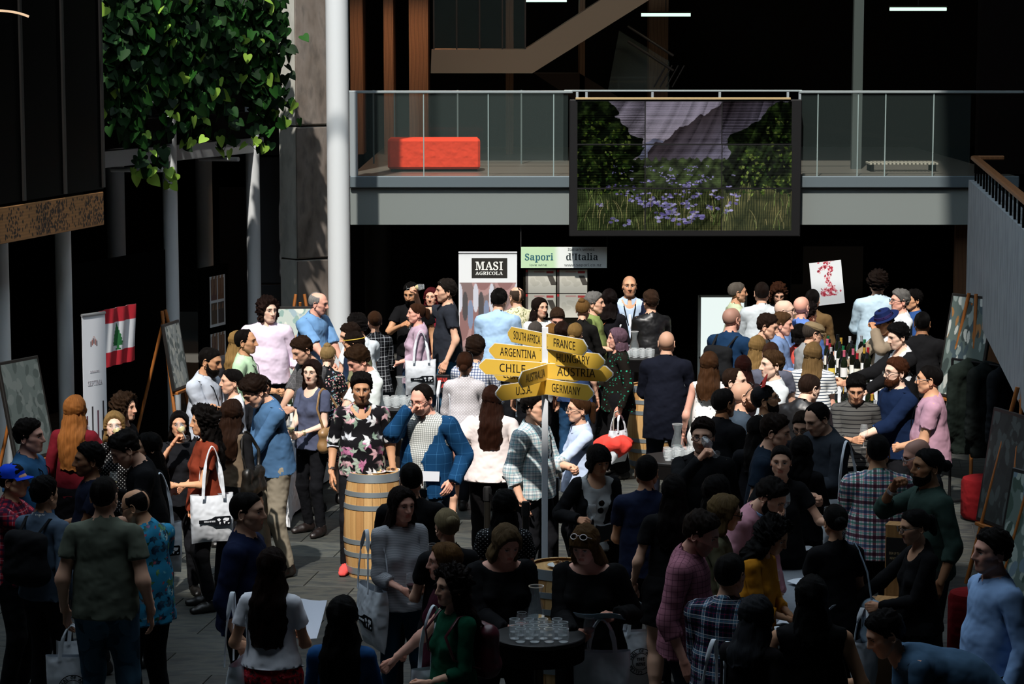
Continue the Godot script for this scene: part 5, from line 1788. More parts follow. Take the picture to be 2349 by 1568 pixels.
func build_video_wall() -> void:
	var Z := 30.12
	var a := on_z(1306, 228, Z); var b := on_z(1834, 541, Z)
	var t := thing("video_wall", "large nine-panel video wall showing a vineyard below mountains", "screen", Vector3((a.x + b.x) / 2, (a.y + b.y) / 2, -Z))
	var fr := MB.new(); fr.box(Vector3(0, 0, 0.02), Vector3(b.x - a.x, a.y - b.y, 0.12), Basis.IDENTITY, 0.01)
	obj("housing", fr, mat(C("#08080a"), 0.5), t)
	var tr := MB.new(); var tl := on_z(1320, 228, Z); var tr2 := on_z(1812, 228, Z)
	tr.box(Vector3((tl.x + tr2.x) / 2 - t.position.x, (a.y - b.y) / 2 + 0.012, 0.05), Vector3(tr2.x - tl.x, 0.026, 0.1), Basis.IDENTITY, 0.004)
	obj("top_trim", tr, mat(C("#b09a70"), 0.4), t)
	var tex := imtex(vineyard())
	var m := StandardMaterial3D.new()
	m.albedo_color = Color(0.015, 0.015, 0.017); m.roughness = 0.35
	m.emission_enabled = true; m.emission_texture = tex; m.emission_operator = BaseMaterial3D.EMISSION_OP_MULTIPLY; m.emission = Color.WHITE; m.emission_energy_multiplier = SCREEN_E
	var xs := [1323, 1480, 1656, 1817]; var ys := [231, 331, 432, 530]
	for i in 3:
		for j in 3:
			var p := on_z(xs[i], ys[j], Z - 0.08) - t.position; var q := on_z(xs[i + 1], ys[j + 1], Z - 0.08) - t.position
			var e := 0.009
			var mb := MB.new()
			var u0 := i / 3.0; var u1 := (i + 1) / 3.0; var v0 := j / 3.0; var v1 := (j + 1) / 3.0
			mb.quad(Vector3(p.x + e, q.y + e, p.z), Vector3(q.x - e, q.y + e, p.z), Vector3(q.x - e, p.y - e, p.z), Vector3(p.x + e, p.y - e, p.z), Vector3(0, 0, 1), Vector2(u0, v1), Vector2(u1, v1), Vector2(u1, v0), Vector2(u0, v0))
			obj("screen", mb, m, t)
	var al := AreaLight3D.new(); al.name = "video_wall_light"; al.area_size = Vector2(2.6, 1.6); al.light_color = C("#8e9080"); al.light_energy = 0.06; al.shadow_enabled = true
	t.add_child(al); al.position = Vector3(0, 0, 0.14); al.rotation.y = PI

func build_signpost() -> void:
	var base := on_z(1250, 1000, 19.3) * Vector3(1, 0, 1)
	var s := 5600.0 / -base.z
	var post := thing("signpost", "white square signpost carrying stacked yellow country arrow boards", "signpost", base)
	var top := on_z(1250, 750, -base.z).y
	var pm := MB.new(); pm.box(Vector3(0, top / 2, 0), Vector3(0.05, top, 0.05), Basis.IDENTITY, 0.003); pm.box(Vector3(0, 0.01, 0), Vector3(0.3, 0.02, 0.3), Basis.IDENTITY, 0.004)
	obj("post", pm, mat(C("#dfe4ea"), 0.5), post)
	var yel := StandardMaterial3D.new(); yel.albedo_color = C("#e2b946"); yel.roughness = 0.55
	var edge := mat(C("#e6e8ea"), 0.5); var blk := mat(C("#14110c"), 0.6)
	# name, tip offset across, tip offset towards the camera, centre height in pixels, text width
	var B := [["SOUTH AFRICA", -0.31, -0.52, 782, 0.47], ["FRANCE", 0.34, 0.5, 781, 0.33], ["ARGENTINA", -0.47, -0.38, 816, 0.42], ["HUNGARY", 0.49, 0.36, 817, 0.36], ["CHILE", -0.54, -0.27, 848, 0.26],
		["AUSTRIA", 0.57, 0.2, 849, 0.36], ["AUSTRALIA", -0.25, 0.55, 851, 0.42], ["LEBANON", -0.42, -0.44, 868, 0.38], ["ITALY", 0.3, -0.52, 872, 0.24], ["U.S.A.", -0.43, 0.42, 885, 0.2], ["GERMANY", 0.42, 0.44, 884, 0.36]]
	for q in B:
		var h := on_z(1250, q[3], -base.z).y
		var d := Vector3(q[1], 0, q[2]).normalized()
		var left: bool = q[1] < 0.0
		var L := 0.58
		var n := Node3D.new(); n.name = "arrow_board"; post.add_child(n, true)
		# local x runs left to right as read from the camera
		var x := -d if left else d
		var z := x.cross(Vector3.UP)
		n.transform = Transform3D(Basis(x, Vector3.UP, z), Vector3(0, h, 0) + z * (0.0 if q[3] < 830 else 0.031))
		var sg := -1.0 if left else 1.0
		var hh := 0.064
		var s0 := 0.024 if q[3] < 830 else -0.028
		var poly := PackedVector2Array([Vector2(s0 * sg, -hh), Vector2((L - 0.06) * sg, -hh), Vector2(L * sg, -0.012), Vector2(L * sg, 0.012), Vector2((L - 0.06) * sg, hh), Vector2(s0 * sg, hh)])
		var co := MB.new(); co.prism(poly, -0.004, 0.0045); var core := obj("board_core", co, edge, n)
		for k in 2:
			var f := MB.new()
			var inn := PackedVector2Array()
			for p in poly: inn.append(Vector2(p.x * 0.985, p.y * 0.95))
			f.prism(inn, 0.0045, 0.0057) if k == 0 else f.prism(inn, -0.0052, -0.004)
			obj("board_face", f, yel, n)
		var cx := (L * 0.47) * sg
		letters(q[0], q[4] * 0.88, 0.066, blk, n, Transform3D(Basis.IDENTITY, Vector3(cx, 0.0, 0.0065)))
		letters(q[0], q[4] * 0.88, 0.066, blk, n, Transform3D(Basis(Vector3.UP, PI), Vector3(cx, 0.0, -0.0062)))
		for k in [-1, 1]:
			var sc := MB.new(); sc.lathe([Vector2(0, 0.0022), Vector2(0.004, 0.0015), Vector2(0.005, 0)], 8, Vector3((s0 + 0.02) * sg, 0.045 * k, 0.0057), Basis(Vector3.RIGHT, PI / 2)); obj("screw", sc, mat(C("#8c7a30"), 0.4, 0.5), n)

func make_barrel(label: String, at: Vector3, R: float, H: float, turn: float) -> Node3D:
	var t := thing("wine_barrel", label, "barrel", at, turn, "oak barrels used as tables")
	var wm := []
	for i in 3: wm.append(wood_mat(["#c9a066", "#b98c54", "#d0ab74"][i], ["#a67c48", "#9c7140", "#b38a55"][i], 0.65))
	var N := 22
	var rad := func(y: float) -> float:
		var q := (y / H - 0.5) * 2.0
		return R * (1.0 - 0.165 * q * q)
	for i in N:
		var a0 := TAU * i / N + 0.006; var a1 := TAU * (i + 1) / N - 0.006
		var mb := MB.new()
		var rows := []
		for j in 11:
			var y := H * j / 10.0
			var r: float = rad.call(y)
			var row := []
			for k in 3:
				var a := lerpf(a0, a1, k / 2.0)
				row.append(Vector3(sin(a) * r, y, cos(a) * r))
			rows.append(row)
		for j in 11:
			rows[j] = [rows[j][0] * Vector3(0.992, 1, 0.992), rows[j][0], rows[j][1], rows[j][2], rows[j][2] * Vector3(0.992, 1, 0.992)]
		mb.sheet(rows, 0.0)
		# top edge of the stave
		var rt: float = rad.call(H)
		mb.quad(Vector3(sin(a0) * rt, H, cos(a0) * rt), Vector3(sin(a1) * rt, H, cos(a1) * rt), Vector3(sin(a1) * (rt - 0.025), H, cos(a1) * (rt - 0.025)), Vector3(sin(a0) * (rt - 0.025), H, cos(a0) * (rt - 0.025)), Vector3.UP)
		obj("stave", mb, wm[(i * 7) % 3], t)
	var core := MB.new(); core.lathe([Vector2(0, 0.02), Vector2(R * 0.8, 0.02), Vector2(R * 0.96, H * 0.5), Vector2(R * 0.8, H - 0.04), Vector2(0, H - 0.04)], 22)
	obj("inside", core, mat(C("#5b4026"), 0.8), t)
	var hd := MB.new(); hd.lathe([Vector2(0.0, H - 0.022), Vector2(R * 0.8, H - 0.022)], 24); obj("head", hd, wm[0], t)
	var hm := mat(C("#8d979c"), 0.45, 0.55)
	for q in [[0.925, 0.075], [0.79, 0.042], [0.665, 0.042], [0.335, 0.042], [0.21, 0.042], [0.04, 0.06]]:
		var y0: float = H * q[0]; var y1: float = y0 + q[1]
		var r0: float = rad.call(y0) + 0.002; var r1: float = rad.call(y1) + 0.002
		if y1 > H: y1 = H
		var mb := MB.new(); mb.lathe([Vector2(r0 - 0.004, y0), Vector2(r0 + 0.003, y0), Vector2(r1 + 0.003, y1), Vector2(r1 - 0.004, y1)], 32); obj("hoop", mb, hm, t)
	return t

const GLASS_OUT := [Vector2(0.0, 0.0), Vector2(0.034, 0.0), Vector2(0.034, 0.002), Vector2(0.006, 0.006), Vector2(0.0036, 0.02), Vector2(0.0036, 0.085), Vector2(0.012, 0.096), Vector2(0.03, 0.115), Vector2(0.037, 0.14), Vector2(0.036, 0.165), Vector2(0.029, 0.205)]
func wine_glass(label: String, at: Vector3, wine := "", b := Basis.IDENTITY, group := "wine glasses in hands") -> Node3D:
	var t := thing("wine_glass", label, "glass", at, 0.0, group)
	t.basis = b
	if not BOT.has("wg"):
		var mb := MB.new(); mb.lathe(GLASS_OUT, 18); BOT["wg"] = mb.mesh()
		var w := MB.new(); w.lathe([Vector2(0.0, 0.099), Vector2(0.012, 0.099), Vector2(0.028, 0.116), Vector2(0.034, 0.134), Vector2(0.0, 0.134)], 16); BOT["wn"] = w.mesh()
		var rm := MB.new(); rm.lathe([Vector2(0.0284, 0.2045), Vector2(0.0296, 0.2045), Vector2(0.0296, 0.2065), Vector2(0.0284, 0.2065), Vector2(0.0284, 0.2045)], 18); BOT["rim"] = rm.mesh()
	obj("bowl_and_stem", BOT["wg"], glass_mat(0.12, C("#dfe8ec")), t)
	obj("rim", BOT["rim"], glass_mat(0.5, C("#f2f6f8")), t)
	if wine: obj("wine", BOT["wn"], mat(C({"red": "#3a0a16", "white": "#c8b878", "rose": "#c88a84"}[wine]), 0.1), t)
	return t
func tumblers(center: Vector3, spots: Array, label: String, group: String) -> void:
	if not BOT.has("tb"):
		var mb := MB.new(); mb.lathe([Vector2(0.0, 0.006), Vector2(0.026, 0.006), Vector2(0.029, 0.0), Vector2(0.03, 0.004), Vector2(0.037, 0.045), Vector2(0.033, 0.085), Vector2(0.031, 0.085), Vector2(0.035, 0.045), Vector2(0.028, 0.01)], 14); BOT["tb"] = mb.mesh()
		var rm := MB.new(); rm.lathe([Vector2(0.0308, 0.083), Vector2(0.0336, 0.083), Vector2(0.0336, 0.087), Vector2(0.0308, 0.087), Vector2(0.0308, 0.083)], 14); rm.lathe([Vector2(0.0, 0.002), Vector2(0.028, 0.002), Vector2(0.029, 0.006), Vector2(0.0, 0.007)], 14); BOT["tr"] = rm.mesh()
	for p in spots:
		var o := obj("tumbler", BOT["tb"], glass_mat(0.1, C("#e6eef0")))
		obj("rim", BOT["tr"], glass_mat(0.45, C("#f4f8fa")), o)
		o.position = center + Vector3(p[0], 0.0, p[1])
		tag(o, label, "glass", group)
func carafe(label: String, at: Vector3) -> void:
	var t := thing("carafe", label, "carafe", at)
	var mb := MB.new(); mb.lathe([Vector2(0, 0), Vector2(0.052, 0), Vector2(0.056, 0.01), Vector2(0.056, 0.09), Vector2(0.048, 0.135), Vector2(0.03, 0.19), Vector2(0.031, 0.225), Vector2(0.046, 0.275)], 20)
	obj("glass_body", mb, glass_mat(0.08, C("#dbe8ec")), t)
	var rm := MB.new(); rm.lathe([Vector2(0.045, 0.273), Vector2(0.048, 0.273), Vector2(0.048, 0.278), Vector2(0.045, 0.278)], 20); obj("rim", rm, glass_mat(0.55, C("#ffffff")), t)
	var w := MB.new(); w.lathe([Vector2(0, 0.006), Vector2(0.051, 0.006), Vector2(0.0535, 0.085), Vector2(0, 0.085)], 18); obj("water", w, glass_mat(0.16, C("#cfe0e4")), t)
func bottle(at: Vector3, label: String, glass: String, foil: String, lab: String, tall := 1.0, b := Basis.IDENTITY, group := "") -> Node3D:
	if not BOT.has("bb"):
		var mb := MB.new(); mb.lathe([Vector2(0, 0.0), Vector2(0.035, 0.0), Vector2(0.0375, 0.006), Vector2(0.0375, 0.175), Vector2(0.034, 0.2), Vector2(0.018, 0.228), Vector2(0.0145, 0.245), Vector2(0.0145, 0.29), Vector2(0, 0.29)], 14); BOT["bb"] = mb.mesh()
		var f := MB.new(); f.lathe([Vector2(0.0152, 0.235), Vector2(0.0154, 0.292), Vector2(0.0165, 0.294), Vector2(0.0165, 0.302), Vector2(0, 0.303)], 12); BOT["bf"] = f.mesh()
		var l := MB.new(); l.lathe([Vector2(0.0378, 0.05), Vector2(0.0381, 0.05), Vector2(0.0381, 0.14), Vector2(0.0378, 0.14)], 14); BOT["bl"] = l.mesh()
	var t := thing("wine_bottle", label, "bottle", at, 0.0, group)
	t.basis = b * Basis.IDENTITY.scaled(Vector3(1, tall, 1))
	obj("glass", BOT["bb"], mat(C(glass), 0.12), t)
	obj("capsule", BOT["bf"], mat(C(foil), 0.35, 0.2), t)
	obj("paper_label", BOT["bl"], mat(C(lab), 0.7), t)
	return t

func cloth_table(label: String, c: Vector3, sx: float, sz: float, h: float, turn: float, col: String, drop := -1.0) -> Node3D:
	var t := thing("trestle_table", label + ", the table beneath", "table", c, turn)
	var bm := MB.new(); bm.box(Vector3(0, h - 0.03, 0), Vector3(sx - 0.02, 0.04, sz - 0.02)); obj("table_top", bm, mat(C("#6a5c4a"), 0.7), t)
	for a in [-1, 1]:
		for b in [-1, 1]:
			var lg := MB.new(); lg.tube([Vector3(a * (sx / 2 - 0.1), 0, b * (sz / 2 - 0.1)), Vector3(a * (sx / 2 - 0.1), h - 0.05, b * (sz / 2 - 0.1))], 0.018, -1, 8); obj("leg", lg, mat(C("#3a3c3e"), 0.4, 0.6), t)
	# the cloth: top and a falling, rippling skirt
	var rows := []
	var per := []
	var n := 22
	for k in 4:
		for i in n:
			var q := float(i) / n * 2.0 - 1.0
			per.append([Vector2(q, -1), Vector2(1, q), Vector2(-q, 1), Vector2(-1, -q)][k])
	var dz := h - 0.03 if drop < 0.0 else drop
	for j in 9:
		var row := []
		for i in per.size():
			var p: Vector2 = per[i]
			var f := maxf(0.0, (j - 2) / 6.0)
			var cor := absf(p.x * p.y)
			var rip := 0.022 * sin(i * 1.35 + sin(i * 0.37) * 2.0) * f + 0.05 * f * pow(cor, 8.0)
			var o := Vector3(p.x * (sx / 2 + 0.006 + rip), 0, p.y * (sz / 2 + 0.006 + rip))
			if j == 0: o = Vector3(p.x * sx * 0.49, h, p.y * sz * 0.49)
			elif j == 1: o = Vector3(p.x * (sx / 2 - 0.004), h - 0.001, p.y * (sz / 2 - 0.004))
			else: o.y = h - 0.006 - f * (dz - 0.006) * (1.0 + 0.015 * sin(i * 0.8))
			row.append(o)
		rows.append(row)
	var mb := MB.new(); mb.sheet(rows, 0.0, true)
	mb.outward()
	mb.quad(Vector3(-sx * 0.49, h, sz * 0.49), Vector3(sx * 0.49, h, sz * 0.49), Vector3(sx * 0.49, h, -sz * 0.49), Vector3(-sx * 0.49, h, -sz * 0.49), Vector3.UP)
	var o := obj("tablecloth", mb, cloth(col))
	o.transform = t.transform
	tag(o, label, "tablecloth")
	return t
func high_table(label: String, at: Vector3, r: float, h := 1.05) -> void:
	var t := thing("high_table", label, "table", at)
	var tp := MB.new(); tp.lathe([Vector2(0, h - 0.03), Vector2(r - 0.004, h - 0.03), Vector2(r, h - 0.025), Vector2(r, h - 0.005), Vector2(r - 0.005, h), Vector2(0, h)], 36); obj("table_top", tp, mat(C("#151414"), 0.5), t)
	var sk := MB.new(); sk.lathe([Vector2(r - 0.002, h - 0.03), Vector2(r - 0.006, h - 0.15), Vector2(r - 0.012, h - 0.15), Vector2(r - 0.01, h - 0.03)], 36); obj("cover_skirt", sk, mat(C("#131212"), 0.9), t)
	var po := MB.new(); po.lathe([Vector2(0.03, 0.02), Vector2(0.03, h - 0.03)], 14); obj("pole", po, mat(C("#4a4038"), 0.35, 0.6), t)
	var ba := MB.new(); ba.lathe([Vector2(0, 0.03), Vector2(0.05, 0.03), Vector2(0.2, 0.012), Vector2(0.21, 0.0), Vector2(0, 0.0)], 24); obj("base", ba, mat(C("#33302c"), 0.4, 0.6), t)

func easel(label_e: String, label_p: String, at: Vector3, turn: float, w: float, h: float, hb: float, tilt: float, seed_: int, cols: Array, tall := 1.9) -> void:
	var t := thing("easel", label_e, "easel", at, turn)
	var wd := wood_mat("#a8682c", "#7a4418", 0.5)
	for s in [-1, 1]:
		var l := MB.new(); l.tube([Vector3(0.32 * s, 0, 0.18), Vector3(0.05 * s, tall, -0.12)], 0.02, -1, 6); obj("leg", l, wd, t)
	var bl := MB.new(); bl.tube([Vector3(0, 0, -0.55), Vector3(0, tall - 0.1, -0.12)], 0.018, -1, 6); obj("leg", bl, wd, t)
	var sh := MB.new(); sh.box(Vector3(0, hb - 0.02, 0.08), Vector3(w * 0.9, 0.03, 0.07), Basis.IDENTITY, 0.004); obj("ledge", sh, wd, t)
	var p := thing("painting", label_p, "painting", Vector3.ZERO)
	p.transform = t.transform * Transform3D(Basis(Vector3.RIGHT, -tilt), Vector3(0, hb, 0.07))
	var fr := MB.new(); fr.box(Vector3(0, h / 2, 0), Vector3(w, h, 0.035), Basis.IDENTITY, 0.006); obj("frame", fr, mat(C("#161412"), 0.5), p)
	var cv := MB.new(); cv.quad(Vector3(-w / 2 + 0.03, 0.03, 0.0185), Vector3(w / 2 - 0.03, 0.03, 0.0185), Vector3(w / 2 - 0.03, h - 0.03, 0.0185), Vector3(-w / 2 + 0.03, h - 0.03, 0.0185), Vector3(0, 0, 1))
	var im := scatter(cols[0], cols.slice(1), 70, 4, 15, 0.6, seed_, false, 128)
	var m := StandardMaterial3D.new(); m.albedo_texture = imtex(im); m.roughness = 0.7
	obj("canvas", cv, m, p)

func printed(w: float, h: float, im: Image, rough := 0.6) -> StandardMaterial3D:
	var m := StandardMaterial3D.new(); m.albedo_texture = imtex(im); m.roughness = rough
	return m
func board(called: String, label: String, cat: String, c: Vector3, w: float, h: float, turn: float, m: Material, th := 0.01, roll := 0.0) -> MeshInstance3D:
	var mb := MB.new(); mb.box(Vector3.ZERO, Vector3(w, h, th))
	var o := obj(called, mb, m)
	o.transform = Transform3D(Basis(Vector3.UP, turn) * Basis(Vector3.BACK, roll), c)
	tag(o, label, cat)
	return o
func px_span(x0: float, x1: float, z: float) -> float:
	return (x1 - x0) * z / F

func build_banners() -> void:
	# tall banner with a black name panel over a cellar picture
	var Z := 29.9
	var a := on_z(1052, 579, Z); var b := on_z(1186, 579, Z)
	var t := thing("roll_up_banner", "white roll-up banner with a black name panel over a cellar picture", "banner", Vector3((a.x + b.x) / 2, 0, -Z))
	var w := b.x - a.x; var h := a.y
	var sp := MB.new(); sp.box(Vector3(0, h / 2 + 0.04, 0), Vector3(w, h - 0.06, 0.006)); obj("fabric", sp, mat(C("#dfe4e6"), 0.7), t)
	var tb := MB.new(); tb.tube([Vector3(-w / 2, h, 0), Vector3(w / 2, h, 0)], 0.014, -1, 8); obj("top_bar", tb, mat(C("#c8ccd0"), 0.3, 0.6), t)
	var bs := MB.new(); bs.box(Vector3(0, 0.04, 0), Vector3(w + 0.04, 0.08, 0.16), Basis.IDENTITY, 0.02); obj("base", bs, mat(C("#9a9ca0"), 0.3, 0.6), t)
	var bk := MB.new(); bk.box(Vector3(0.02, h - 0.19, 0.005), Vector3(w * 0.61, 0.245, 0.004)); obj("name_panel", bk, mat(C("#17160f"), 0.7), t)
	var wh := mat(C("#e8eae6"), 0.7)
	letters("MASI", w * 0.47, 0.105, wh, t, Transform3D(Basis.IDENTITY, Vector3(0.015, h - 0.165, 0.0085)), "Droid Serif", true)
	letters("AGRICOLA", w * 0.47, 0.042, wh, t, Transform3D(Basis.IDENTITY, Vector3(0.015, h - 0.255, 0.0085)), "Droid Serif", true)
	var im := Image.create(96, 128, false, Image.FORMAT_RGB8); im.fill(C("#7d6a68"))
	for k in 5:
		blob(im, 20 + k * 19, 44 + (k % 2) * 40, 21, 26, 0, C("#a88684")); blob(im, 20 + k * 19, 44 + (k % 2) * 40, 16, 20, 0, C("#8a6664"))
	for k in 7: blob(im, k * 9, 16 + (k % 3) * 9, 5, 16, 0, [C("#c4c8d4"), C("#4a4648"), C("#7a88a4")][k % 3])
	var pc := MB.new(); var y1 := h - 0.37; pc.quad(Vector3(-w / 2 + 0.01, 0.25, 0.0045), Vector3(w / 2 - 0.01, 0.25, 0.0045), Vector3(w / 2 - 0.01, y1, 0.0045), Vector3(-w / 2 + 0.01, y1, 0.0045), Vector3(0, 0, 1)); obj("cellar_picture", pc, printed(1, 1, im), t)
	# wide banner hung behind it
	Z = 30.37
	a = on_z(1195, 566, Z); b = on_z(1392, 614, Z)
	var u := thing("hanging_banner", "wide pale green and white banner hung above four posters", "banner", Vector3((a.x + b.x) / 2, (a.y + b.y) / 2, -Z))
	w = b.x - a.x; h = a.y - b.y
	var gi := Image.create(128, 8, false, Image.FORMAT_RGB8)
	for x in 128:
		for y in 8: gi.set_pixel(x, y, C("#b9d8b0").lerp(C("#dfe6e4"), smoothstep(46, 58, x)))
	var hb := MB.new(); hb.box(Vector3.ZERO, Vector3(w, h, 0.008)); obj("fabric", hb, printed(1, 1, gi, 0.7), u)
	letters("Sapori", w * 0.33, 0.085, mat(C("#155a66"), 0.7), u, Transform3D(Basis.IDENTITY, Vector3(-w * 0.29, 0.005, 0.0055)), "Droid Serif", true, true)
	letters("d'Italia", w * 0.37, 0.085, mat(C("#16282c"), 0.7), u, Transform3D(Basis.IDENTITY, Vector3(w * 0.21, 0.005, 0.0055)), "Droid Serif", true, true)
	letters("Italian wines", w * 0.31, 0.034, mat(C("#2c3a3c"), 0.7), u, Transform3D(Basis.IDENTITY, Vector3(w * 0.2, h * 0.38, 0.0055)), "Droid Sans", false)
	letters("www.sapori.co.nz", w * 0.43, 0.036, mat(C("#2c3a3c"), 0.7), u, Transform3D(Basis.IDENTITY, Vector3(w * 0.22, -h * 0.36, 0.0055)), "Droid Sans", false)
	letters("love wine", w * 0.2, 0.026, mat(C("#4c6a5c"), 0.7), u, Transform3D(Basis.IDENTITY, Vector3(-w * 0.3, -h * 0.36, 0.0055)), "Droid Sans", false)
	for sx in [-1, 1]:
		var cd := MB.new(); cd.tube([Vector3(w / 2 * sx, h / 2, 0), Vector3(w / 2 * sx, 2.42 - u.position.y, 0.0)], 0.006, -1, 5); obj("cord", cd, mat(C("#2a2a2a"), 0.8), u)
	# four posters under it
	var pi := Image.create(64, 64, false, Image.FORMAT_RGB8); pi.fill(C("#c9c8bd"))
	for k in 5: blob(pi, 14 + k * 7, 30 + 9 * sin(k * 2.0), 6, 9, k, C("#bdbcb0"))
	pi.fill_rect(Rect2i(0, 0, 5, 64), C("#55504c")); pi.fill_rect(Rect2i(0, 0, 4, 7), C("#c03030"))
	for k in 26: pi.fill_rect(Rect2i(46 + k / 3, 16 + k, 12, 1), C("#46423c"))
	for k in 10: pi.set_pixel(20 + k * 3, 5 + (k % 2), C("#c05048"))
	pi.fill_rect(Rect2i(18, 4, 22, 4), C("#c49c94")); pi.fill_rect(Rect2i(44, 4, 15, 6), C("#b83c3c"))
	var pm := printed(1, 1, pi)
	var bp := on_z(1275, 700, 30.44)
	var bkb := board("display_panel", "black display panel holding four wine posters in a square", "panel", Vector3(bp.x, 0.98, -30.468), px_span(1200, 1350, 30.45), 1.96, 0.0, mat(C("#16140f"), 0.8), 0.03)
	var lb := ["upper left of the four cream posters under the wide banner", "upper right of the four cream posters under the wide banner", "lower left of the four cream posters under the wide banner", "lower right of the four cream posters under the wide banner"]
	for i in 4:
		var p0 := on_z(1206 + (i % 2) * 72, 618 + (i / 2) * 56, 30.45); var p1 := on_z(1275 + (i % 2) * 72, 672 + (i / 2) * 56, 30.45)
		var q := MB.new(); q.box(Vector3.ZERO, Vector3(p1.x - p0.x, p0.y - p1.y, 0.006)); var o := obj("wine_poster", q, pm); o.position = (p0 + p1) / 2; tag(o, lb[i], "poster", "posters under the wide banner")
	# bright doorway on the right of the back wall
	a = on_z(1604, 677, 31.8); b = on_z(1711, 678, 31.8)
	var dw := thing("door_1", "", "", Vector3((a.x + b.x) / 2, 0, -31.8)); dw.set_meta("kind", "structure")
	var gw := MB.new(); var hh := a.y; var ww := b.x - a.x
	gw.box(Vector3(0, hh * 0.5 + 0.26, 0), Vector3(ww - 0.05, hh - 0.56, 0.01)); obj("daylit_pane", gw, glow(C("#e8f4f0"), 1.05), dw)
	var gl := MB.new(); gl.box(Vector3(0, 0.28, 0), Vector3(ww - 0.05, 0.5, 0.02)); obj("lower_panel", gl, mat(C("#8a9296"), 0.6), dw)
	for q in [[0, hh - 0.01, ww, 0.03], [-ww / 2, hh / 2, 0.03, hh], [ww / 2, hh / 2, 0.03, hh], [0, 0.54, ww, 0.03]]:
		var fr := MB.new(); fr.box(Vector3(q[0], q[1], 0), Vector3(q[2], q[3], 0.05)); obj("frame", fr, mat(C("#c2ccca"), 0.5), dw)
	var al := AreaLight3D.new(); al.name = "door_light"; al.area_size = Vector2(ww - 0.1, hh - 0.6); al.light_color = C("#e8f4f0"); al.light_energy = 0.25; al.shadow_enabled = true
	dw.add_child(al); al.position = Vector3(0, hh * 0.5 + 0.26, 0.03); al.rotation.y = PI
	# tilted poster with a wine-stain splash
	var si := Image.create(96, 120, false, Image.FORMAT_RGB8); si.fill(C("#e4eaee"))
	var g := RandomNumberGenerator.new(); g.seed = 6
	var path := [Vector2(26, 22), Vector2(44, 14), Vector2(62, 16), Vector2(58, 34), Vector2(48, 48), Vector2(54, 62), Vector2(66, 72), Vector2(56, 84), Vector2(40, 80), Vector2(36, 92), Vector2(52, 98), Vector2(70, 88)]
	for i in path.size() - 1:
		for k in 14:
			var p: Vector2 = path[i].lerp(path[i + 1], k / 14.0)
			blob(si, p.x + g.randfn(0, 3.5), p.y + g.randfn(0, 3.5), g.randf_range(1.2, 5.0), g.randf_range(1.0, 3.6), g.randf() * 3, [C("#b0283c"), C("#d88a94"), C("#8a1428"), C("#e4b8bc")][g.randi() % 4])
	for k in 60: blob(si, 48 + g.randfn(0, 16), 86 + g.randfn(0, 6), g.randf_range(0.5, 3.5), g.randf_range(0.5, 2.0), 0, [C("#a01c34"), C("#c85868")][k % 2])
	var pc0 := on_z(1897, 649, 30.5)
	board("stained_poster", "tilted white poster with a splashed red wine stain picture", "poster", pc0, 0.40, 0.545, 0.0, printed(1, 1, si), 0.012, 0.11)
	board("poster_backing", "dark backing wall behind the tilted white poster", "panel", Vector3(pc0.x, 1.1, -30.537), 0.9, 2.2, 0.0, mat(C("#060504"), 0.95), 0.06)
	# left: white banner with bottles, flag on a black panel
	var fd := atan2(0.37, 1.0)
	var fturn := PI / 2 - fd
	var pan := MB.new(); pan.box(Vector3(0, 0.0, 0), Vector3(2.3, 2.32, 0.06)); var po := obj("display_panel", pan, mat(C("#050505"), 0.95)); po.transform = Transform3D(Basis(Vector3.UP, fturn), on_z(262, 800, 26.6) * Vector3(1, 0, 1) + Vector3(0.0, 1.16, 0)); tag(po, "black exhibition panel behind the red and white flag", "panel")
	var fa := on_z(266, 770, 26.1)
	var fi := Image.create(120, 80, false, Image.FORMAT_RGB8); fi.fill(C("#d8dde2")); fi.fill_rect(Rect2i(0, 0, 120, 20), C("#b3182a")); fi.fill_rect(Rect2i(0, 60, 120, 20), C("#b3182a"))
	for y in range(22, 59):
		var wv := (y - 21) * 0.5 * (0.62 + 0.38 * absf(sin(y * 0.62)))
		if y > 52: wv = 2.0 + (3.0 if y > 56 else 0.0)
		for x in range(int(60 - wv), int(60 + wv) + 1): fi.set_pixel(x, y, C("#1c6a34"))
	var fm := MB.new(); var rows := []
	var fw := 0.78; var fh := 0.62
	for j in 7:
		var row := []
		for i in 17:
			var q := float(i) / 16 - 0.5
			row.append(Vector3(q * fw, fh * (0.5 - j / 6.0), 0.016 * sin(i * 1.3 + j * 0.5) + 0.02))
		rows.append(row)
	fm.sheet(rows, 0.004)
	var fo := obj("flag", fm, printed(1, 1, fi, 0.85)); fo.transform = Transform3D(Basis(Vector3.UP, fturn), fa); tag(fo, "red and white flag with a green cedar tree on the black panel", "flag")
	Z = 25.2
	var ba := on_z(214, 720, Z)
	var rb := thing("bottle_banner", "slim white roll-up banner with four bottles, beside the flag", "banner", Vector3(ba.x, 0, -Z), fturn - 0.25)
	h = ba.y; w = 0.34
	var bi := Image.create(64, 256, false, Image.FORMAT_RGB8); bi.fill(C("#dde2ea"))
	for k in 4:
		var cx := 9 + k * 15; var y0 := 150 - (k % 2) * 10 - k * 3
		bi.fill_rect(Rect2i(cx - 2, y0, 4, 44), C("#5a3040") if k % 2 == 0 else C("#2c2a2e")); bi.fill_rect(Rect2i(cx - 6, y0 + 44, 12, 70), C("#2a282c")); bi.fill_rect(Rect2i(cx - 6, y0 + 70, 12, 26), C("#b8bcc4") if k % 2 else C("#54505a"))
	for k in 16: bi.set_pixel(24 + k, 40 - mini(k, 15 - k), C("#b06a60"))
	for k in 5: bi.fill_rect(Rect2i(22 + k * 4, 36 - absi(2 - k) * -2, 3, 8), C("#a06058") if k % 2 else C("#5a4a50"))
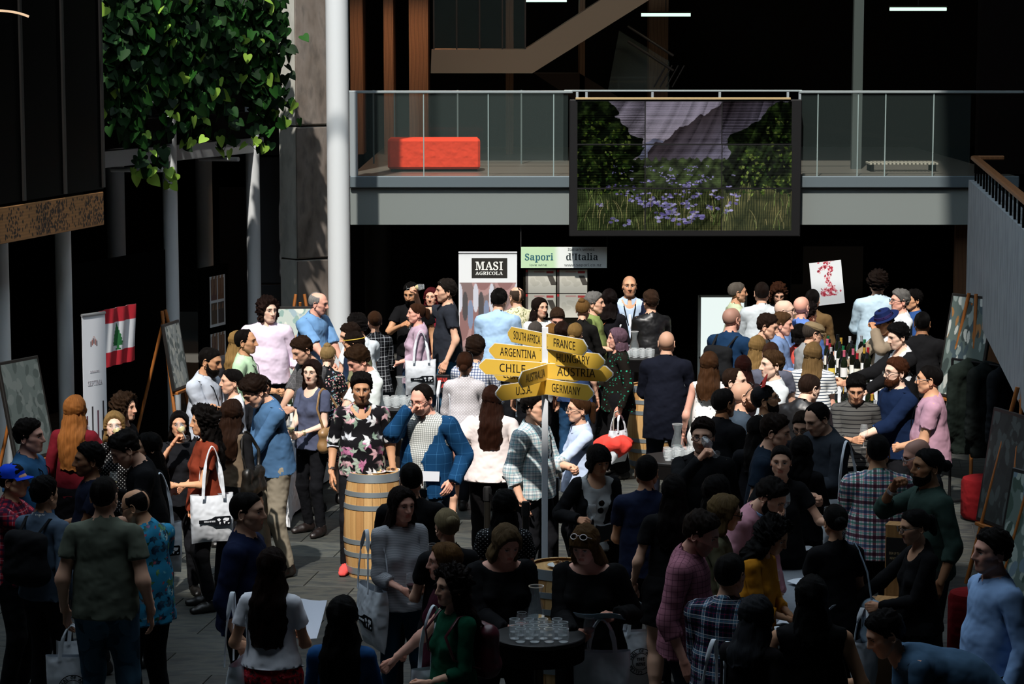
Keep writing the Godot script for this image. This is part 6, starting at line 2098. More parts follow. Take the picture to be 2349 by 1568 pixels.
	var fb := MB.new(); fb.box(Vector3(0, h / 2 + 0.03, 0), Vector3(w, h - 0.06, 0.005)); obj("fabric", fb, printed(1, 1, bi, 0.7), rb)
	letters("SEPTIMA", w * 0.62, 0.05, mat(C("#a8a4ac"), 0.7), rb, Transform3D(Basis.IDENTITY, Vector3(0, h - 0.72, 0.0045)), "Droid Serif")
	letters("DOMAINE", w * 0.4, 0.022, mat(C("#b0acb4"), 0.7), rb, Transform3D(Basis.IDENTITY, Vector3(0, h - 0.6, 0.0045)), "Droid Serif")
	var tb2 := MB.new(); tb2.tube([Vector3(-w / 2, h, 0), Vector3(w / 2, h, 0)], 0.016, -1, 8); obj("top_bar", tb2, mat(C("#a8acb0"), 0.3, 0.6), rb)
	var bs2 := MB.new(); bs2.box(Vector3(0, 0.035, 0), Vector3(w + 0.04, 0.07, 0.14), Basis.IDENTITY, 0.015); obj("base", bs2, mat(C("#9a9ca0"), 0.3, 0.6), rb)
	# black board with photo sheets between the columns
	var pb := on_z(490, 720, 29.6)
	var bb := MB.new(); bb.box(Vector3.ZERO, Vector3(0.72, 1.9, 0.05)); var bo := obj("photo_board", bb, mat(C("#050505"), 0.95)); bo.transform = Transform3D(Basis(Vector3.UP, fturn), Vector3(pb.x, 1.0, pb.z)); tag(bo, "tall black board with photo sheets between the left columns", "panel")
	var ph := Image.create(48, 72, false, Image.FORMAT_RGB8); ph.fill(C("#d4d8dc"))
	for k in 4: ph.fill_rect(Rect2i(3 + (k % 2) * 22, 4 + (k / 2) * 34, 19, 30), [C("#6a4a44"), C("#7a5640"), C("#5a4a3c"), C("#4c4440")][k])
	for k in 8: blob(ph, 8 + (k % 4) * 10, 16 + (k / 4) * 34, 3, 11, 0.2, C("#8a6a54"))
	for i in 2:
		var c := on_z(495, 672 + i * 132, 29.3)
		var sh := MB.new(); sh.box(Vector3.ZERO, Vector3(0.40, 0.62, 0.006)); var so := obj("photo_sheet", sh, printed(1, 1, ph)); so.transform = Transform3D(Basis(Vector3.UP, fturn), Vector3(c.x, c.y, c.z)); so.position = bo.transform * Vector3(0.05, 0.52 - 0.7 * i, 0.03); tag(so, ["upper white sheet of portrait photos on the tall black board", "lower white sheet of portrait photos on the tall black board"][i], "poster", "photo sheets on the black board")

func build_furniture() -> void:
	# oak barrels
	var b1 := on_y(858, 1316, 0.0)
	make_barrel("oak barrel with six hoops at left, glass and plates on top", b1, 0.27, 0.93, 0.3)
	var b2 := on_y(1290, 1560, 0.0) ; b2 = on_z(1288, 1400, 17.3) * Vector3(1, 0, 1)
	make_barrel("oak barrel between the two women in black, snacks on top", b2, 0.285, 0.95, 0.1)
	var b3 := on_z(1490, 970, 26.6) * Vector3(1, 0, 1)
	make_barrel("far oak barrel beside the bald man in the dark suit", b3, 0.25, 0.93, 0.8)
	# plates of crackers
	for q in [[b1 + Vector3(0.03, 0.915, 0.03), "white plate of dried snacks on the left barrel", 1], [b1 + Vector3(0.16, 0.915, -0.05), "second white plate of snacks at the back of the left barrel", 2], [b2 + Vector3(-0.02, 0.935, 0.02), "white plate of crackers on the barrel between the women", 3]]:
		var t := thing("snack_plate", q[1], "plate", q[0])
		var mb := MB.new(); mb.lathe([Vector2(0, 0.0), Vector2(0.055, 0.0), Vector2(0.085, 0.014), Vector2(0.083, 0.017), Vector2(0.055, 0.005), Vector2(0, 0.005)], 22); obj("plate", mb, mat(C("#d8dcdc"), 0.3), t)
		var g := RandomNumberGenerator.new(); g.seed = q[2]
		for k in 9:
			var c := MB.new(); var a := g.randf() * TAU; var r := g.randf() * 0.055
			c.box(Vector3.ZERO, Vector3(0.045, 0.006, 0.03), Basis(Vector3(g.randf() - 0.5, 1, g.randf() - 0.5).normalized(), g.randf() * 3) * Basis(Vector3.RIGHT, g.randf_range(-0.6, 0.6)), 0.002)
			obj("cracker", c, mat([C("#b98a54"), C("#8a5c34"), C("#d0a878"), C("#4a3020")][k % 4], 0.8), t, Transform3D(Basis.IDENTITY, Vector3(sin(a) * r, 0.014 + 0.004 * k * 0.6, cos(a) * r)))
	wine_glass("empty wine glass standing on the left barrel", b1 + Vector3(-0.12, 0.91, 0.06), "", Basis.IDENTITY, "")
	# high tables with tumblers
	var spots := []
	for i in 5:
		for j in 4: spots.append([-0.2 + i * 0.085 + 0.03 * (j % 2), -0.1 + j * 0.082])
	var h1 := on_y(913, 930, 1.05); high_table("black high table with carafe behind the man in the blue blazer", Vector3(h1.x, 0, h1.z), 0.3)
	carafe("glass carafe on the high table behind the blue blazer", h1 + Vector3(0.02, 0, -0.12))
	tumblers(h1 + Vector3(-0.01, 0, 0), spots, "clear tumbler on the high table behind the blue blazer", "tumblers behind the blue blazer")
	var h2 := on_y(1556, 1049, 1.05); high_table("black covered high table with carafe beside the man drinking red", Vector3(h2.x, 0, h2.z), 0.33)
	carafe("glass carafe at the right-hand high table by the drinking man", h2 + Vector3(0.0, 0, -0.14))
	var s2 := []
	for i in 4:
		for j in 3: s2.append([-0.1 + i * 0.085 + 0.03 * (j % 2), -0.03 + j * 0.09])
	tumblers(h2, s2, "clear tumbler on the covered table by the drinking man", "tumblers by the drinking man")
	var h3 := on_y(1236, 1455, 1.05); high_table("black high table full of tumblers in front of two women", Vector3(h3.x, 0, h3.z), 0.29)
	carafe("glass carafe of water between the two women in black", h3 + Vector3(-0.015, 0, -0.14))
	var s3 := []
	for i in 4:
		for j in 4: s3.append([-0.15 + i * 0.088 + 0.035 * (j % 2), -0.06 + j * 0.085])
	tumblers(h3, s3, "clear tumbler on the front high table of the two women", "tumblers on the front high table")
	var h4 := on_y(1462, 816, 1.05); high_table("far black high table with carafe beyond the purple-haired woman", Vector3(h4.x, 0, h4.z), 0.3)
	carafe("far glass carafe beyond the purple-haired woman", h4 + Vector3(-0.03, 0, -0.08))
	tumblers(h4 + Vector3(-0.02, 0, 0), s2, "clear tumbler on the far table beyond the purple-haired woman", "tumblers on the far high table")
	# left tasting table
	var ca := on_z(640, 1000, 25.0); 
	var lt := cloth_table("white tablecloth on the long left tasting table", Vector3(-2.33, 0, -24.7), 0.52, 3.0, 0.8, -0.09, "#e8ebef")
	var g := RandomNumberGenerator.new(); g.seed = 15
	var cols := [["#0c1410", "#c8ccd0"], ["#101008", "#1a1a1c"], ["#182410", "#caa43c"], ["#0c1014", "#8a1c24"]]
	for i in 9:
		var q: Array = cols[i % 4]
		var p := lt.transform * Vector3(g.randf_range(-0.05, 0.2), 0.8, 1.25 - i * 0.27)
		bottle(p, ["first dark bottle at the near corner of the left table", "second dark bottle from the near corner of the left table", "gold-capped bottle third along the left table", "red-capped bottle fourth along the left table", "silver-capped bottle fifth along the left table", "black-capped bottle sixth along the left table", "gold-capped bottle seventh along the left table", "red-capped bottle eighth along the left table", "silver-capped bottle at the far end of the left table"][i], q[0], q[1], "#d8d8d2", 1.0, Basis.IDENTITY, "bottles on the left table")
	var bk := thing("ice_bucket", "clear ice bucket with bottles on the left table", "bucket", lt.transform * Vector3(-0.12, 0.8, 0.2))
	var bm := MB.new(); bm.lathe([Vector2(0, 0.004), Vector2(0.085, 0.004), Vector2(0.11, 0.2), Vector2(0.114, 0.2), Vector2(0.088, 0.0), Vector2(0, 0.0)], 22); obj("bucket", bm, glass_mat(0.35, C("#a8c4b4")), bk)
	# right tasting tables
	var rt := cloth_table("white tablecloth under the crowd of bottles on the right", Vector3(3.6, 0, -25.7), 0.62, 3.9, 0.8, -0.1, "#dfe3e6")
	var foils := ["#111214", "#b02430", "#c8ccd0", "#1a7a4a", "#d86a84", "#c9a13a", "#20242c", "#141416"]
	var labs := ["#e4e4dc", "#d8c048", "#c8d4e4", "#e8e8e8", "#1a1a1c", "#dcdcd0"]
	var fn := ["black-capped", "red-capped", "silver-capped", "green-capped", "pink-capped", "gold-capped", "charcoal-capped", "black-sealed"]
	var rows_ := ["front", "second", "third", "fourth", "fifth", "sixth", "seventh", "eighth", "ninth", "tenth", "eleventh", "twelfth", "thirteenth", "rear"]
	var colsn := ["at the aisle side", "left of centre", "right of centre", "at the wall side"]
	var rs := MB.new(); rs.box(Vector3(0, 0.14, 0), Vector3(0.58, 0.27, 1.86), Basis.IDENTITY, 0.004); var rso := obj("riser", rs, cloth("#d4d8dc")); rso.transform = rt.transform * Transform3D(Basis.IDENTITY, Vector3(0, 0.801, -0.98)); tag(rso, "cloth-covered riser lifting the rear bottles of the right table", "riser")
	for j in 14:
		for i in 4:
			var f := (j * 3 + i * 5 + (j / 3)) % 8
			var p := rt.transform * Vector3(-0.21 + i * 0.13 + g.randf_range(-0.02, 0.02), 0.8 if j < 7 else 1.08, (1.75 if j < 7 else 1.62) - j * 0.235 + g.randf_range(-0.04, 0.04))
			bottle(p, "%s bottle %s in the %s row of the right table" % [fn[f], colsn[i], rows_[j]], ["#0b0e0c", "#0e100a", "#141c10"][(i + j) % 3], foils[f], labs[(i * 2 + j) % 6], 1.0 + 0.06 * ((i + j) % 3), Basis.IDENTITY, "bottles on the right table")
	var nt := cloth_table("white tablecloth on the near right table with steel bucket", Vector3(3.12, 0, -20.9), 0.85, 0.75, 0.8, -0.1, "#dde2e8")
	for q in [[on_z(2010, 950, 24.0) * Vector3(1, 0, 1) + Vector3(0, 0.8, 0), 0.15, 0.17, "steel ice tub on the table behind the man in stripes"], [on_z(1966, 1092, 20.85) * Vector3(1, 0, 1) + Vector3(0, 0.8, 0), 0.16, 0.15, "steel ice tub on the near right table"]]:
		var t := thing("ice_tub", q[3], "tub", q[0], 0.0, "steel ice tubs")
		var r: float = q[1]; var h: float = q[2]
		var mb := MB.new(); mb.lathe([Vector2(0, 0.0), Vector2(r * 0.72, 0.0), Vector2(r, h), Vector2(r + 0.008, h + 0.004), Vector2(r + 0.004, h + 0.01), Vector2(r - 0.006, h), Vector2(r * 0.7, 0.008), Vector2(0, 0.008)], 28); obj("tub", mb, mat(C("#b8bec2"), 0.25, 0.85), t)
		for k in 2:
			var hd := MB.new(); hd.tube([Vector3((r + 0.01) * (1 - 2 * k), h - 0.03, -0.04), Vector3((r + 0.035) * (1 - 2 * k), h - 0.03, 0), Vector3((r + 0.01) * (1 - 2 * k), h - 0.03, 0.04)], 0.005, -1, 6); obj("handle", hd, mat(C("#9aa0a4"), 0.3, 0.8), t)
	var bt := MB.new(); bt.box(Vector3.ZERO, Vector3(0.16, 0.035, 0.09), Basis.IDENTITY, 0.006); var btr := tag(obj("blue_tray", bt, mat(C("#1c4a90"), 0.5)), "small blue tray on the near right white tablecloth", "tray") as Node3D; btr.position = Vector3(3.34, 0.818, -20.8)
	# low right table with papers, wooden stand and boxes
	var pt := cloth_table("grey tablecloth of the paper-strewn table at lower right", Vector3(2.12, 0, -17.3), 0.72, 2.1, 0.76, -0.1, "#7f858c")
	var wd := wood_mat("#b88a54", "#8f6534", 0.6)
	var cbx := MB.new(); cbx.box(Vector3(0, 0.38, 0), Vector3(0.46, 0.76, 0.78), Basis.IDENTITY, 0.004); var cbo2 := obj("cardboard_box", cbx, mat(C("#7a5c40"), 0.85)); cbo2.position = Vector3(2.62, 0, -16.72); tag(cbo2, "tall brown cardboard box carrying the newsletter stand", "box")
	var bx := thing("wooden_stand", "pale wooden box stand with a black newsletter sign", "stand", on_y(2055, 1400, 0.76), -0.35)
	for q in [[Vector3(0, 0.3, 0), Vector3(0.15, 0.6, 0.02)], [Vector3(-0.075, 0.3, -0.06), Vector3(0.014, 0.6, 0.13)], [Vector3(0.075, 0.3, -0.06), Vector3(0.014, 0.6, 0.13)], [Vector3(0, 0.6, -0.06), Vector3(0.17, 0.014, 0.14)]]:
		var m := MB.new(); m.box(q[0], q[1], Basis.IDENTITY, 0.002); obj("board", m, wd, bx)
	var sgn := thing("newsletter_sign", "black sign with gold lettering leaning on the wooden stand", "sign", bx.transform * Vector3(0, 0.4, 0.018), -0.35)
	var sm := MB.new(); sm.box(Vector3.ZERO, Vector3(0.145, 0.24, 0.008)); obj("plate", sm, mat(C("#0c0b0a"), 0.6), sgn)
	letters("SIGN UP TO OUR", 0.105, 0.017, mat(C("#b8a47c"), 0.5), sgn, Transform3D(Basis.IDENTITY, Vector3(0, 0.01, 0.0052)))
	letters("NEWSLETTER!", 0.088, 0.017, mat(C("#b8a47c"), 0.5), sgn, Transform3D(Basis.IDENTITY, Vector3(0, -0.025, 0.0052)))
	var cb := MB.new(); cb.box(Vector3(0, 0.1, 0), Vector3(0.2, 0.2, 0.2), Basis.IDENTITY, 0.003); var cbo := obj("wooden_crate", cb, wd); cbo.transform = Transform3D(Basis(Vector3.UP, -0.3), on_y(2040, 1440, 0.76)); tag(cbo, "small wooden box below the newsletter stand", "box")
	var pw := mat(C("#d4dae2"), 0.7)
	for q in [[1862, 1338, 0.5, "white tasting sheet lying open before the woman in mustard", 0.3], [1822, 1432, -0.3, "white cloth bundle on the lower right table edge", 0.22], [1868, 1262, 0.2, "blue-grey leaflet on the table beyond the mustard sweater", 0.2], [1880, 1290, -0.4, "second leaflet on the table near the pink sweater", 0.18]]:
		var p := on_y(q[0], q[1], 0.77)
		var rows := []
		for j in 5:
			var row := []
			for i in 6: row.append(Vector3((i / 5.0 - 0.5) * q[4], 0.012 * sin(i * 1.1) + 0.004, (j / 4.0 - 0.5) * q[4] * 0.7))
			rows.append(row)
		var mb := MB.new(); mb.sheet(rows, 0.002); var o := obj("paper_sheet", mb, pw); o.transform = Transform3D(Basis(Vector3.UP, q[2]), p + Vector3(0, 0.01, 0)); tag(o, q[3], "paper", "papers on the lower right table")
	# red drums and blue crate by the right easels
	for q in [[2264, 1190, 0.26, 0.42, "round red drum stool beside the blue crate"], [2232, 1500, 0.2, 0.5, "red drum stool behind the man in the pale blue shirt"]]:
		var p := on_y(q[0], q[1], 0.0)
		var t := thing("drum_stool", q[4], "stool", p, 0.0, "red drum stools")
		var r: float = q[2]; var h: float = q[3]
		var mb := MB.new(); mb.lathe([Vector2(0, 0.02), Vector2(r - 0.02, 0.02), Vector2(r, 0.05), Vector2(r, h - 0.05), Vector2(r - 0.015, h - 0.012), Vector2(r - 0.05, h), Vector2(0, h)], 32); obj("upholstery", mb, cloth("#761418"), t)
		var ft := MB.new(); ft.lathe([Vector2(0, 0), Vector2(r - 0.04, 0), Vector2(r - 0.04, 0.02), Vector2(0, 0.02)], 24); obj("foot_ring", ft, mat(C("#141212"), 0.6), t)
	var cr := thing("plastic_crate", "blue plastic crate on the floor beside the red drum stool", "crate", on_y(2302, 1222, 0.0), -0.3)
	var blue := mat(C("#1438c0"), 0.45)
	for q in [[Vector3(0, 0.01, 0), Vector3(0.4, 0.02, 0.3)], [Vector3(0, 0.16, 0.15), Vector3(0.4, 0.28, 0.012)], [Vector3(0, 0.16, -0.15), Vector3(0.4, 0.28, 0.012)], [Vector3(0.2, 0.16, 0), Vector3(0.012, 0.28, 0.3)], [Vector3(-0.2, 0.16, 0), Vector3(0.012, 0.28, 0.3)], [Vector3(0, 0.3, 0.155), Vector3(0.42, 0.03, 0.02)]]:
		var m := MB.new(); m.box(q[0], q[1], Basis.IDENTITY, 0.004); obj("crate_wall", m, blue, cr)
	# easels
	easel("left wooden easel standing by the slim column", "framed pale painting seen edge-on on the left easel", on_z(402, 900, 26.8) * Vector3(1, 0, 1), 1.35, 0.5, 0.75, 0.85, 0.16, 3, ["#8a9290", "#5a6462", "#a8aca4"], 1.72)
	easel("dark easel at the far left edge behind the man in blue", "dark-framed pale picture at the far left edge", on_z(66, 1000, 22.6) * Vector3(1, 0, 1), 1.1, 0.6, 0.95, 0.8, 0.2, 7, ["#4e5856", "#3c4644", "#5c6462"], 1.6)
	easel("tall wooden easel with the abstract painting at right", "tall abstract grey-green painting on the right easel", on_z(2205, 1000, 25.4) * Vector3(1, 0, 1), -0.95, 0.62, 1.1, 0.95, 0.2, 9, ["#4a5854", "#7c8884", "#2c3836", "#a8aca6", "#8a6034", "#36464c"], 2.05)
	easel("second right easel with the dark canvas beside the blue crate", "dark canvas turned away on the second right easel", on_z(2306, 1150, 20.6) * Vector3(1, 0, 1), -1.25, 0.7, 1.0, 0.55, 0.15, 13, ["#232826", "#1a1f1d", "#3c4442"], 1.75)
	easel("easel at the right edge behind the pale blue shirt", "pale landscape painting at the right edge of the hall", on_z(2352, 1330, 17.4) * Vector3(1, 0, 1), -1.1, 0.6, 1.0, 0.6, 0.18, 17, ["#54645e", "#8c9890", "#34483e", "#607480"], 1.7)
	easel("wooden easel behind the man in the pink shirt", "pale map-like painting on the easel behind the pink shirt", on_z(690, 800, 28.6) * Vector3(1, 0, 1), 0.1, 0.62, 0.85, 0.72, 0.12, 19, ["#b8c4bc", "#8aa8a0", "#c8a07c", "#d8dcd0", "#9ab0b8"], 1.7)
	# coat rack
	var ck := thing("coat_rack", "dark coat rack with hanging jackets under the grey parapet", "coat rack", on_z(2262, 950, 24.0) * Vector3(1, 0, 1), -1.0)
	for s in [-1, 1]:
		var m := MB.new(); m.tube([Vector3(0.5 * s, 0, 0), Vector3(0.5 * s, 1.5, 0)], 0.014, -1, 8); m.tube([Vector3(0.5 * s, 0.03, -0.22), Vector3(0.5 * s, 0.03, 0.22)], 0.014, -1, 8); obj("upright", m, mat(C("#1a1a1c"), 0.4, 0.6), ck)
	var m2 := MB.new(); m2.tube([Vector3(-0.5, 1.5, 0), Vector3(0.5, 1.5, 0)], 0.013, -1, 8); obj("rail", m2, mat(C("#1a1a1c"), 0.4, 0.6), ck)
	for k in 3:
		var f := Field.new(); f.k = 0.08; f.ripple = 0.006
		f.cap(Vector3(-0.17, -0.07, 0), Vector3(0.17, -0.07, 0), 0.045, 0.045)
		f.cap(Vector3(0, -0.05, 0), Vector3(0, -0.9, 0), 0.12, 0.17, Vector3(1.2, 1, 0.45), 1.0)
		for s in [-1, 1]: f.cap(Vector3(0.18 * s, -0.08, 0), Vector3(0.23 * s, -0.65, 0.02), 0.055, 0.05, Vector3(1, 1, 0.8))
		var tm := nets(f, Vector3(-0.35, -0.98, -0.14), Vector3(0.35, 0.04, 0.14), 0.03)
		var o := obj("hanging_coat", arr_mesh(tm.v, tm.n, tm.ix), cloth(["#161e1a", "#101514", "#131619"][k]))
		o.transform = ck.transform * Transform3D(Basis(Vector3.UP, PI / 2 + 0.15 * (k - 1)), Vector3(-0.25 + k * 0.25, 1.47, 0)); tag(o, ["dark green coat nearest the parapet on the coat rack", "blackish coat in the middle of the coat rack", "slate coat at the near end of the coat rack"][k], "coat", "coats on the rack")
	# crowd-control posts and belts round the signpost
	var pp := []
	for q in [[1118, 1380, 0.98, "black belt post left of the signpost"], [1206, 1422, 0.98, "second black belt post left of the signpost"], [1274, 1353, 0.98, "black belt post just right of the signpost"]]:
		var p := on_y(q[0], q[1], 0.0); pp.append(p)
		var t := thing("belt_post", q[3], "barrier post", p, 0.0, "crowd barrier posts")
		var m := MB.new(); m.lathe([Vector2(0, 0), Vector2(0.15, 0), Vector2(0.15, 0.012), Vector2(0.03, 0.03)], 22); obj("base", m, mat(C("#1a1a1b"), 0.4, 0.5), t)
		var m1 := MB.new(); m1.lathe([Vector2(0.028, 0.02), Vector2(0.028, 0.88)], 16); obj("pole", m1, mat(C("#2a2824"), 0.3, 0.6), t)
		var m3 := MB.new(); m3.lathe([Vector2(0.034, 0.87), Vector2(0.036, 0.96), Vector2(0.03, 0.985), Vector2(0, 0.985)], 16); obj("belt_head", m3, mat(C("#111112"), 0.5), t)
	for q in [[1, 0, "black barrier belt between the two left posts"], [1, 2, "black barrier belt crossing behind the signpost"]]:
		var rows := []
		for j in 2:
			var row := []
			for i in 9: row.append(pp[q[0]].lerp(pp[q[1]], i / 8.0) + Vector3(0, 0.94 - j * 0.05 - 0.03 * sin(PI * i / 8.0), 0))
			rows.append(row)
		var m := MB.new(); m.sheet(rows, 0.003); tag(obj("barrier_belt", m, mat(C("#0e0e0f"), 0.8)), q[2], "barrier belt", "barrier belts")

# ---------- hanging greenery ----------
func build_plants() -> void:
	var t := thing("hanging_vines", "dense curtain of heart-leaved vines hanging over the left beam", "plant", Vector3.ZERO)
	var g := RandomNumberGenerator.new(); g.seed = 77
	# one heart-shaped leaf, folded along its rib
	var lm := MB.new()
	var rows := []
	for j in 7:
		var q := j / 6.0
		var w := [0.36, 0.5, 0.5, 0.42, 0.28, 0.13, 0.0][j] as float
		var y := [0.12, 0.04, -0.16, -0.38, -0.62, -0.84, -1.0][j] as float
		var row := []
		for i in 5:
			var s := (i - 2) / 2.0
			row.append(Vector3(s * w, y + (0.06 * absf(s) if j == 0 else 0.0) - (0.1 if j == 0 and i == 2 else 0.0), 0.12 * absf(s) * w - 0.12 * q * q))
		rows.append(row)
	lm.sheet(rows, 0.012)
	var leaf := lm.mesh()
	var lms := []
	for c in ["#0e260c", "#143410", "#204a18", "#0b1d0b", "#7a9c3c", "#112e0e"]:
		var m := StandardMaterial3D.new(); m.albedo_color = C(c); m.roughness = 0.6; m.metallic_specular = 0.25; m.backlight_enabled = true; m.backlight = C(c) * 0.4
		lms.append(m)
	var vines := []
	var stem := MB.new()
	for k in 46:
		var px := g.randf_range(240, 628)
		var end := g.randf_range(150, 300)
		if px < 330 and g.randf() < 0.4: end = g.randf_range(260, 390)
		if k < 8: end = [250, 420, 395, 330, 345, 300, 345, 270][k]; 
		if k < 8: px = [242, 372, 330, 430, 520, 470, 590, 645][k]
		var z := lerpf(26.0, 29.6, (px - 235) / 400.0) - 0.3 - g.randf_range(0.0, 0.5)
		var pts := []
		var ph := g.randf() * 6
		var n := int((end + 60) / 22.0) + 2
		for i in n:
			var y := lerpf(-60 if px < 460 else -15, end, float(i) / (n - 1))
			pts.append(on_z(px + 9.0 * sin(i * 0.7 + ph) + (end - y) * 0.02, y, z + 0.05 * sin(i * 1.3 + ph)))
		if k < 8: 
			pts.append(pts[-1] + Vector3(0.05 * (1 if k % 2 else -1), 0.02, 0.02)); pts.append(pts[-1] + Vector3(0.05 * (1 if k % 2 else -1), 0.06, 0.0))
		stem.tube(pts, 0.006, 0.003, 4)
		vines.append(pts)
	obj("stems", stem, lms[2], t)
	var leaves := []
	for k in vines.size():
		var pts: Array = vines[k]
		for i in pts.size():
			for r in (3 if i < pts.size() - 3 else 1):
				var s := g.randf_range(0.09, 0.15)
				var b := Basis(Vector3.UP, g.randf_range(-0.9, 1.3)) * Basis(Vector3.RIGHT, g.randf_range(-0.9, 0.25)) * Basis(Vector3.BACK, g.randf_range(-0.9, 0.9))
				leaves.append([Transform3D(b.scaled(Vector3.ONE * s), pts[i] + Vector3(g.randfn(0, 0.07), g.randfn(0, 0.05), g.randf_range(0.0, 0.12))), 4 if (g.randf() < 0.05 or (k < 8 and i > pts.size() - 5 and g.randf() < 0.7)) else [0, 1, 2, 3, 5, 0, 1][g.randi() % 7]])
	# more leaves to fill the curtain
	for k in 900:
		var px := g.randf_range(236, 628); var lim := 150 + 130 * absf(sin(px * 0.017 + 0.4))
		var py := g.randf_range(-70 if px < 460 else -10, lim)
		var z := lerpf(26.0, 29.6, (px - 235) / 400.0) - g.randf_range(-0.1, 0.45)
		var b := Basis(Vector3.UP, g.randf_range(-0.9, 1.3)) * Basis(Vector3.RIGHT, g.randf_range(-0.9, 0.25)) * Basis(Vector3.BACK, g.randf_range(-0.9, 0.9))
		leaves.append([Transform3D(b.scaled(Vector3.ONE * g.randf_range(0.09, 0.14)), on_z(px, py, z)), [0, 1, 2, 3, 5, 0, 3][g.randi() % 7]])
	var inst := [[], [], [], [], [], []]
	var single := 0
	leaves.sort_custom(func(a, b): return (a[1] == 4 and b[1] != 4) or ((a[1] == 4) == (b[1] == 4) and a[0].origin.z > b[0].origin.z))
	for q in leaves:
		if single < 300 and q[0].origin.y < 5.4:
			obj("leaf", leaf, lms[q[1]], t, q[0]); single += 1
		else: inst[q[1]].append(q[0])
	for k in 6:
		if inst[k].is_empty(): continue
		var mm := MultiMesh.new(); mm.transform_format = MultiMesh.TRANSFORM_3D; mm.mesh = leaf; mm.instance_count = inst[k].size()
		for i in inst[k].size(): mm.set_instance_transform(i, inst[k][i])
		var o := MultiMeshInstance3D.new(); o.name = "leaf_mass"; o.multimesh = mm; o.material_override = lms[k]; t.add_child(o, true); o.set_meta("kind", "stuff")
	var pl := MB.new(); pl.box(Vector3(facade(28.2) + 0.05, 6.55, -28.2), Vector3(4.8, 0.5, 0.5), dir_basis(Vector3(0.37, 0, -1)), 0.02)
	tag(obj("planter_trough", pl, mat(C("#202020"), 0.7)), "dark planter trough from which the vines hang", "planter")
# ---------- what people hold, carry and wear ----------
func hat(id: String, kind: String, col: String, band := "") -> void:
	var r = people[id]; var M = r.M; var n = r.node
	var m := cloth(col)
	var mb := MB.new()
	match kind:
		"fedora":
			mb.lathe([Vector2(0.0, 0.128), Vector2(0.05, 0.132), Vector2(0.08, 0.12), Vector2(0.094, 0.075), Vector2(0.1, 0.045), Vector2(0.16, 0.036), Vector2(0.168, 0.046), Vector2(0.16, 0.042), Vector2(0.1, 0.035), Vector2(0.098, 0.03)], 28)
			var bd := MB.new(); bd.lathe([Vector2(0.099, 0.046), Vector2(0.1025, 0.05), Vector2(0.099, 0.078), Vector2(0.096, 0.08)], 28)
			obj("hat_band", local_mesh(bd, M[HEA] * Transform3D(Basis(Vector3.RIGHT, 0.1).scaled(Vector3(0.93, 1, 1.08)), HEADC + Vector3(0, 0.012, -0.012))), cloth(band), n)
			obj("hat", local_mesh(mb, M[HEA] * Transform3D(Basis(Vector3.RIGHT, 0.1).scaled(Vector3(0.93, 1, 1.08)), HEADC + Vector3(0, 0.012, -0.012))), m, n)
			return
		"flatcap":
			mb.lathe([Vector2(0.0, 0.112), Vector2(0.06, 0.108), Vector2(0.098, 0.08), Vector2(0.108, 0.055), Vector2(0.1, 0.035), Vector2(0.09, 0.032)], 24)
			obj("flat_cap", local_mesh(mb, M[HEA] * Transform3D(Basis(Vector3.RIGHT, 0.16).scaled(Vector3(0.9, 1, 1.1)), HEADC + Vector3(0, 0.01, 0.0))), m, n)
		"cap", "capback":
			mb.lathe([Vector2(0.0, 0.116), Vector2(0.05, 0.11), Vector2(0.08, 0.085), Vector2(0.094, 0.05), Vector2(0.097, 0.022), Vector2(0.092, 0.02)], 24)
			obj("cap", local_mesh(mb, M[HEA] * Transform3D(Basis.IDENTITY.scaled(Vector3(0.9, 1, 1.08)), HEADC + Vector3(0, 0.008, -0.012))), m, n)
	var rows := []
	for j in 5:
		var row := []
		for i in 9:
			var a := (i / 8.0 - 0.5) * 2.2
			var q := j / 4.0
			row.append(Vector3(sin(a) * (0.086 + 0.012 * q), 0.03 - 0.012 * a * a * q - 0.01 * q, cos(a) * (0.092 + 0.075 * q * (1.0 - 0.18 * a * a)) - 0.012))
		rows.append(row)
	var br := MB.new(); br.sheet(rows, 0.005)
	var X := Transform3D(Basis.IDENTITY, HEADC + Vector3(0, 0.006, 0))
	if kind == "capback": X = Transform3D(Basis(Vector3.RIGHT, -0.95), HEADC + Vector3(0, 0.075, -0.01))
	obj("brim", local_mesh(br, M[HEA] * X), cloth(band) if band else m, n)

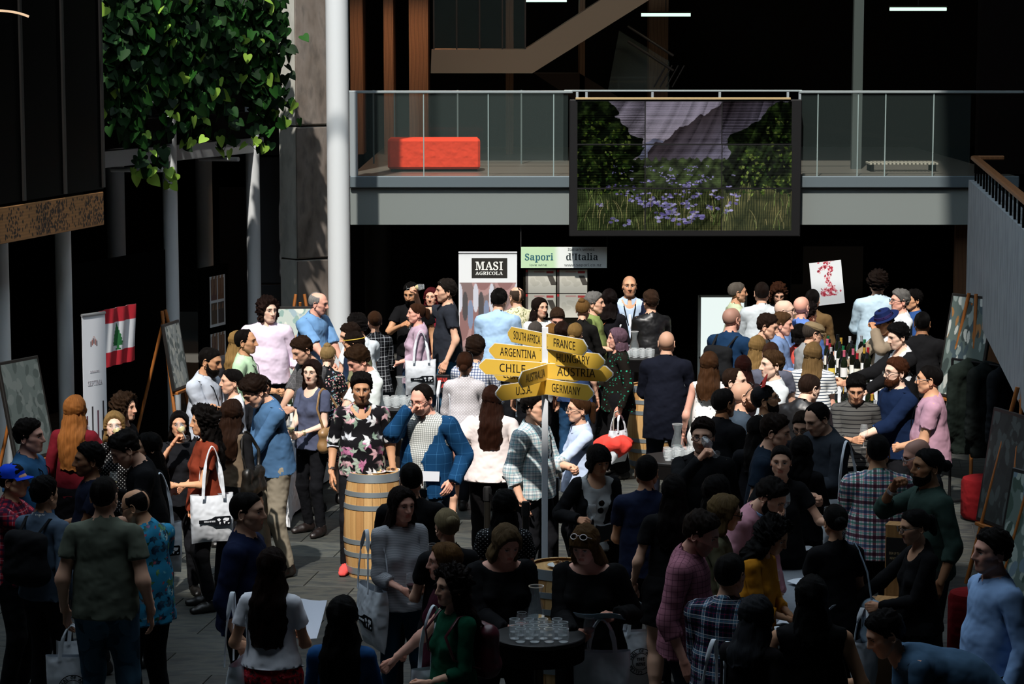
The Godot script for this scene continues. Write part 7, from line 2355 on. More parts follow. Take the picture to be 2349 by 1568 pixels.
func give_glass(id: String, left: bool, label: String, wine := "", drink := false) -> void:
	var r = people[id]
	var g := grip(r, left)
	var up := Vector3.UP
	if drink:
		var mouth: Vector3 = r.X * (r.M[HEA] * (HEADC + Vector3(0, -0.06, 0.1)))
		up = (mouth - g[0]).normalized().lerp(Vector3.UP, 0.3).normalized()
	else:
		up = (Vector3.UP + g[3] * 0.2).normalized()
	var x := up.cross(Vector3.BACK).normalized()
	wine_glass(label, g[0] - up * 0.06 + g[1] * 0.01, wine, Basis(x, up, x.cross(up)))
func give_paper(id: String, left: bool, label: String, w: float, h: float, col := "#d8dee6", lift := 0.0, what := "paper_sheet", cat := "paper", th := 0.0015) -> void:
	var r = people[id]
	var g := grip(r, left)
	var f: Vector3 = (r.X.basis * Vector3(0, 0, 1)).normalized()
	var sx := f.cross(Vector3.UP).normalized()
	var nrm: Vector3 = (Vector3.UP - f * (0.7 + lift)).normalized()
	var y := sx.cross(nrm).normalized() * -1.0
	if y.dot(f) < 0.0: y = -y
	var rows := []
	for j in 5:
		var row := []
		for i in 6: row.append(Vector3((i / 5.0 - 0.5) * w, (j / 4.0) * h - 0.03, 0.008 * sin(i * 1.3) + 0.02 * (j / 4.0) ** 2))
		rows.append(row)
	var mb := MB.new(); mb.sheet(rows, th)
	var o := obj(what, mb, mat(C(col), 0.65)); o.transform = Transform3D(Basis(sx, y, sx.cross(y)), g[0] + g[1] * 0.01); tag(o, label, cat)

func seal(parent: Node, at: Vector3, s: float, flip := 1.0) -> void:
	var ink := mat(C("#1a1d22"), 0.8)
	for q in [[1.0, 0.94], [0.64, 0.6]]:
		var mb := MB.new(); mb.lathe([Vector2(s * q[1], 0.0), Vector2(s * q[1], 0.001), Vector2(s * q[0], 0.001), Vector2(s * q[0], 0.0)], 36, at, Basis(Vector3.RIGHT, PI / 2)); obj("seal_ring", mb, ink, parent)
	var words := "SEAL OF APPROVAL  CELLAR  "
	for i in words.length():
		if words[i] == " ": continue
		var a := PI * 0.9 - TAU * i / words.length()
		letters(words[i], 0.0, s * 0.22, ink, parent, Transform3D(Basis(Vector3.BACK, a - PI / 2), at + Vector3(cos(a), sin(a), 0) * s * 0.79), "Droid Sans", true)
	letters("THE", s * 0.6, s * 0.24, ink, parent, Transform3D(Basis.IDENTITY, at + Vector3(0, s * 0.18, 0)), "Droid Sans", true)
	letters("WINE", s * 0.7, s * 0.24, ink, parent, Transform3D(Basis.IDENTITY, at + Vector3(0, -s * 0.2, 0)), "Droid Sans", true)
func bottle_print(parent: Node, at: Vector3, s: float) -> void:
	var ink := mat(C("#15171b"), 0.8); var wh := mat(C("#dfe4ea"), 0.8)
	var p := PackedVector2Array([Vector2(-1.0, -0.1), Vector2(-0.55, -0.1), Vector2(-0.3, -0.16), Vector2(-0.12, -0.26), Vector2(0.7, -0.26), Vector2(0.75, -0.2), Vector2(0.75, 0.2), Vector2(0.7, 0.26), Vector2(-0.12, 0.26), Vector2(-0.3, 0.16), Vector2(-0.55, 0.1), Vector2(-1.0, 0.1)])
	for i in p.size(): p[i] *= s
	var mb := MB.new(); mb.prism(p, 0.0, 0.001, Transform3D(Basis.IDENTITY, at)); obj("bottle_print", mb, ink, parent)
	for q in [[[-0.02, 0.12], [0.12, 0.16], [0.2, 0.08], [0.1, -0.02], [0.03, 0.03]], [[0.12, -0.04], [0.2, -0.06], [0.15, -0.2], [0.11, -0.12]], [[0.3, 0.1], [0.42, 0.17], [0.66, 0.14], [0.62, 0.02], [0.5, -0.03], [0.42, 0.04], [0.34, 0.03]], [[0.34, 0.0], [0.46, -0.02], [0.4, -0.17], [0.35, -0.1]], [[0.58, -0.1], [0.68, -0.1], [0.64, -0.18], [0.57, -0.16]]]:
		var pp := PackedVector2Array()
		for c in q: pp.append(Vector2(c[0], c[1]) * s)
		var m2 := MB.new(); m2.prism(pp, 0.001, 0.0016, Transform3D(Basis.IDENTITY, at)); obj("map_print", m2, wh, parent)
	letters("WORLD OF WINE", s * 0.62, s * 0.085, wh, parent, Transform3D(Basis.IDENTITY, at + Vector3(-0.42 * s, 0.0, 0.002)), "Droid Sans", true)

# a cotton tote: apex is where the straps are held; x runs along its width
func tote(label: String, apex: Vector3, turn: float, strap: float, print_ := "", w := 0.36, h := 0.4, back := false, col := "#dbe1e8", spread := 0.02) -> Node3D:
	var t := thing("tote_bag", label, "tote bag", apex, turn, "cotton tote bags")
	var rows := []
	var N := 28
	for j in 11:
		var q := j / 10.0
		var row := []
		for i in N:
			var a := TAU * i / N
			var bulge := 0.022 + 0.045 * sin(PI * minf(1.0, q * 0.9 + 0.12))
			var cx := cos(a); var sx := sin(a)
			var px := signf(cx) * pow(absf(cx), 0.45) * w * 0.5 * (1.0 - 0.05 * q)
			var pz := signf(sx) * pow(absf(sx), 0.7) * bulge * (1.0 if q < 0.97 else 0.35)
			row.append(Vector3(px, -strap - q * h - (0.012 * cx * cx if q > 0.9 else 0.0) - 0.012 * (1.0 - absf(cx)) * (1.0 - q), pz + 0.005 * sin(px * 30.0 + q * 5.0)))
		rows.append(row)
	var mb := MB.new(); mb.sheet(rows, 0.0, true)
	mb.outward(0, 0, 0.15)
	obj("bag_body", mb, cloth(col), t)
	for s in [-1, 1]:
		var r2 := []
		for i in 15:
			var a := PI * i / 14.0
			var px := cos(a) * w * 0.24 * (1.0 - 0.5 * sin(a))
			var y := -strap - 0.03 + (strap + 0.03) * pow(sin(a), 0.6)
			var zz: float = 0.03 * s * (1.0 - sin(a)) + spread * s
			r2.append([Vector3(px, y, zz - 0.014 * (1.0 if sin(a) > 0.6 else 0.3)), Vector3(px + 0.011 * cos(a), y, zz), Vector3(px, y - 0.002, zz + 0.014 * (1.0 if sin(a) > 0.6 else 0.3))])
			if sin(a) <= 0.6:
				r2[-1] = [Vector3(px - 0.013, y, zz), Vector3(px, y, zz + 0.001), Vector3(px + 0.013, y, zz)]
		var sm := MB.new(); sm.sheet(r2, 0.004); obj("strap", sm, cloth(col), t)
	var face := Node3D.new(); face.name = "print"
	if print_:
		t.add_child(face, true)
		face.rotation.y = PI if back else 0.0
		if print_ == "seal": seal(face, Vector3(0, -strap - h * 0.55, 0.07), w * 0.27)
		else: bottle_print(face, Vector3(0.03, -strap - h * 0.55, 0.07), w * 0.42)
	return t
func tote_on_shoulder(id: String, left: bool, label: String, print_ := "", back := false, strap := 0.36, w := 0.36, h := 0.4) -> void:
	var r = people[id]
	var s := 1.0 if left else -1.0
	var sh := bone_point(r, CHE, Vector3(0.155 * s, 1.462, -0.01))
	var out: Vector3 = (r.X.basis * Vector3(s, 0, 0)).normalized()
	# bag front (+z) turned outwards
	tote(label, sh + out * 0.05, r.yaw + PI / 2 * s, strap, print_, w, h, back, "#dbe1e8", 0.045)
func tote_in_hand(id: String, left: bool, label: String, print_ := "", turn := 0.0, back := false, w := 0.36, h := 0.4, strap := 0.2) -> void:
	var g := grip(people[id], left)
	tote(label, g[0], turn, strap, print_, w, h, back)
func blob_bag(called: String, label: String, cat: String, at: Vector3, turn: float, s: Vector3, col: String, straps: Array) -> void:
	var t := thing(called, label, cat, at, turn)
	var f := Field.new(); f.k = 0.05; f.ripple = 0.004
	f.cap(Vector3(-s.x * 0.32, -s.y * 0.3, 0), Vector3(s.x * 0.32, -s.y * 0.3, 0), s.z * 0.42, s.z * 0.42)
	f.cap(Vector3(-s.x * 0.36, s.y * 0.28, 0), Vector3(s.x * 0.36, s.y * 0.28, 0), s.z * 0.3, s.z * 0.3)
	f.cap(Vector3(-s.x * 0.34, -s.y * 0.25, 0), Vector3(-s.x * 0.34, s.y * 0.25, 0), s.z * 0.4, s.z * 0.3)
	f.cap(Vector3(s.x * 0.34, -s.y * 0.25, 0), Vector3(s.x * 0.34, s.y * 0.25, 0), s.z * 0.4, s.z * 0.3)
	f.cap(Vector3(0, -s.y * 0.25, 0), Vector3(0, s.y * 0.25, 0), s.z * 0.5, s.z * 0.36)
	var tm := nets(f, -s, s, maxf(s.x, s.y) / 22.0)
	obj("bag_body", arr_mesh(tm.v, tm.n, tm.ix), cloth(col), t)
	var zp := MB.new(); zp.tube([Vector3(-s.x * 0.36, s.y * 0.28 + s.z * 0.29, 0), Vector3(s.x * 0.36, s.y * 0.28 + s.z * 0.29, 0)], 0.006, -1, 6); obj("zip", zp, mat(C("#a89a78"), 0.35, 0.7), t)
	var inv := t.transform.affine_inverse()
	for p in straps:
		var q := []
		for v in p: q.append(inv * v)
		var mb := MB.new(); mb.tube(q, 0.011, -1, 6, Vector2(1.3, 0.5)); obj("strap", mb, cloth(col), t)
func backpack(id: String, label: String, col: String, s := Vector3(0.3, 0.4, 0.2)) -> void:
	var r = people[id]
	var at := bone_point(r, CHE, Vector3(0, 1.22, -0.2))
	var st := []
	for k in [-1.0, 1.0]:
		var l := []
		for v in [Vector3(0.08 * k, 1.36, -0.19), Vector3(0.105 * k, 1.475, -0.06), Vector3(0.115 * k, 1.46, 0.03), Vector3(0.125 * k, 1.35, 0.13), Vector3(0.16 * k, 1.2, 0.09), Vector3(0.16 * k, 1.12, -0.1)]: l.append(bone_point(r, CHE, v))
		st.append(l)
	blob_bag("backpack", label, "backpack", at, r.yaw, s, col, st)
func shoulder_bag(id: String, left: bool, label: String, col: String, s: Vector3, drop := 0.42, called := "handbag", cross := false) -> void:
	var r = people[id]; var k := 1.0 if left else -1.0
	var at := bone_point(r, CHE, Vector3(0.235 * k, 1.46 - drop, -0.03))
	var a := bone_point(r, CHE, Vector3((0.14 if not cross else -0.1) * k, 1.475, 0.0))
	var f: Vector3 = (r.X.basis * Vector3(0, 0, 1)).normalized()
	var st := []
	for q in [-1.0, 1.0]:
		var top := at + Vector3.UP * s.y * 0.3
		st.append([top + f * s.x * 0.3 * q, bone_point(r, CHE, Vector3((0.19 if not cross else 0.1) * k, 1.3, 0.14 * q)), bone_point(r, CHE, Vector3((0.15 if not cross else -0.06) * k, 1.44, 0.06 * q)), a])
	blob_bag(called, label, "bag", at, r.yaw + PI / 2, s, col, st)
func cuff(id: String, left: bool, called: String, u: float, w: float, col: Material, rad := 0.036) -> void:
	var r = people[id]; var s := 1.0 if left else -1.0
	var S := Vector3(s, 1, 1)
	var sh: Vector3 = shoulder(r.fem) * S; var d := AD * S
	var mb := MB.new()
	var x := Vector3(0, 0, 1); 
	mb.lathe([Vector2(rad - 0.006, -w / 2), Vector2(rad, -w / 2), Vector2(rad, w / 2), Vector2(rad - 0.006, w / 2)], 16, sh * Vector3(r.g, 1, r.g) + d * u, Basis(x.cross(d) * 1.0, d, x))
	obj(called, local_mesh(mb, r.M[FAL if left else FAR]), col, r.node)
# ---------- the crowd: head top in pixels, height, heading (0 towards the camera, 90 to the right) ----------
func P(id: String, x: float, y: float, h: float, yaw: float, label: String, o := {}) -> void:
	person(id, x, y, h, yaw, label, o)
func build_crowd() -> void:
	# left, in front
	P("blue_tee", 62, 968, 1.82, 80, "person in a blue T-shirt with brown neck cord at the far left, in profile", {"top": ["top:shnc", "#2f5a80"], "hc": "#1d140f", "lanyard": true, "skin": "rosy", "g": 1.12, "legs": ["legs:fn", "#1c2530"]})
	P("blue_cap", 24, 1068, 1.72, 85, "person in bright blue cap and red plaid shirt at the left edge, holding a bottle", {"top": ["top:lhnc", "plaid_red"], "arms": "ff", "hc": "#1a1310", "skin": "tan", "hair": ["crop"]})
	hat("blue_cap", "cap", "#1440c8")
	P("vest", 98, 1100, 1.7, 150, "person with black hair and grey-blue top at left, seen from behind", {"top": ["top:lhnc", "#4a5a6c"], "hc": "#0c0a0a", "skin": "tan", "collar": "gingham_grey", "arms": "hd"})
	P("redhead", 170, 911, 1.74, 172, "person with very long red hair and burgundy top at left, back turned", {"f": true, "top": ["top:lhnc", "#5a0f1a"], "hair": ["long", 0.5], "hc": "#b8743a", "arms": "dH", "legs": ["skirt:m", "#141013"]})
	P("blonde_drink", 262, 947, 1.64, 8, "person with shoulder-length blonde hair sipping behind the dark-haired men at left", {"f": true, "top": ["top:lhnc", "dots_black"], "hair": ["bob", 0.24], "hc": "#b08d58", "arms": "dm", "skin": "pale"})
	P("curly_left", 283, 908, 1.66, 72, "person with curly brown hair in profile beside the flag panel", {"f": true, "top": ["top:lhnc", "#101114"], "hair": ["curlylong", 0.2], "hc": "#3a2717", "arms": "hd"})
	P("dark_left", 208, 1022, 1.74, -70, "person with dark hair and stubble in navy, facing left in the shaded group", {"top": ["top:shnc", "#141a2c"], "hc": "#0e0b0a", "skin": "brown", "stubble": 0.6, "arms": "oh"})
	P("black_lean", 272, 1000, 1.83, -78, "person in a black T-shirt bowing the head to the left, in the shaded group", {"top": ["top:shnc", "#0f0f11"], "hc": "#17110e", "head": [32, 0], "arms": "hd", "lean": 6, "skin": "fair"})
	P("long_dark", 343, 996, 1.66, -65, "person with long black hair in black, carrying a map-print tote in the left group", {"f": true, "top": ["top:lhnc", "#0d0d0f"], "hair": ["long", 0.45], "hc": "#0d0a09", "arms": "dH", "skin": "tan"})
	P("grey_tee", 237, 1099, 1.87, 174, "person in a grey-green T-shirt and jeans standing with back turned, lower left", {"top": ["top:shnc", "#565c50"], "hc": "#17120e", "hair": ["crop"], "legs": ["legs:fn", "jean_fade"], "arms": "dd", "g": 1.06})
	P("seascape", 304, 1126, 1.71, -125, "balding person in a painted blue sea-pattern T-shirt, lower left", {"top": ["top:slnc", "seascape"], "hc": "#1a1310", "hair": ["fringe"], "head": [22, 15], "eye": "glasses", "skin": "tan", "arms": "hh", "g": 1.05})
	P("asian_drink", 411, 946, 1.59, 6, "person with long black hair drinking, facing the camera at left, phone in hand", {"f": true, "top": ["top:shnc", "#15161a"], "hair": ["long", 0.36], "hc": "#120d0b", "skin": "tan", "arms": "om", "face": 2})
	P("rust", 470, 938, 1.7, -72, "person in a rust-red ruffled top with long dark curls, white tote on the shoulder", {"f": true, "top": ["top:shlc", "#74301e"], "hair": ["curlylong", 0.42], "hc": "#110c0a", "skin": "olive", "arms": "hd", "legs": ["legs:fs", "#0f1013"]})
	P("taupe", 530, 920, 1.68, 155, "person with long brown hair, taupe cardigan and black bag, back turned at left", {"f": true, "top": ["top:lhnc", "#111113"], "coat": ["coat:0tno", "#6a5c4c"], "hair": ["long", 0.4], "hc": "#3a2418", "arms": "hd"})
	P("navy_profile", 562, 1134, 1.82, 78, "person with short dark hair and navy shirt in profile, lower left centre", {"top": ["top:qhnc", "#131c38"], "hc": "#17100d", "skin": "fair", "stubble": 0.45, "arms": "dd", "hair": ["crop"], "legs": ["legs:fn", "#0e0e11"], "g": 1.1})
	P("white_tee", 621, 1262, 1.67, 168, "person in a white T-shirt with very long brown hair and red skirt, back turned", {"f": true, "top": ["top:scnc", "#e8e8ee"], "hair": ["long", 0.5], "hc": "#2a160e", "arms": "sh", "legs": ["skirt:k", "lava"], "skin": "tan"})
	P("denim_back", 784, 1374, 1.66, 172, "person with long black hair and blue denim shirt, back turned at the bottom edge", {"f": true, "top": ["top:lhnc", "#1e4c80"], "hair": ["long", 0.42], "hc": "#0f0b0a", "arms": "hh"})
	# round the left table
	P("grey_polo", 484, 801, 1.82, 66, "bearded person in a pale grey polo with lanyard, arms folded at the left table", {"top": ["top:ehnc", "#b4bcc8"], "hc": "#15100d", "beard": 0.011, "arms": "xx", "lanyard": true, "collar": "#b4bcc8", "skin": "olive", "head": [14, 8], "hair": ["crop"], "g": 1.08})
	P("green_polo", 560, 759, 1.78, 82, "person in a pale green polo with black lanyard in profile behind the left table", {"top": ["top:ehnc", "#b4d4b0"], "hc": "#15100d", "lanyard": true, "collar": "#b4d4b0", "skin": "olive", "hair": ["recede"], "arms": "hd", "stubble": 0.3})
	P("blonde_far", 541, 762, 1.6, 170, "person with long blonde hair half hidden behind the pale green polo", {"f": true, "top": ["top:lhnc", "#26262a"], "hair": ["long", 0.4], "hc": "#c0985c"})
	P("pink_shirt", 613, 688, 1.86, 8, "big person with curly brown hair in a pale pink shirt, standing behind the left table", {"top": ["top:qhlc", "#e0cfe2"], "hair": ["curlylong", 0.12], "hc": "#33201a", "arms": "dp", "collar": "#e0cfe2", "g": 1.14, "head": [2, 28], "skin": "pale", "legs": ["legs:fn", "#16181d"]})
	P("blue_elder", 731, 673, 1.82, 58, "grey-haired person in a blue shirt with rolled sleeves, leaning by the big column", {"top": ["top:ehlc", "#6f9ac8"], "hair": ["fringe"], "hc": "#b8b6b2", "arms": "tF", "collar": "#6f9ac8", "lean": 9, "g": 1.1, "head": [8, 20], "skin": "rosy"})
	P("bun_white", 534, 849, 1.7, -72, "person with dark tied hair and white shirt in profile, facing the folded-arms man", {"f": true, "top": ["top:lhnc", "#dfe4ee"], "hair": ["bun", Vector3(0, -0.01, -0.115)], "hc": "#15100e", "arms": "gg", "skin": "fair"})
	P("jean_shirt", 570, 873, 1.84, -62, "person with brown hair bowing over the left table in a blue denim shirt and khakis", {"top": ["top:qhnc", "#46688c"], "hair": ["thick"], "hc": "#2a1b12", "head": [34, 0], "lean": 8, "arms": "co", "collar": "#46688c", "legs": ["legs:fn", "#8c8474"], "skin": "fair"})
	P("shades_up_left", 602, 866, 1.57, 28, "person with sunglasses pushed up, half hidden behind the denim shirt", {"f": true, "top": ["top:lhnc", "#17181c"], "hair": ["bob", 0.2], "hc": "#2a1a12", "eye": "shades_up", "head": [20, 10], "arms": "mh"})
	P("check_shorts", 686, 779, 1.8, -55, "person in a grey check short-sleeved shirt and denim shorts, looking down", {"top": ["top:ehnc", "check_grey"], "hc": "#3a2618", "hair": ["short"], "head": [26, 0], "arms": "gc", "collar": "check_grey", "legs": ["legs:kn", "#47627e"], "shoe": "#141414", "stubble": 0.3, "skin": "fair"})
	P("handbag", 716, 828, 1.69, -38, "person in a slate V-neck with brown handbag and glass, looking at the camera", {"f": true, "top": ["top:shnv", "#4a5066"], "hair": ["bob", 0.3], "hc": "#2a1712", "head": [2, 22], "arms": "go", "skin": "pale", "legs": ["legs:fs", "#0f1014"], "shoe": "L#1a1210"})
	P("bloom_dress", 754, 794, 1.64, 165, "person with blonde top knot and dark floral dress, back turned at the left table", {"f": true, "top": ["top:stnc", "garden"], "hair": ["bun", Vector3(0, 0.1, -0.06)], "hc": "#c2a06a", "head": [18, 0], "arms": "hh", "legs": ["skirt:k", "garden"], "skin": "pale"})
	P("leaf_shirt", 829, 863, 1.79, 4, "moustached person in a black leaf-print shirt and red shoes beside the left barrel", {"top": ["top:ehnv", "leaves"], "hair": ["thick"], "hc": "#15100d", "head": [6, 0], "arms": "dd", "collar": "leaves", "stubble": 0.65, "skin": "olive", "shoe": "#d8504c", "face": 1, "g": 1.04})
	P("pale_shirt", 813, 803, 1.82, -66, "person with brown hair in a pale speckled shirt bowing behind the leaf-print shirt", {"top": ["top:ehnc", "#d4dcda"], "hair": ["thick"], "hc": "#3e2917", "head": [30, 0], "arms": "gc", "collar": "#d4dcda", "skin": "rosy"})
	P("headband", 809, 767, 1.74, -100, "person in an olive T-shirt with a yellow headband among the left crowd", {"top": ["top:shnc", "#7a7a5c"], "hair": ["short"], "hc": "#241811", "head": [18, 0], "arms": "hh", "skin": "tan"})
	P("navy_left", 801, 746, 1.76, -75, "person with short brown hair in navy, facing left above the yellow headband", {"top": ["top:shnc", "#1c2c44"], "hair": ["short"], "hc": "#2c1d14", "head": [14, 0], "arms": "hh"})
	P("white_back", 819, 726, 1.76, -140, "person with thick black hair and white T-shirt, back turned, left of the plaid shirt", {"top": ["top:shnc", "#e0eaf0"], "hair": ["thick"], "hc": "#110c0b", "head": [10, 10], "arms": "hh"})
	P("bw_plaid", 860, 716, 1.68, -165, "person with a brown bun in a black and white plaid shirt, back turned", {"f": true, "top": ["top:llnc", "plaid_bw"], "hair": ["bun", Vector3(0.01, 0.03, -0.13)], "hc": "#4a2e1a", "arms": "hh", "legs": ["legs:fs", "#3a444e"]})
	# centre left, far
	P("black_beard", 942, 653, 1.78, -4, "bearded person in a black T-shirt holding a glass by the dark wall", {"top": ["top:shnc", "#0e0e10"], "hc": "#0e0b0a", "beard": 0.006, "arms": "dH", "skin": "olive", "head": [14, -14], "hair": ["short"]})
	P("mauve", 958, 698, 1.69, -82, "smiling person in a loose mauve top carrying a bottle-print tote, facing left", {"f": true, "top": ["top:qllc", "#b49cae"], "hair": ["pony", 0.06], "hc": "#4a2c1a", "arms": "gd", "legs": ["skirt:k", "#15273c"], "skin": "rosy", "g": 1.1})
	P("burgundy_far", 990, 662, 1.66, -10, "person in burgundy half hidden behind the raised glass of the tall drinker", {"f": true, "top": ["top:lhnc", "#6a1424"], "hair": ["bob", 0.2], "hc": "#6a1f26", "arms": "hh"})
	P("tall_drinker", 1026, 645, 1.9, -82, "tall person in a charcoal printed T-shirt drinking in profile, facing left", {"top": ["top:shnc", "#262a32"], "hair": ["short"], "hc": "#2a2420", "arms": "dm", "eye": "shades_up", "legs": ["legs:fn", "#2e5876"], "skin": "fair", "aR": Vector3(-0.06, 1.6, 0.33), "stubble": 0.35, "wrist": [0, 60]})
	P("curly_blonde", 1106, 644, 1.72, 172, "person with curly blonde hair and black top below the roll-up banner, back turned", {"f": true, "top": ["top:lhnc", "#101012"], "hair": ["curlylong", 0.2], "hc": "#a07640", "arms": "hh"})
	P("light_blue", 1145, 667, 1.84, 176, "person with black hair in a light blue shirt left of the signpost, back turned", {"top": ["top:ehlc", "#a4c4e4"], "hair": ["short"], "hc": "#0f0c0b", "arms": "gg", "collar": "#a4c4e4", "g": 1.06, "head": [12, -8]})
	P("olive_bloom", 1186, 660, 1.75, -155, "balding person in an olive and cream flowered shirt, back turned under the posters", {"top": ["top:ehnc", "olive_bloom"], "hair": ["fringe"], "hc": "#5c4c40", "arms": "hh", "collar": "olive_bloom"})
	P("young_white", 1237, 685, 1.69, 24, "young person with long dark hair and white top looking right under the posters", {"f": true, "top": ["top:lhnc", "#d8dee0"], "hair": ["long", 0.3], "hc": "#21130e", "skin": "fair", "head": [0, 14]})
	P("grey_peek", 1279, 713, 1.66, 2, "person with brown hair looking down behind the signpost heads", {"top": ["top:lhnc", "#8a8f94"], "hair": ["short"], "hc": "#4a3526", "head": [28, 0], "skin": "rosy"})
	P("lime", 1361, 674, 1.77, 78, "grey-haired person in a lime green polo, facing right beside the back stall", {"top": ["top:ehnc", "#7f8f54"], "hair": ["short"], "hc": "#9a9894", "arms": "hh", "collar": "#7f8f54", "skin": "fair"})
	P("black_bun", 1338, 689, 1.74, 150, "person with a light brown top knot in black, right of the signpost, back turned", {"f": true, "top": ["top:lhnc", "#121110"], "hair": ["bun", Vector3(0, 0.095, -0.075)], "hc": "#9a7240", "arms": "hh", "head": [12, 12]})
	P("orange_strap", 1397, 666, 1.76, 170, "person with dark hair, black jacket and orange bag strap facing the stall keeper", {"f": true, "top": ["top:lhnc", "#15151a"], "hair": ["bob", 0.22], "hc": "#1a0f0e", "arms": "hh"})
	P("keeper", 1444, 634, 1.85, 0, "bald person in navy blazer and pale shirt with lanyard, facing the camera", {"top": ["top:lhnv", "#b4c8e0"], "coat": ["coat:llno", "#161c30"], "hair": ["none"], "hc": "#2a1e18", "stubble": 0.3, "buzz": 0.25, "lanyard": true, "collar": "#b4c8e0", "arms": "hp", "skin": "tan"})
	P("leather", 1494, 670, 1.78, -165, "person with short brown hair in a black leather jacket, back turned at the back stall", {"top": ["top:lhnc", "L#141416"], "hair": ["short"], "hc": "#4a3426", "arms": "gh"})
	P("purple", 1418, 755, 1.63, -78, "person with a purple bob and green-flowered black blouse, holding a red umbrella", {"f": true, "top": ["top:llnc", "green_bloom"], "hair": ["bob", 0.14], "hc": "#8f6f80", "arms": "dg", "g": 1.2, "skin": "rosy", "legs": ["legs:fw", "#0e0e10"]})
	P("bald_suit", 1529, 762, 1.8, 172, "bald person in a dark navy suit right of centre, back turned", {"top": ["top:lhnc", "#dfe4ea"], "coat": ["coat:ltnc", "#10131f"], "hair": ["none"], "buzz": 0.35, "hc": "#4a382c", "arms": "hh", "g": 1.06, "legs": ["legs:fn", "#0f121c"]})
	P("grey_crop", 1228, 740, 1.72, 178, "person with cropped grey hair just behind the SOUTH AFRICA board", {"top": ["top:shnc", "#8c9094"], "hair": ["crop"], "hc": "#6a625c"})
	P("blonde_sign", 1265, 746, 1.57, 172, "fair-haired person behind the top of the signpost, back turned", {"f": true, "top": ["top:lhnc", "#4a2a5a"], "hair": ["bob", 0.16], "hc": "#a8783e"})
	P("brown_sign", 1290, 741, 1.64, 176, "brown-haired person behind the FRANCE board, back turned", {"f": true, "top": ["top:lhnc", "speckle"], "hair": ["bob", 0.16], "hc": "#2c1a12"})
	P("twist_sign", 1319, 743, 1.7, 168, "person with twisted blonde hair in dark blue behind the HUNGARY board, back turned", {"f": true, "top": ["top:shnc", "#2a3c60"], "hair": ["bun", Vector3(0.02, -0.04, -0.11)], "hc": "#b08a50", "legs": ["legs:fs", "#27486a"]})
	P("gingham", 1090, 778, 1.75, 162, "person with short brown hair in a navy gingham shirt left of the CHILE board", {"top": ["top:qhnc", "gingham"], "hair": ["thick"], "hc": "#332217", "arms": "hh", "collar": "gingham", "g": 1.06})
	P("braids", 1066, 810, 1.7, 174, "person with braided hair and pale dotted top, white bag strap and skirt, back turned", {"f": true, "top": ["top:qhlc", "dots_pale"], "hair": ["bun", Vector3(0, -0.03, -0.105)], "hc": "#4a2a18", "arms": "hh", "eye": "shades_up", "legs": ["skirt:k", "#241a1c"], "shoe": "#c8bca8"})
	P("white_blouse", 1128, 888, 1.69, 174, "person with very long wavy brown hair and white sleeveless blouse below the boards", {"f": true, "top": ["top:shlc", "#e8dcd8"], "hair": ["long", 0.46], "hc": "#3a1e12", "arms": "wd", "g": 1.16, "legs": ["legs:fs", "#0e0d0f"], "skin": "rosy"})
	P("blazer", 965, 887, 1.79, -24, "person with glasses in a blue windowpane blazer rubbing the nose by the barrel", {"top": ["top:lhnc", "gingham_grey"], "coat": ["coat:llno", "window_blue"], "hair": ["recede"], "hc": "#1d1512", "arms": "pe", "eye": "glasses", "collar": "gingham_grey", "head": [16, -12], "g": 1.14, "legs": ["legs:fn", "#22303e"], "skin": "rosy", "face": 0})
	P("pale_plaid", 1222, 905, 1.76, 62, "person in a pale plaid shirt and lanyard standing just behind the white post", {"top": ["top:qhlc", "plaid_pale"], "hair": ["short"], "hc": "#15100e", "arms": "hd", "lanyard": true, "collar": "plaid_pale", "g": 1.1})
	P("glasses_blue", 1331, 911, 1.67, -76, "person with glasses and ponytail in a pale blue shirt holding a tablet, facing the post", {"f": true, "top": ["top:lhnc", "#b8c8e2"], "hair": ["pony", 0.12], "hc": "#5a3a20", "eye": "glasses", "arms": "Fo", "collar": "#c4d2ea", "skin": "fair", "g": 1.06})
	P("grey_blazer", 1376, 1026, 1.64, 12, "person with black fringe, black blazer and grey top, sunglasses hanging at the neck", {"f": true, "top": ["top:shnv", "#9a9c9c"], "coat": ["coat:llno", "#0f0f11"], "hair": ["bob", 0.1, "bangs"], "hc": "#0f0b0a", "arms": "gH", "skin": "tan", "head": [16, 12], "face": 2, "aR": Vector3(-0.2, 1.17, 0.24)})
	P("navy_polo", 1483, 1049, 1.76, 172, "person with black hair in a navy polo with white shoulder lettering, back turned", {"top": ["top:shnc", "#151d34"], "hair": ["crop"], "hc": "#0d0a0a", "arms": "hh", "collar": "#151d34", "skin": "tan"})
	P("glass_drinker", 1613, 965, 1.84, -6, "person with glasses and dark sweater lifting a glass to the mouth, facing the camera", {"top": ["top:lhnc", "#111214"], "hair": ["short"], "hc": "#2a1a12", "eye": "glasses", "arms": "dm", "aR": Vector3(-0.02, 1.5, 0.26), "stubble": 0.55, "skin": "fair", "head": [4, -6]})
	# right crowd, far to near
	P("mint", 1689, 650, 1.8, 100, "grey-haired person in a pale green T-shirt before the bright doorway", {"top": ["top:shnc", "#b4c0a0"], "hair": ["crop"], "hc": "#7c746a", "arms": "hh", "skin": "tan", "stubble": 0.3})
	P("white_far", 1748, 650, 1.87, 176, "person with cropped dark hair in a pale grey shirt at the back right, back turned", {"top": ["top:lhlc", "#c0c8cc"], "hair": ["crop"], "hc": "#241812", "arms": "hh", "collar": "#c0c8cc"})
	P("curly_far", 1787, 656, 1.7, 0, "person with curly brown hair looking down at the back of the right crowd", {"f": true, "top": ["top:lhnc", "#20242c"], "hair": ["curlylong", 0.18], "hc": "#4a2a18", "head": [24, 0], "skin": "fair"})
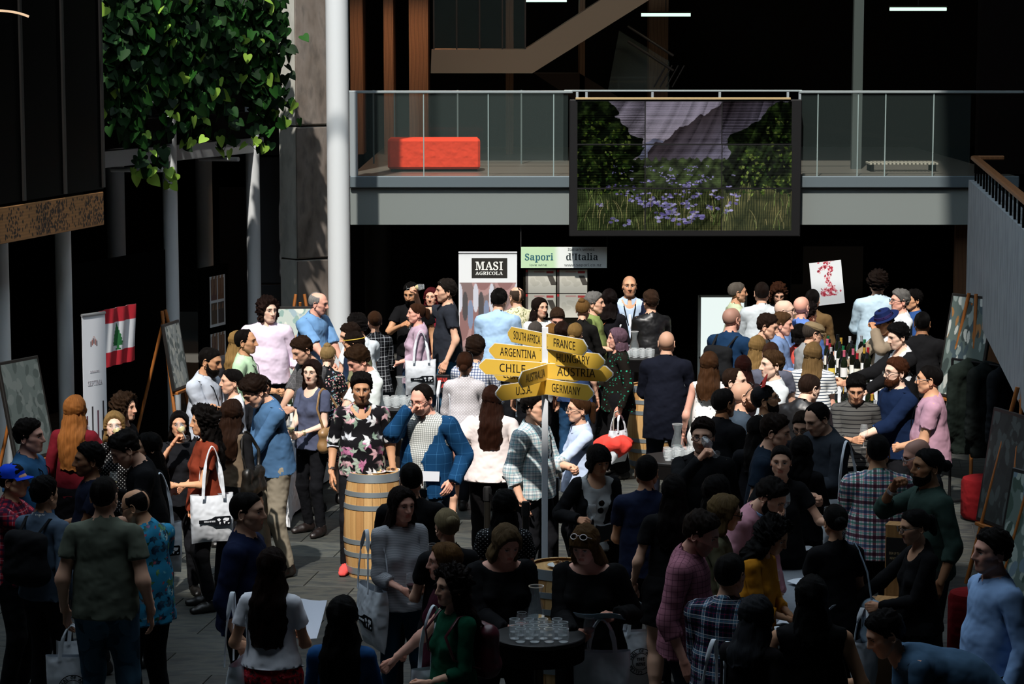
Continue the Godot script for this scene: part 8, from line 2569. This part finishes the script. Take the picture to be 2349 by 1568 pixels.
	P("brown_coat", 1864, 666, 1.78, 168, "person with dark hair in a brown coat left of the tilted poster, back turned", {"top": ["top:lhnc", "#6a5436"], "hair": ["crop"], "hc": "#14100e", "arms": "hh"})
	P("blue_bald", 1838, 682, 1.82, 150, "bald sunburnt person in a blue striped shirt, back turned in the right crowd", {"top": ["top:qhnc", "#5f80c4"], "hair": ["none"], "hc": "#4a3424", "arms": "hh", "collar": "#5f80c4", "skin": "rosy"})
	P("bald_glasses", 1797, 690, 1.8, 84, "bald person with glasses in profile in the right crowd", {"top": ["top:qhnc", "#7d9cd0"], "hair": ["none"], "buzz": 0.2, "hc": "#6a5a4e", "eye": "glasses", "arms": "hh", "skin": "pale"})
	P("coral", 1854, 702, 1.63, 118, "person with dark curls and coral top facing the bottle table", {"f": true, "top": ["top:shnc", "#e0685c"], "hair": ["curly"], "hc": "#1a1110", "arms": "hh"})
	P("navy_backpack", 1677, 708, 1.86, 140, "person with shaved head in navy with a black backpack, right of the doorway", {"top": ["top:shnc", "#15304e"], "hair": ["none"], "buzz": 0.6, "hc": "#5a4a42", "arms": "hh", "g": 1.12, "skin": "rosy"})
	P("charcoal_polo", 1763, 725, 1.8, 74, "person with short brown hair and charcoal polo in profile in the right crowd", {"top": ["top:shnc", "#3a3e44"], "hair": ["short"], "hc": "#33231a", "arms": "hh", "head": [14, 0], "collar": "#3a3e44"})
	P("fair_profile", 1794, 721, 1.75, 80, "fair-haired person in grey-blue profile behind the charcoal polo", {"top": ["top:qhnc", "#6c84ac"], "hair": ["short"], "hc": "#6a4c30", "arms": "hh", "head": [6, 0], "skin": "rosy"})
	P("cap_grey", 1866, 741, 1.79, 104, "person in a brown flat cap and grey shirt looking at the bottles", {"top": ["top:qhlc", "#8e9090"], "hair": ["crop"], "hc": "#5a5048", "arms": "hh", "collar": "#8e9090", "skin": "fair", "eye": "glasses", "head": [12, 8]})
	hat("cap_grey", "flatcap", "#7a6a50")
	P("small_black", 1833, 746, 1.6, 150, "black-haired person in coral straps between the flat cap and the brown coat", {"f": true, "top": ["top:0hnc", "#d85a50"], "hair": ["bob", 0.1], "hc": "#100c0b", "arms": "hh"})
	P("blonde_right", 1737, 773, 1.68, 158, "person with straight blonde hair in a speckled blouse, back turned at right", {"f": true, "top": ["top:shnc", "speckle"], "hair": ["long", 0.24], "hc": "#b08c56", "arms": "hh"})
	P("crop_right", 1768, 788, 1.72, 165, "person with cropped auburn hair behind the fair-shirted man, back turned", {"top": ["top:shnc", "#555866"], "hair": ["crop"], "hc": "#4a2e20", "arms": "hh"})
	P("stripe_woman", 1865, 789, 1.7, 166, "person with wavy blonde hair in a striped white top at the bottle table", {"f": true, "top": ["top:shlc", "stripe_white"], "hair": ["bob", 0.26], "hc": "#9a7a4e", "arms": "gg", "legs": ["legs:fs", "#3a5a80"], "g": 1.12, "skin": "rosy"})
	P("fair_shirt", 1775, 810, 1.8, -74, "fair-haired person in a pale shirt facing left in the right crowd", {"top": ["top:lhnc", "#c8d0d4"], "hair": ["short"], "hc": "#5a4028", "arms": "hg", "collar": "#c8d0d4", "skin": "pale"})
	P("sprig_dress", 1627, 810, 1.72, 172, "person with long brown waves and a white sprigged sleeveless dress, back turned", {"f": true, "top": ["top:0tnc", "sprig"], "hair": ["long", 0.34], "hc": "#5a3a22", "arms": "dh", "legs": ["skirt:k", "#e4e6e4"], "skin": "rosy"})
	P("auburn", 1705, 819, 1.64, 174, "person with long auburn hair in black left of the speckled blouse, back turned", {"f": true, "top": ["top:lhnc", "#1c1418"], "hair": ["long", 0.34], "hc": "#3e1a14", "arms": "hh"})
	P("brow_peek", 1682, 848, 1.76, 68, "person with receding brown hair above the bearded man with raised sunglasses", {"top": ["top:lhnc", "#131317"], "hair": ["recede"], "hc": "#3a281c", "arms": "hh", "skin": "pale"})
	P("leather_bend", 1861, 862, 1.8, 150, "person with short brown hair in a black leather jacket, back turned among the right crowd", {"top": ["top:lhlc", "L#1b1b1d"], "hair": ["crop"], "hc": "#3a281e", "arms": "gg", "head": [20, -20], "g": 1.1, "skin": "pale"})
	P("beard_shades", 1701, 879, 1.77, 100, "bearded person with shaved head and sunglasses on top in profile at right", {"top": ["top:shnc", "#3a4652"], "hair": ["none"], "buzz": 0.3, "hc": "#5a3420", "beard": 0.018, "eye": "shades_up", "arms": "hh", "skin": "fair"})
	P("cap_beard", 1745, 889, 1.79, 88, "bearded person with glasses and a red-peaked black cap worn upturned", {"top": ["top:shnc", "#cfd0cc"], "hair": ["crop"], "hc": "#15100e", "beard": 0.008, "eye": "glasses", "arms": "hh", "skin": "olive", "head": [-12, 0]})
	hat("cap_beard", "capback", "#131316", "#b03a34")
	P("suit_back", 1657, 895, 1.81, 132, "black-haired person in a black suit with white collar, back turned at right", {"top": ["top:lhnc", "#dfe2e8"], "coat": ["coat:lhnc", "#0e0e11"], "hair": ["crop"], "hc": "#0b0909", "arms": "hh", "skin": "brown"})
	P("strap_jacket", 1868, 931, 1.8, -58, "person with receding dark hair in a charcoal jacket with white bag strap", {"top": ["top:lhlc", "#2c3138"], "hair": ["recede"], "hc": "#1a1210", "arms": "gd", "head": [24, 0], "g": 1.1})
	P("dark_behind", 1737, 958, 1.66, 176, "person with dark straight hair tucked behind the navy T-shirt at right", {"f": true, "top": ["top:lhnc", "#121216"], "hair": ["long", 0.36], "hc": "#14100f", "arms": "hh"})
	P("glasses_down", 1838, 949, 1.66, -18, "person with dark-framed glasses and tied brown hair looking down at right", {"f": true, "top": ["top:lhnc", "#15161a"], "hair": ["pony", 0.1], "hc": "#33241a", "eye": "glasses", "head": [26, 0], "arms": "hh", "skin": "fair"})
	P("navy_tee", 1780, 957, 1.84, 74, "broad person with brown hair in a navy T-shirt in profile, right of centre", {"top": ["top:shnc", "#13202e"], "hair": ["short"], "hc": "#2a1a11", "head": [10, 0], "arms": "hd", "g": 1.14, "skin": "fair"})
	P("long_bob", 1838, 1004, 1.63, 155, "person with a long dark bob next to the smiling woman, back turned", {"f": true, "top": ["top:lhnc", "#111114"], "hair": ["long", 0.28], "hc": "#120e0d", "arms": "hh"})
	P("smile", 1792, 1025, 1.7, 0, "smiling person with dark tied hair in black raising a glass at right", {"f": true, "top": ["top:shnc", "#101012"], "hair": ["pony", 0.1], "hc": "#15100f", "arms": "qH", "aL": Vector3(0.34, 1.2, 0.3), "skin": "fair", "head": [4, -8]})
	P("stripe_young", 1964, 868, 1.68, -6, "young person in a grey striped sweater looking down at a small glass", {"top": ["top:qhnc", "stripe_grey"], "hair": ["thick"], "hc": "#0f0c0b", "arms": "dh", "aR": Vector3(-0.02, 1.16, 0.28), "skin": "tan", "head": [20, 0], "face": 0})
	# behind and beside the bottle table
	P("tall_pale", 2014, 630, 1.9, 176, "tall person with dark curls in a pale blue shirt behind the bottles, back turned", {"top": ["top:qhlc", "#b4ccda"], "hair": ["curly"], "hc": "#21150f", "arms": "hh", "collar": "#b4ccda", "g": 1.1})
	P("white_sweater", 2068, 668, 1.8, -80, "grey-haired person with glasses in a white sweater, far right, facing left", {"top": ["top:lhnc", "#cdd2d6"], "hair": ["short"], "hc": "#8e8c88", "eye": "glasses", "arms": "hh", "skin": "rosy"})
	P("far_blue", 2099, 668, 1.7, -75, "dark-haired person in a blue collared shirt behind the white sweater", {"top": ["top:lhnc", "#2a4a80"], "hair": ["short"], "hc": "#120e0d", "arms": "hh", "skin": "olive", "collar": "#2a4a80"})
	P("fedora", 2026, 716, 1.78, -58, "person in a navy fedora and beige coat holding a bottle out over the right table", {"top": ["top:lhnc", "#dcdcdc"], "coat": ["coat:ltno", "#857765"], "hair": ["short"], "hc": "#17110e", "arms": "Pf", "skin": "olive", "aL": Vector3(0.05, 1.55, 0.24), "aR": Vector3(-0.12, 1.12, 0.52), "head": [18, 0]})
	hat("fedora", "fedora", "#15224c", "#2c2450")
	P("black_cardigan", 2059, 748, 1.78, -74, "pale person with swept black hair and black cardigan reaching over the table", {"top": ["top:lhnv", "#d8dce0"], "coat": ["coat:llno", "#121214"], "hair": ["thick"], "hc": "#0c0a0a", "arms": "ff", "aL": Vector3(0.1, 1.02, 0.56), "skin": "pale", "head": [12, 0]})
	P("black_back", 2116, 718, 1.82, 165, "dark-skinned person in a black T-shirt beside the plywood wall, back turned", {"top": ["top:shlc", "#111113"], "hair": ["crop"], "hc": "#0a0808", "arms": "dh", "skin": "brown", "g": 1.08})
	P("red_beard", 2059, 826, 1.8, -68, "red-bearded person with glasses in a navy shirt behind the near right table", {"top": ["top:qhnc", "#0e1e3a"], "hair": ["short"], "hc": "#5a321c", "beard": 0.013, "eye": "glasses", "arms": "fg", "aL": Vector3(0.1, 1.1, 0.4), "collar": "#0e1e3a", "g": 1.14, "skin": "pale"})
	P("pink_tee", 2137, 842, 1.82, -102, "person with glasses in a pink T-shirt and black neck cord at the right", {"top": ["top:shnc", "#b08a9c"], "hair": ["crop"], "hc": "#14100e", "eye": "rimless", "arms": "gd", "g": 1.1, "skin": "tan", "lanyard": true})
	# right, nearer
	P("plaid_multi", 2015, 1002, 1.83, 174, "person with black hair in a white, green and maroon plaid shirt, back turned", {"top": ["top:qhlc", "plaid_multi"], "hair": ["crop"], "hc": "#0c0a0a", "arms": "hh", "collar": "plaid_multi", "skin": "olive", "g": 1.08})
	P("shaved_right", 2097, 1012, 1.75, -84, "person with shaved head bowing at right behind the bearded man in green", {"top": ["top:lhnc", "#141518"], "hair": ["none"], "buzz": 0.5, "hc": "#2c1e18", "eye": "rimless", "head": [22, 0], "arms": "hh", "skin": "rosy"})
	P("green_bun", 2133, 1034, 1.84, -72, "bearded person with a black hair bun and dark green shirt, hand at the chin", {"top": ["top:qhnc", "#2c3e38"], "hair": ["bun", Vector3(0, 0.0, -0.14)], "hc": "#0c0a0a", "beard": 0.007, "arms": "dm", "skin": "brown", "collar": "#2c3e38", "g": 1.06, "legs": ["legs:fn", "#2a2c2c"]})
	P("glasses_black", 2097, 1172, 1.66, -76, "person with glasses and tied black hair in black at the newsletter stand", {"f": true, "top": ["top:lhnv", "#0e0e10"], "hair": ["pony", 0.08], "hc": "#0d0a0a", "eye": "glasses", "arms": "oF", "skin": "tan", "head": [10, 0]})
	P("pale_blue_edge", 2282, 1222, 1.84, -74, "person with dark hair in a pale blue shirt at the right edge, in profile", {"top": ["top:llnc", "#8fb0dc"], "hair": ["short"], "hc": "#1a120e", "arms": "dd", "collar": "#8fb0dc", "skin": "rosy", "stubble": 0.3, "g": 1.08})
	P("hoodie", 2020, 1412, 1.8, -84, "person in a grey-blue hooded sweater bent low over the lower right table", {"top": ["top:lhnc", "#44607a"], "hair": ["short"], "hc": "#120d0c", "arms": "ff", "lean": 72, "head": [-8, 0], "aL": Vector3(0.1, 1.35, 0.5), "aR": Vector3(-0.12, 1.35, 0.5), "legs": ["legs:fn", "#1a1e24"]})
	P("bag_woman", 1918, 1162, 1.66, -170, "person with dark tied hair in black carrying the patterned bag, back turned", {"f": true, "top": ["top:shnc", "#0e0e10"], "hair": ["bun", Vector3(0, 0.02, -0.12)], "hc": "#0c0a09", "arms": "hh", "skin": "tan"})
	P("pink_sweater", 1784, 1108, 1.77, 64, "bearded person in a pink sweater and blue collar bending to smell a glass", {"top": ["top:lhnc", "#c08a98"], "hair": ["short"], "hc": "#1a120f", "beard": 0.008, "lean": 20, "head": [26, 0], "arms": "cg", "collar": "#8fb0d8", "skin": "fair", "g": 1.08})
	P("mustard", 1783, 1196, 1.66, 62, "person in a mustard sweater with a mass of dark hair, reading at the table", {"f": true, "top": ["top:qhnc", "#b87a1c"], "hair": ["curlylong", 0.24], "hc": "#0e0b0a", "lean": 8, "head": [20, 0], "arms": "oo", "skin": "olive"})
	P("olive_blonde", 1667, 1139, 1.71, 82, "person with blonde hair and sunglasses in an olive jacket, facing right", {"f": true, "top": ["top:lhnc", "#5a5844"], "hair": ["bob", 0.2], "hc": "#8a7048", "eye": "shades", "arms": "hh", "skin": "fair", "head": [12, 0]})
	P("ponytail_dark", 1642, 1094, 1.64, 130, "person with dark hair in black holding up a torn paper, right of centre", {"f": true, "top": ["top:0hns", "#101013"], "hair": ["bob", 0.18], "hc": "#110c0b", "arms": "Hh", "skin": "fair"})
	P("black_dress", 1546, 1094, 1.69, 176, "person with long dark hair in a black dress, bare-legged, back turned at centre right", {"f": true, "top": ["top:stnc", "#0c0c0e"], "hair": ["long", 0.4], "hc": "#140d0b", "arms": "dh", "legs": ["skirt:s", "#0c0c0e"], "shoe": "L#111111", "g": 1.1, "skin": "fair"})
	P("pink_check", 1618, 1183, 1.84, 72, "person with brown hair in a pink check shirt looking down, in profile", {"top": ["top:qhlc", "check_pink"], "hair": ["short"], "hc": "#2e1f15", "head": [22, 0], "arms": "gd", "collar": "check_pink", "stubble": 0.5, "skin": "rosy", "legs": ["legs:kn", "#2a3038"]})
	P("navy_plaid", 1673, 1276, 1.78, 152, "person in a navy and white plaid shirt with cropped dark hair, back turned", {"top": ["top:qhlc", "plaid_navy"], "hair": ["crop"], "hc": "#15100e", "arms": "gd", "collar": "plaid_navy", "g": 1.08, "skin": "fair"})
	P("grey_streaks", 1736, 1371, 1.66, 145, "person with grey-streaked dark hair in black with a white tote, bottom right", {"f": true, "top": ["top:lhnc", "#131013"], "hair": ["bob", 0.28], "hc": "#3a3c42", "arms": "gd", "eye": "glasses", "head": [10, 0]})
	P("black_broad", 1863, 1328, 1.72, 176, "broad person in a black sleeveless top with black hair, back turned at the bottom right", {"f": true, "top": ["top:0hlc", "#0b0b0c"], "hair": ["bob", 0.26], "hc": "#0b0908", "arms": "ss", "g": 1.25, "skin": "tan"})
	# centre, front
	P("knit", 922, 1122, 1.68, 24, "smiling person in a grey knitted sweater with a world-of-wine tote and wine glass", {"f": true, "top": ["top:qhlc", "knit"], "hair": ["bob", 0.26], "hc": "#20130e", "arms": "og", "skin": "rosy", "legs": ["legs:fs", "#1e4258"], "head": [6, 8]})
	P("blonde_knot", 1026, 1171, 1.67, -160, "person with a white-blonde hair knot in black holding up a glass", {"f": true, "top": ["top:shnc", "#0f0f11"], "hair": ["bun", Vector3(0, 0.05, -0.115)], "hc": "#b8a47c", "arms": "hH", "skin": "fair", "g": 1.06})
	P("maroon", 1024, 1250, 1.67, -78, "person with long strawberry-blonde hair in a maroon sleeveless top, in profile", {"f": true, "top": ["top:0hnc", "#3a1020"], "hair": ["long", 0.3], "hc": "#8a6236", "arms": "fg", "aL": Vector3(0.12, 1.0, 0.4), "skin": "rosy", "g": 1.12})
	P("emerald", 1040, 1307, 1.63, -58, "person with dark copper-tipped curls in an emerald shirt with a burgundy backpack", {"f": true, "top": ["top:qhnc", "#0f4a34"], "hair": ["curlylong", 0.34], "hc": "#1f120c", "arms": "gd", "skin": "fair"})
	P("bob_black", 1167, 1213, 1.67, 10, "person with a blonde bob and black top looking down at a rose wine", {"f": true, "top": ["top:lhls", "#0f0f11"], "hair": ["bob", 0.17], "hc": "#7a6242", "head": [26, 14], "arms": "go", "skin": "rosy", "g": 1.16})
	P("bangs_black", 1338, 1213, 1.69, -12, "person with blonde fringe and white sunglasses on top, reading a leaflet in black", {"f": true, "top": ["top:lhls", "#0c0c0d"], "hair": ["bob", 0.24, "bangs"], "hc": "#76552f", "head": [22, -12], "arms": "so", "aL": Vector3(0.2, 1.17, 0.2), "eye": "white_shades_up", "skin": "rosy", "g": 1.18})
	P("dotted_back", 1157, 1128, 1.64, 178, "person with long black hair and dotted black top between the barrier posts, back turned", {"f": true, "top": ["top:shnc", "dots_black"], "hair": ["long", 0.28], "hc": "#0b0909", "arms": "hh", "eye": "shades_up"})
	P("black_front", 943, 1067, 1.74, -172, "black-haired person in black between the barrel and the knitted sweater, back turned", {"top": ["top:lhnc", "#0d0d0f"], "hair": ["crop"], "hc": "#0d0a0a", "arms": "hh", "g": 1.08})
	extras()

func extras() -> void:
	# glasses
	for q in [["redhead", false, "red wine glass raised by the red-haired woman", "red", false], ["blonde_drink", false, "glass at the lips of the blonde in the left group", "white", true], ["asian_drink", false, "glass at the lips of the black-haired drinker at left", "white", true],
		["dark_left", false, "wine glass held low in the shaded left group", "rose", false], ["handbag", false, "glass of white wine held before the brown handbag", "white", false], ["black_beard", false, "dark red glass held by the bearded man in the shade", "red", false],
		["mauve", true, "wine glass on the mauve woman's booklet", "", false], ["tall_drinker", false, "glass tipped to the mouth of the tall man in charcoal", "white", true], ["grey_blazer", false, "empty wine glass held by the woman in the black blazer", "", false],
		["glass_drinker", false, "red wine glass tipped by the man in dark sweater and glasses", "red", true], ["smile", false, "red wine glass of the smiling woman in black", "red", false], ["smile", true, "white wine glass lifted high by the smiling woman", "white", false],
		["stripe_young", false, "small clear glass held by the young man in stripes", "", false], ["knit", true, "red wine glass of the woman in the knitted sweater", "red", false], ["blonde_knot", false, "dark red glass lifted beside the white-blonde knot", "red", false],
		["bob_black", false, "rose wine glass of the woman with the blonde bob", "rose", false], ["bangs_black", false, "rose wine glass beside the leaflet of the fringed blonde", "rose", false], ["orange_strap", true, "wine glass before the stall keeper's visitor in black", "white", false],
		["long_dark", false, "glass held up by the long-haired woman in black at left", "white", false], ["pink_sweater", false, "glass smelled by the man in the pink sweater", "white", true], ["leather", false, "glass of the man in the leather jacket at the back", "red", false], ["curly_far", true, "glass of the curly-haired woman at the back right", "white", false]]:
		give_glass(q[0], q[1], q[2], q[3], q[4])
	# bottles in hands
	var g := grip(people["fedora"], false)
	var up := Vector3(-0.75, -0.35, 0.15).normalized(); var x := up.cross(Vector3.BACK).normalized()
	bottle(g[0] - up * 0.1, "wine bottle tipped out of the hand of the man in the fedora", "#10140c", "#14203c", "#d8ccb4", 1.0, Basis(x, up, x.cross(up)))
	g = grip(people["blue_cap"], false)
	up = Vector3(0.35, 0.85, 0.1).normalized(); x = up.cross(Vector3.BACK).normalized()
	bottle(g[0] - up * 0.09, "dark green bottle with yellow label tilted in the blue-capped man's hands", "#0e1a14", "#c8b84a", "#b8a860", 1.1, Basis(x, up, x.cross(up)))
	# papers and screens
	give_paper("white_tee", false, "white sheets held by the woman in the white T-shirt", 0.26, 0.3, "#dfe4f0")
	give_paper("mauve", true, "white booklet held by the woman in mauve", 0.2, 0.12, "#dfe6ea")
	give_paper("asian_drink", true, "phone with pale case held by the black-haired drinker", 0.08, 0.15, "#c8a8a4", 0.2, "phone", "phone", 0.008)
	give_paper("glasses_blue", true, "black tablet held out by the woman in the pale blue shirt", 0.2, 0.28, "#0f0f12", -0.5, "tablet", "tablet", 0.009)
	give_paper("knit", false, "white tasting list held by the woman in the knitted sweater", 0.13, 0.3, "#c4cedc", 0.5)
	give_paper("bangs_black", true, "open leaflet read by the blonde with white sunglasses", 0.3, 0.2, "#7f98a4", -0.4, "leaflet", "leaflet")
	give_paper("bob_black", true, "folded white paper in the hand of the blonde bob", 0.16, 0.12, "#b4c0d0")
	give_paper("stripe_woman", true, "white sheet held by the striped T-shirt's side", 0.18, 0.22, "#dfe6ec")
	give_paper("ponytail_dark", true, "torn white paper held up beside the dark sweater", 0.08, 0.24, "#c8d2de", 0.6)
	give_paper("mustard", false, "printed tasting map held by the woman in mustard", 0.26, 0.22, "#c4ccda")
	give_paper("purple", false, "white paper held out by the purple-haired woman", 0.16, 0.14, "#e0e4e8")
	give_paper("grey_blazer", true, "dark notebook edge held by the woman in the black blazer", 0.16, 0.22, "#2a2c30", 0.2, "notebook", "notebook", 0.012)
	var bz = people["blazer"]
	var pk := MB.new(); pk.box(Vector3.ZERO, Vector3(0.15, 0.085, 0.003)); var po := obj("pocket_paper", pk, mat(C("#e4e8f0"), 0.7)); po.transform = Transform3D(Basis(Vector3.UP, bz.yaw + 0.55) * Basis(Vector3.BACK, -0.05), bone_point(bz, PEL, Vector3(0.115, 1.0, 0.168))); tag(po, "white paper sticking out of the blue blazer pocket", "paper")
	# totes
	tote_on_shoulder("long_dark", true, "tote with a black map print on the long-haired woman in black, left group", "bottle", false, 0.4)
	tote_on_shoulder("rust", true, "tote with a black map print beside the rust-red top", "bottle", false, 0.4)
	tote_on_shoulder("white_tee", true, "plain tote hanging at the left of the woman in the white T-shirt", "", false, 0.42)
	tote_on_shoulder("mauve", true, "tote with a black bottle print on the mauve woman's shoulder", "bottle", false, 0.34)
	tote_on_shoulder("knit", false, "large tote with bottle print under the knitted sleeve", "bottle", false, 0.4, 0.42, 0.42)
	tote_on_shoulder("braids", true, "cream tote on the woman with braids and dotted top", "", false, 0.4)
	tote_on_shoulder("orange_strap", false, "tote on the woman in black facing the stall keeper", "", false, 0.4)
	tote_on_shoulder("strap_jacket", true, "tote with a round seal on the man in the charcoal jacket", "seal", false, 0.46, 0.4, 0.42)
	tote_on_shoulder("grey_streaks", true, "plain tote at the shoulder of the grey-streaked woman", "seal", true, 0.34)
	tote_on_shoulder("emerald", false, "narrow tote behind the emerald shirt", "", false, 0.36)
	tote_on_shoulder("black_broad", true, "tote straps in front of the broad woman in black", "", false, 0.3)
	tote_in_hand("grey_tee", true, "tote with a round seal hanging from the grey-green T-shirt's hand", "seal", 0.1)
	tote_in_hand("vest", false, "plain tote low at the left edge beneath the bottle", "", 0.4, false, 0.3, 0.42)
	tote_in_hand("navy_profile", false, "thin white tote hanging beside the navy shirt, seen edge-on", "", 1.2)
	tote_in_hand("bangs_black", true, "plain pale tote held by the blonde with white sunglasses", "", -0.05, false, 0.36, 0.42)
	tote_in_hand("black_dress", true, "tote with a round black seal left of the black dress", "seal", 0.25)
	tote_in_hand("purple", true, "white tote hanging beside the red umbrella", "", 0.9, false, 0.28, 0.36, 0.16)
	tote_in_hand("glasses_black", true, "white tote hanging by the newsletter stand", "", 1.1, false, 0.3, 0.4)
	# other bags
	shoulder_bag("handbag", true, "shiny brown leather handbag on the woman looking at the camera", "L#8a6a44", Vector3(0.36, 0.24, 0.13), 0.47)
	shoulder_bag("taupe", false, "black leather bag with chain on the taupe cardigan", "L#15130f", Vector3(0.3, 0.24, 0.12), 0.4)
	shoulder_bag("bag_woman", false, "pale blue patterned bag with brown straps, lower right", "#9fb6c8", Vector3(0.34, 0.34, 0.16), 0.52)
	shoulder_bag("curly_blonde", true, "brown bag with thin strap on the curly blonde", "L#7a4a24", Vector3(0.28, 0.2, 0.1), 0.45)
	shoulder_bag("orange_strap", true, "small bag on the orange strap across the black jacket", "L#a8582c", Vector3(0.24, 0.18, 0.09), 0.5, "handbag", true)
	backpack("navy_backpack", "black backpack on the man in navy by the doorway", "#17181a")
	backpack("emerald", "burgundy leather backpack on the emerald shirt", "L#4a1420", Vector3(0.28, 0.32, 0.18))
	backpack("vest", "black backpack on the grey-blue top at left", "#121214")
	# the tall drinker's folder bag
	var gd := grip(people["tall_drinker"], true)
	var fb := thing("folder_bag", "small black bag with red lettering in the tall drinker's hand", "bag", gd[0] + Vector3(0, -0.16, 0), -0.2)
	var fm := MB.new(); fm.box(Vector3.ZERO, Vector3(0.17, 0.22, 0.05), Basis.IDENTITY, 0.008); obj("bag_body", fm, mat(C("#111013"), 0.5), fb)
	for k in 2: letters(["WINE", "MAP"][k], 0.12, 0.05, mat(C("#d8403c"), 0.6), fb, Transform3D(Basis.IDENTITY, Vector3(0, 0.05 - k * 0.07, 0.0265)), "Droid Sans", true)
	var fh := MB.new(); fh.tube([Vector3(-0.04, 0.11, 0), Vector3(-0.03, 0.16, 0), Vector3(0.03, 0.16, 0), Vector3(0.04, 0.11, 0)], 0.006, -1, 6); obj("handle", fh, mat(C("#111013"), 0.5), fb)
	# red folded umbrella
	var gu := grip(people["purple"], true)
	var ut := thing("umbrella", "red folded umbrella hanging from the purple-haired woman's hand", "umbrella", gu[0] + Vector3(-0.02, 0, 0.03))
	var rows := []
	for j in 9:
		var q := j / 8.0
		var row := []
		for i in 24:
			var a := TAU * i / 24.0
			var r := (0.02 + 0.15 * pow(sin(PI * pow(q, 0.85)), 0.8)) * (1.0 + 0.22 * sin(a * 8.0) * sin(PI * q))
			row.append(Vector3(sin(a) * r * 1.15 - 0.03, -0.2 - 0.26 * q + 0.03 * cos(a * 4.0) * q, cos(a) * r * 0.8))
		rows.append(row)
	var um := MB.new(); um.sheet(rows, 0.0, true)
	um.outward(-0.03, 0.0)
	obj("canopy", um, cloth("#e0463c"), ut)
	var us := MB.new(); us.tube([Vector3(-0.03, -0.5, 0), Vector3(-0.03, -0.06, 0), Vector3(-0.02, 0.02, 0), Vector3(0.01, 0.04, 0), Vector3(0.035, 0.01, 0)], 0.008, -1, 8); obj("shaft", us, mat(C("#b8b4a8"), 0.4, 0.4), ut)
	# small worn details
	cuff("leaf_shirt", false, "rolled_cuff", 0.285, 0.06, cloth("#b8bcc4"), 0.062)
	cuff("leaf_shirt", false, "bracelet", 0.5, 0.02, mat(C("#2a1a14"), 0.6), 0.034)
	cuff("handbag", true, "watch", 0.505, 0.022, mat(C("#c8b890"), 0.3, 0.7), 0.031)
	cuff("green_bun", false, "watch", 0.5, 0.024, mat(C("#a8acb0"), 0.3, 0.7), 0.034)
	cuff("bob_black", false, "bracelet", 0.5, 0.02, mat(C("#111111"), 0.6), 0.03)
	for s in ["red_beard", "jean_shirt"]:
		for L in [true, false]: cuff(s, L, "rolled_cuff", 0.4, 0.05, cloth({"red_beard": "#1a4a8c", "jean_shirt": "#6080a0"}[s]), 0.052)
	var gp = people["grey_blazer"]
	var sgm := MB.new()
	for k in [-1.0, 1.0]: sgm.lathe([Vector2(0, 0.003), Vector2(0.024, 0.002), Vector2(0.026, 0)], 14, Vector3(0.01 + 0.004 * k, 1.25 + 0.03 * k, 0.15), Basis(Vector3.RIGHT, PI / 2))
	obj("hanging_sunglasses", local_mesh(sgm, gp.M[CHE]), mat(C("#0c0b0b"), 0.15), gp.node)
	var hb = people["headband"]
	var hm := MB.new(); var hp := []
	for i in 21:
		var a := TAU * i / 20.0
		hp.append(HEADC + Vector3(sin(a) * 0.092, 0.062 + 0.02 * cos(a), cos(a) * 0.112 - 0.014))
	hm.tube(hp, 0.006, -1, 6, Vector2.ONE, false); obj("headband", local_mesh(hm, hb.M[HEA]), mat(C("#c8a838"), 0.6), hb.node)
	# lettering on the navy polo and badge
	var np = people["navy_polo"]
	var lx: Transform3D = np.M[CHE] * Transform3D(Basis(Vector3.UP, PI) * Basis(Vector3.BACK, 0.35), Vector3(-0.13, 1.36, -0.128))
	letters("Vinoteca", 0.13, 0.03, mat(C("#d0d4dc"), 0.7), np.node, lx, "Droid Sans", true, true)
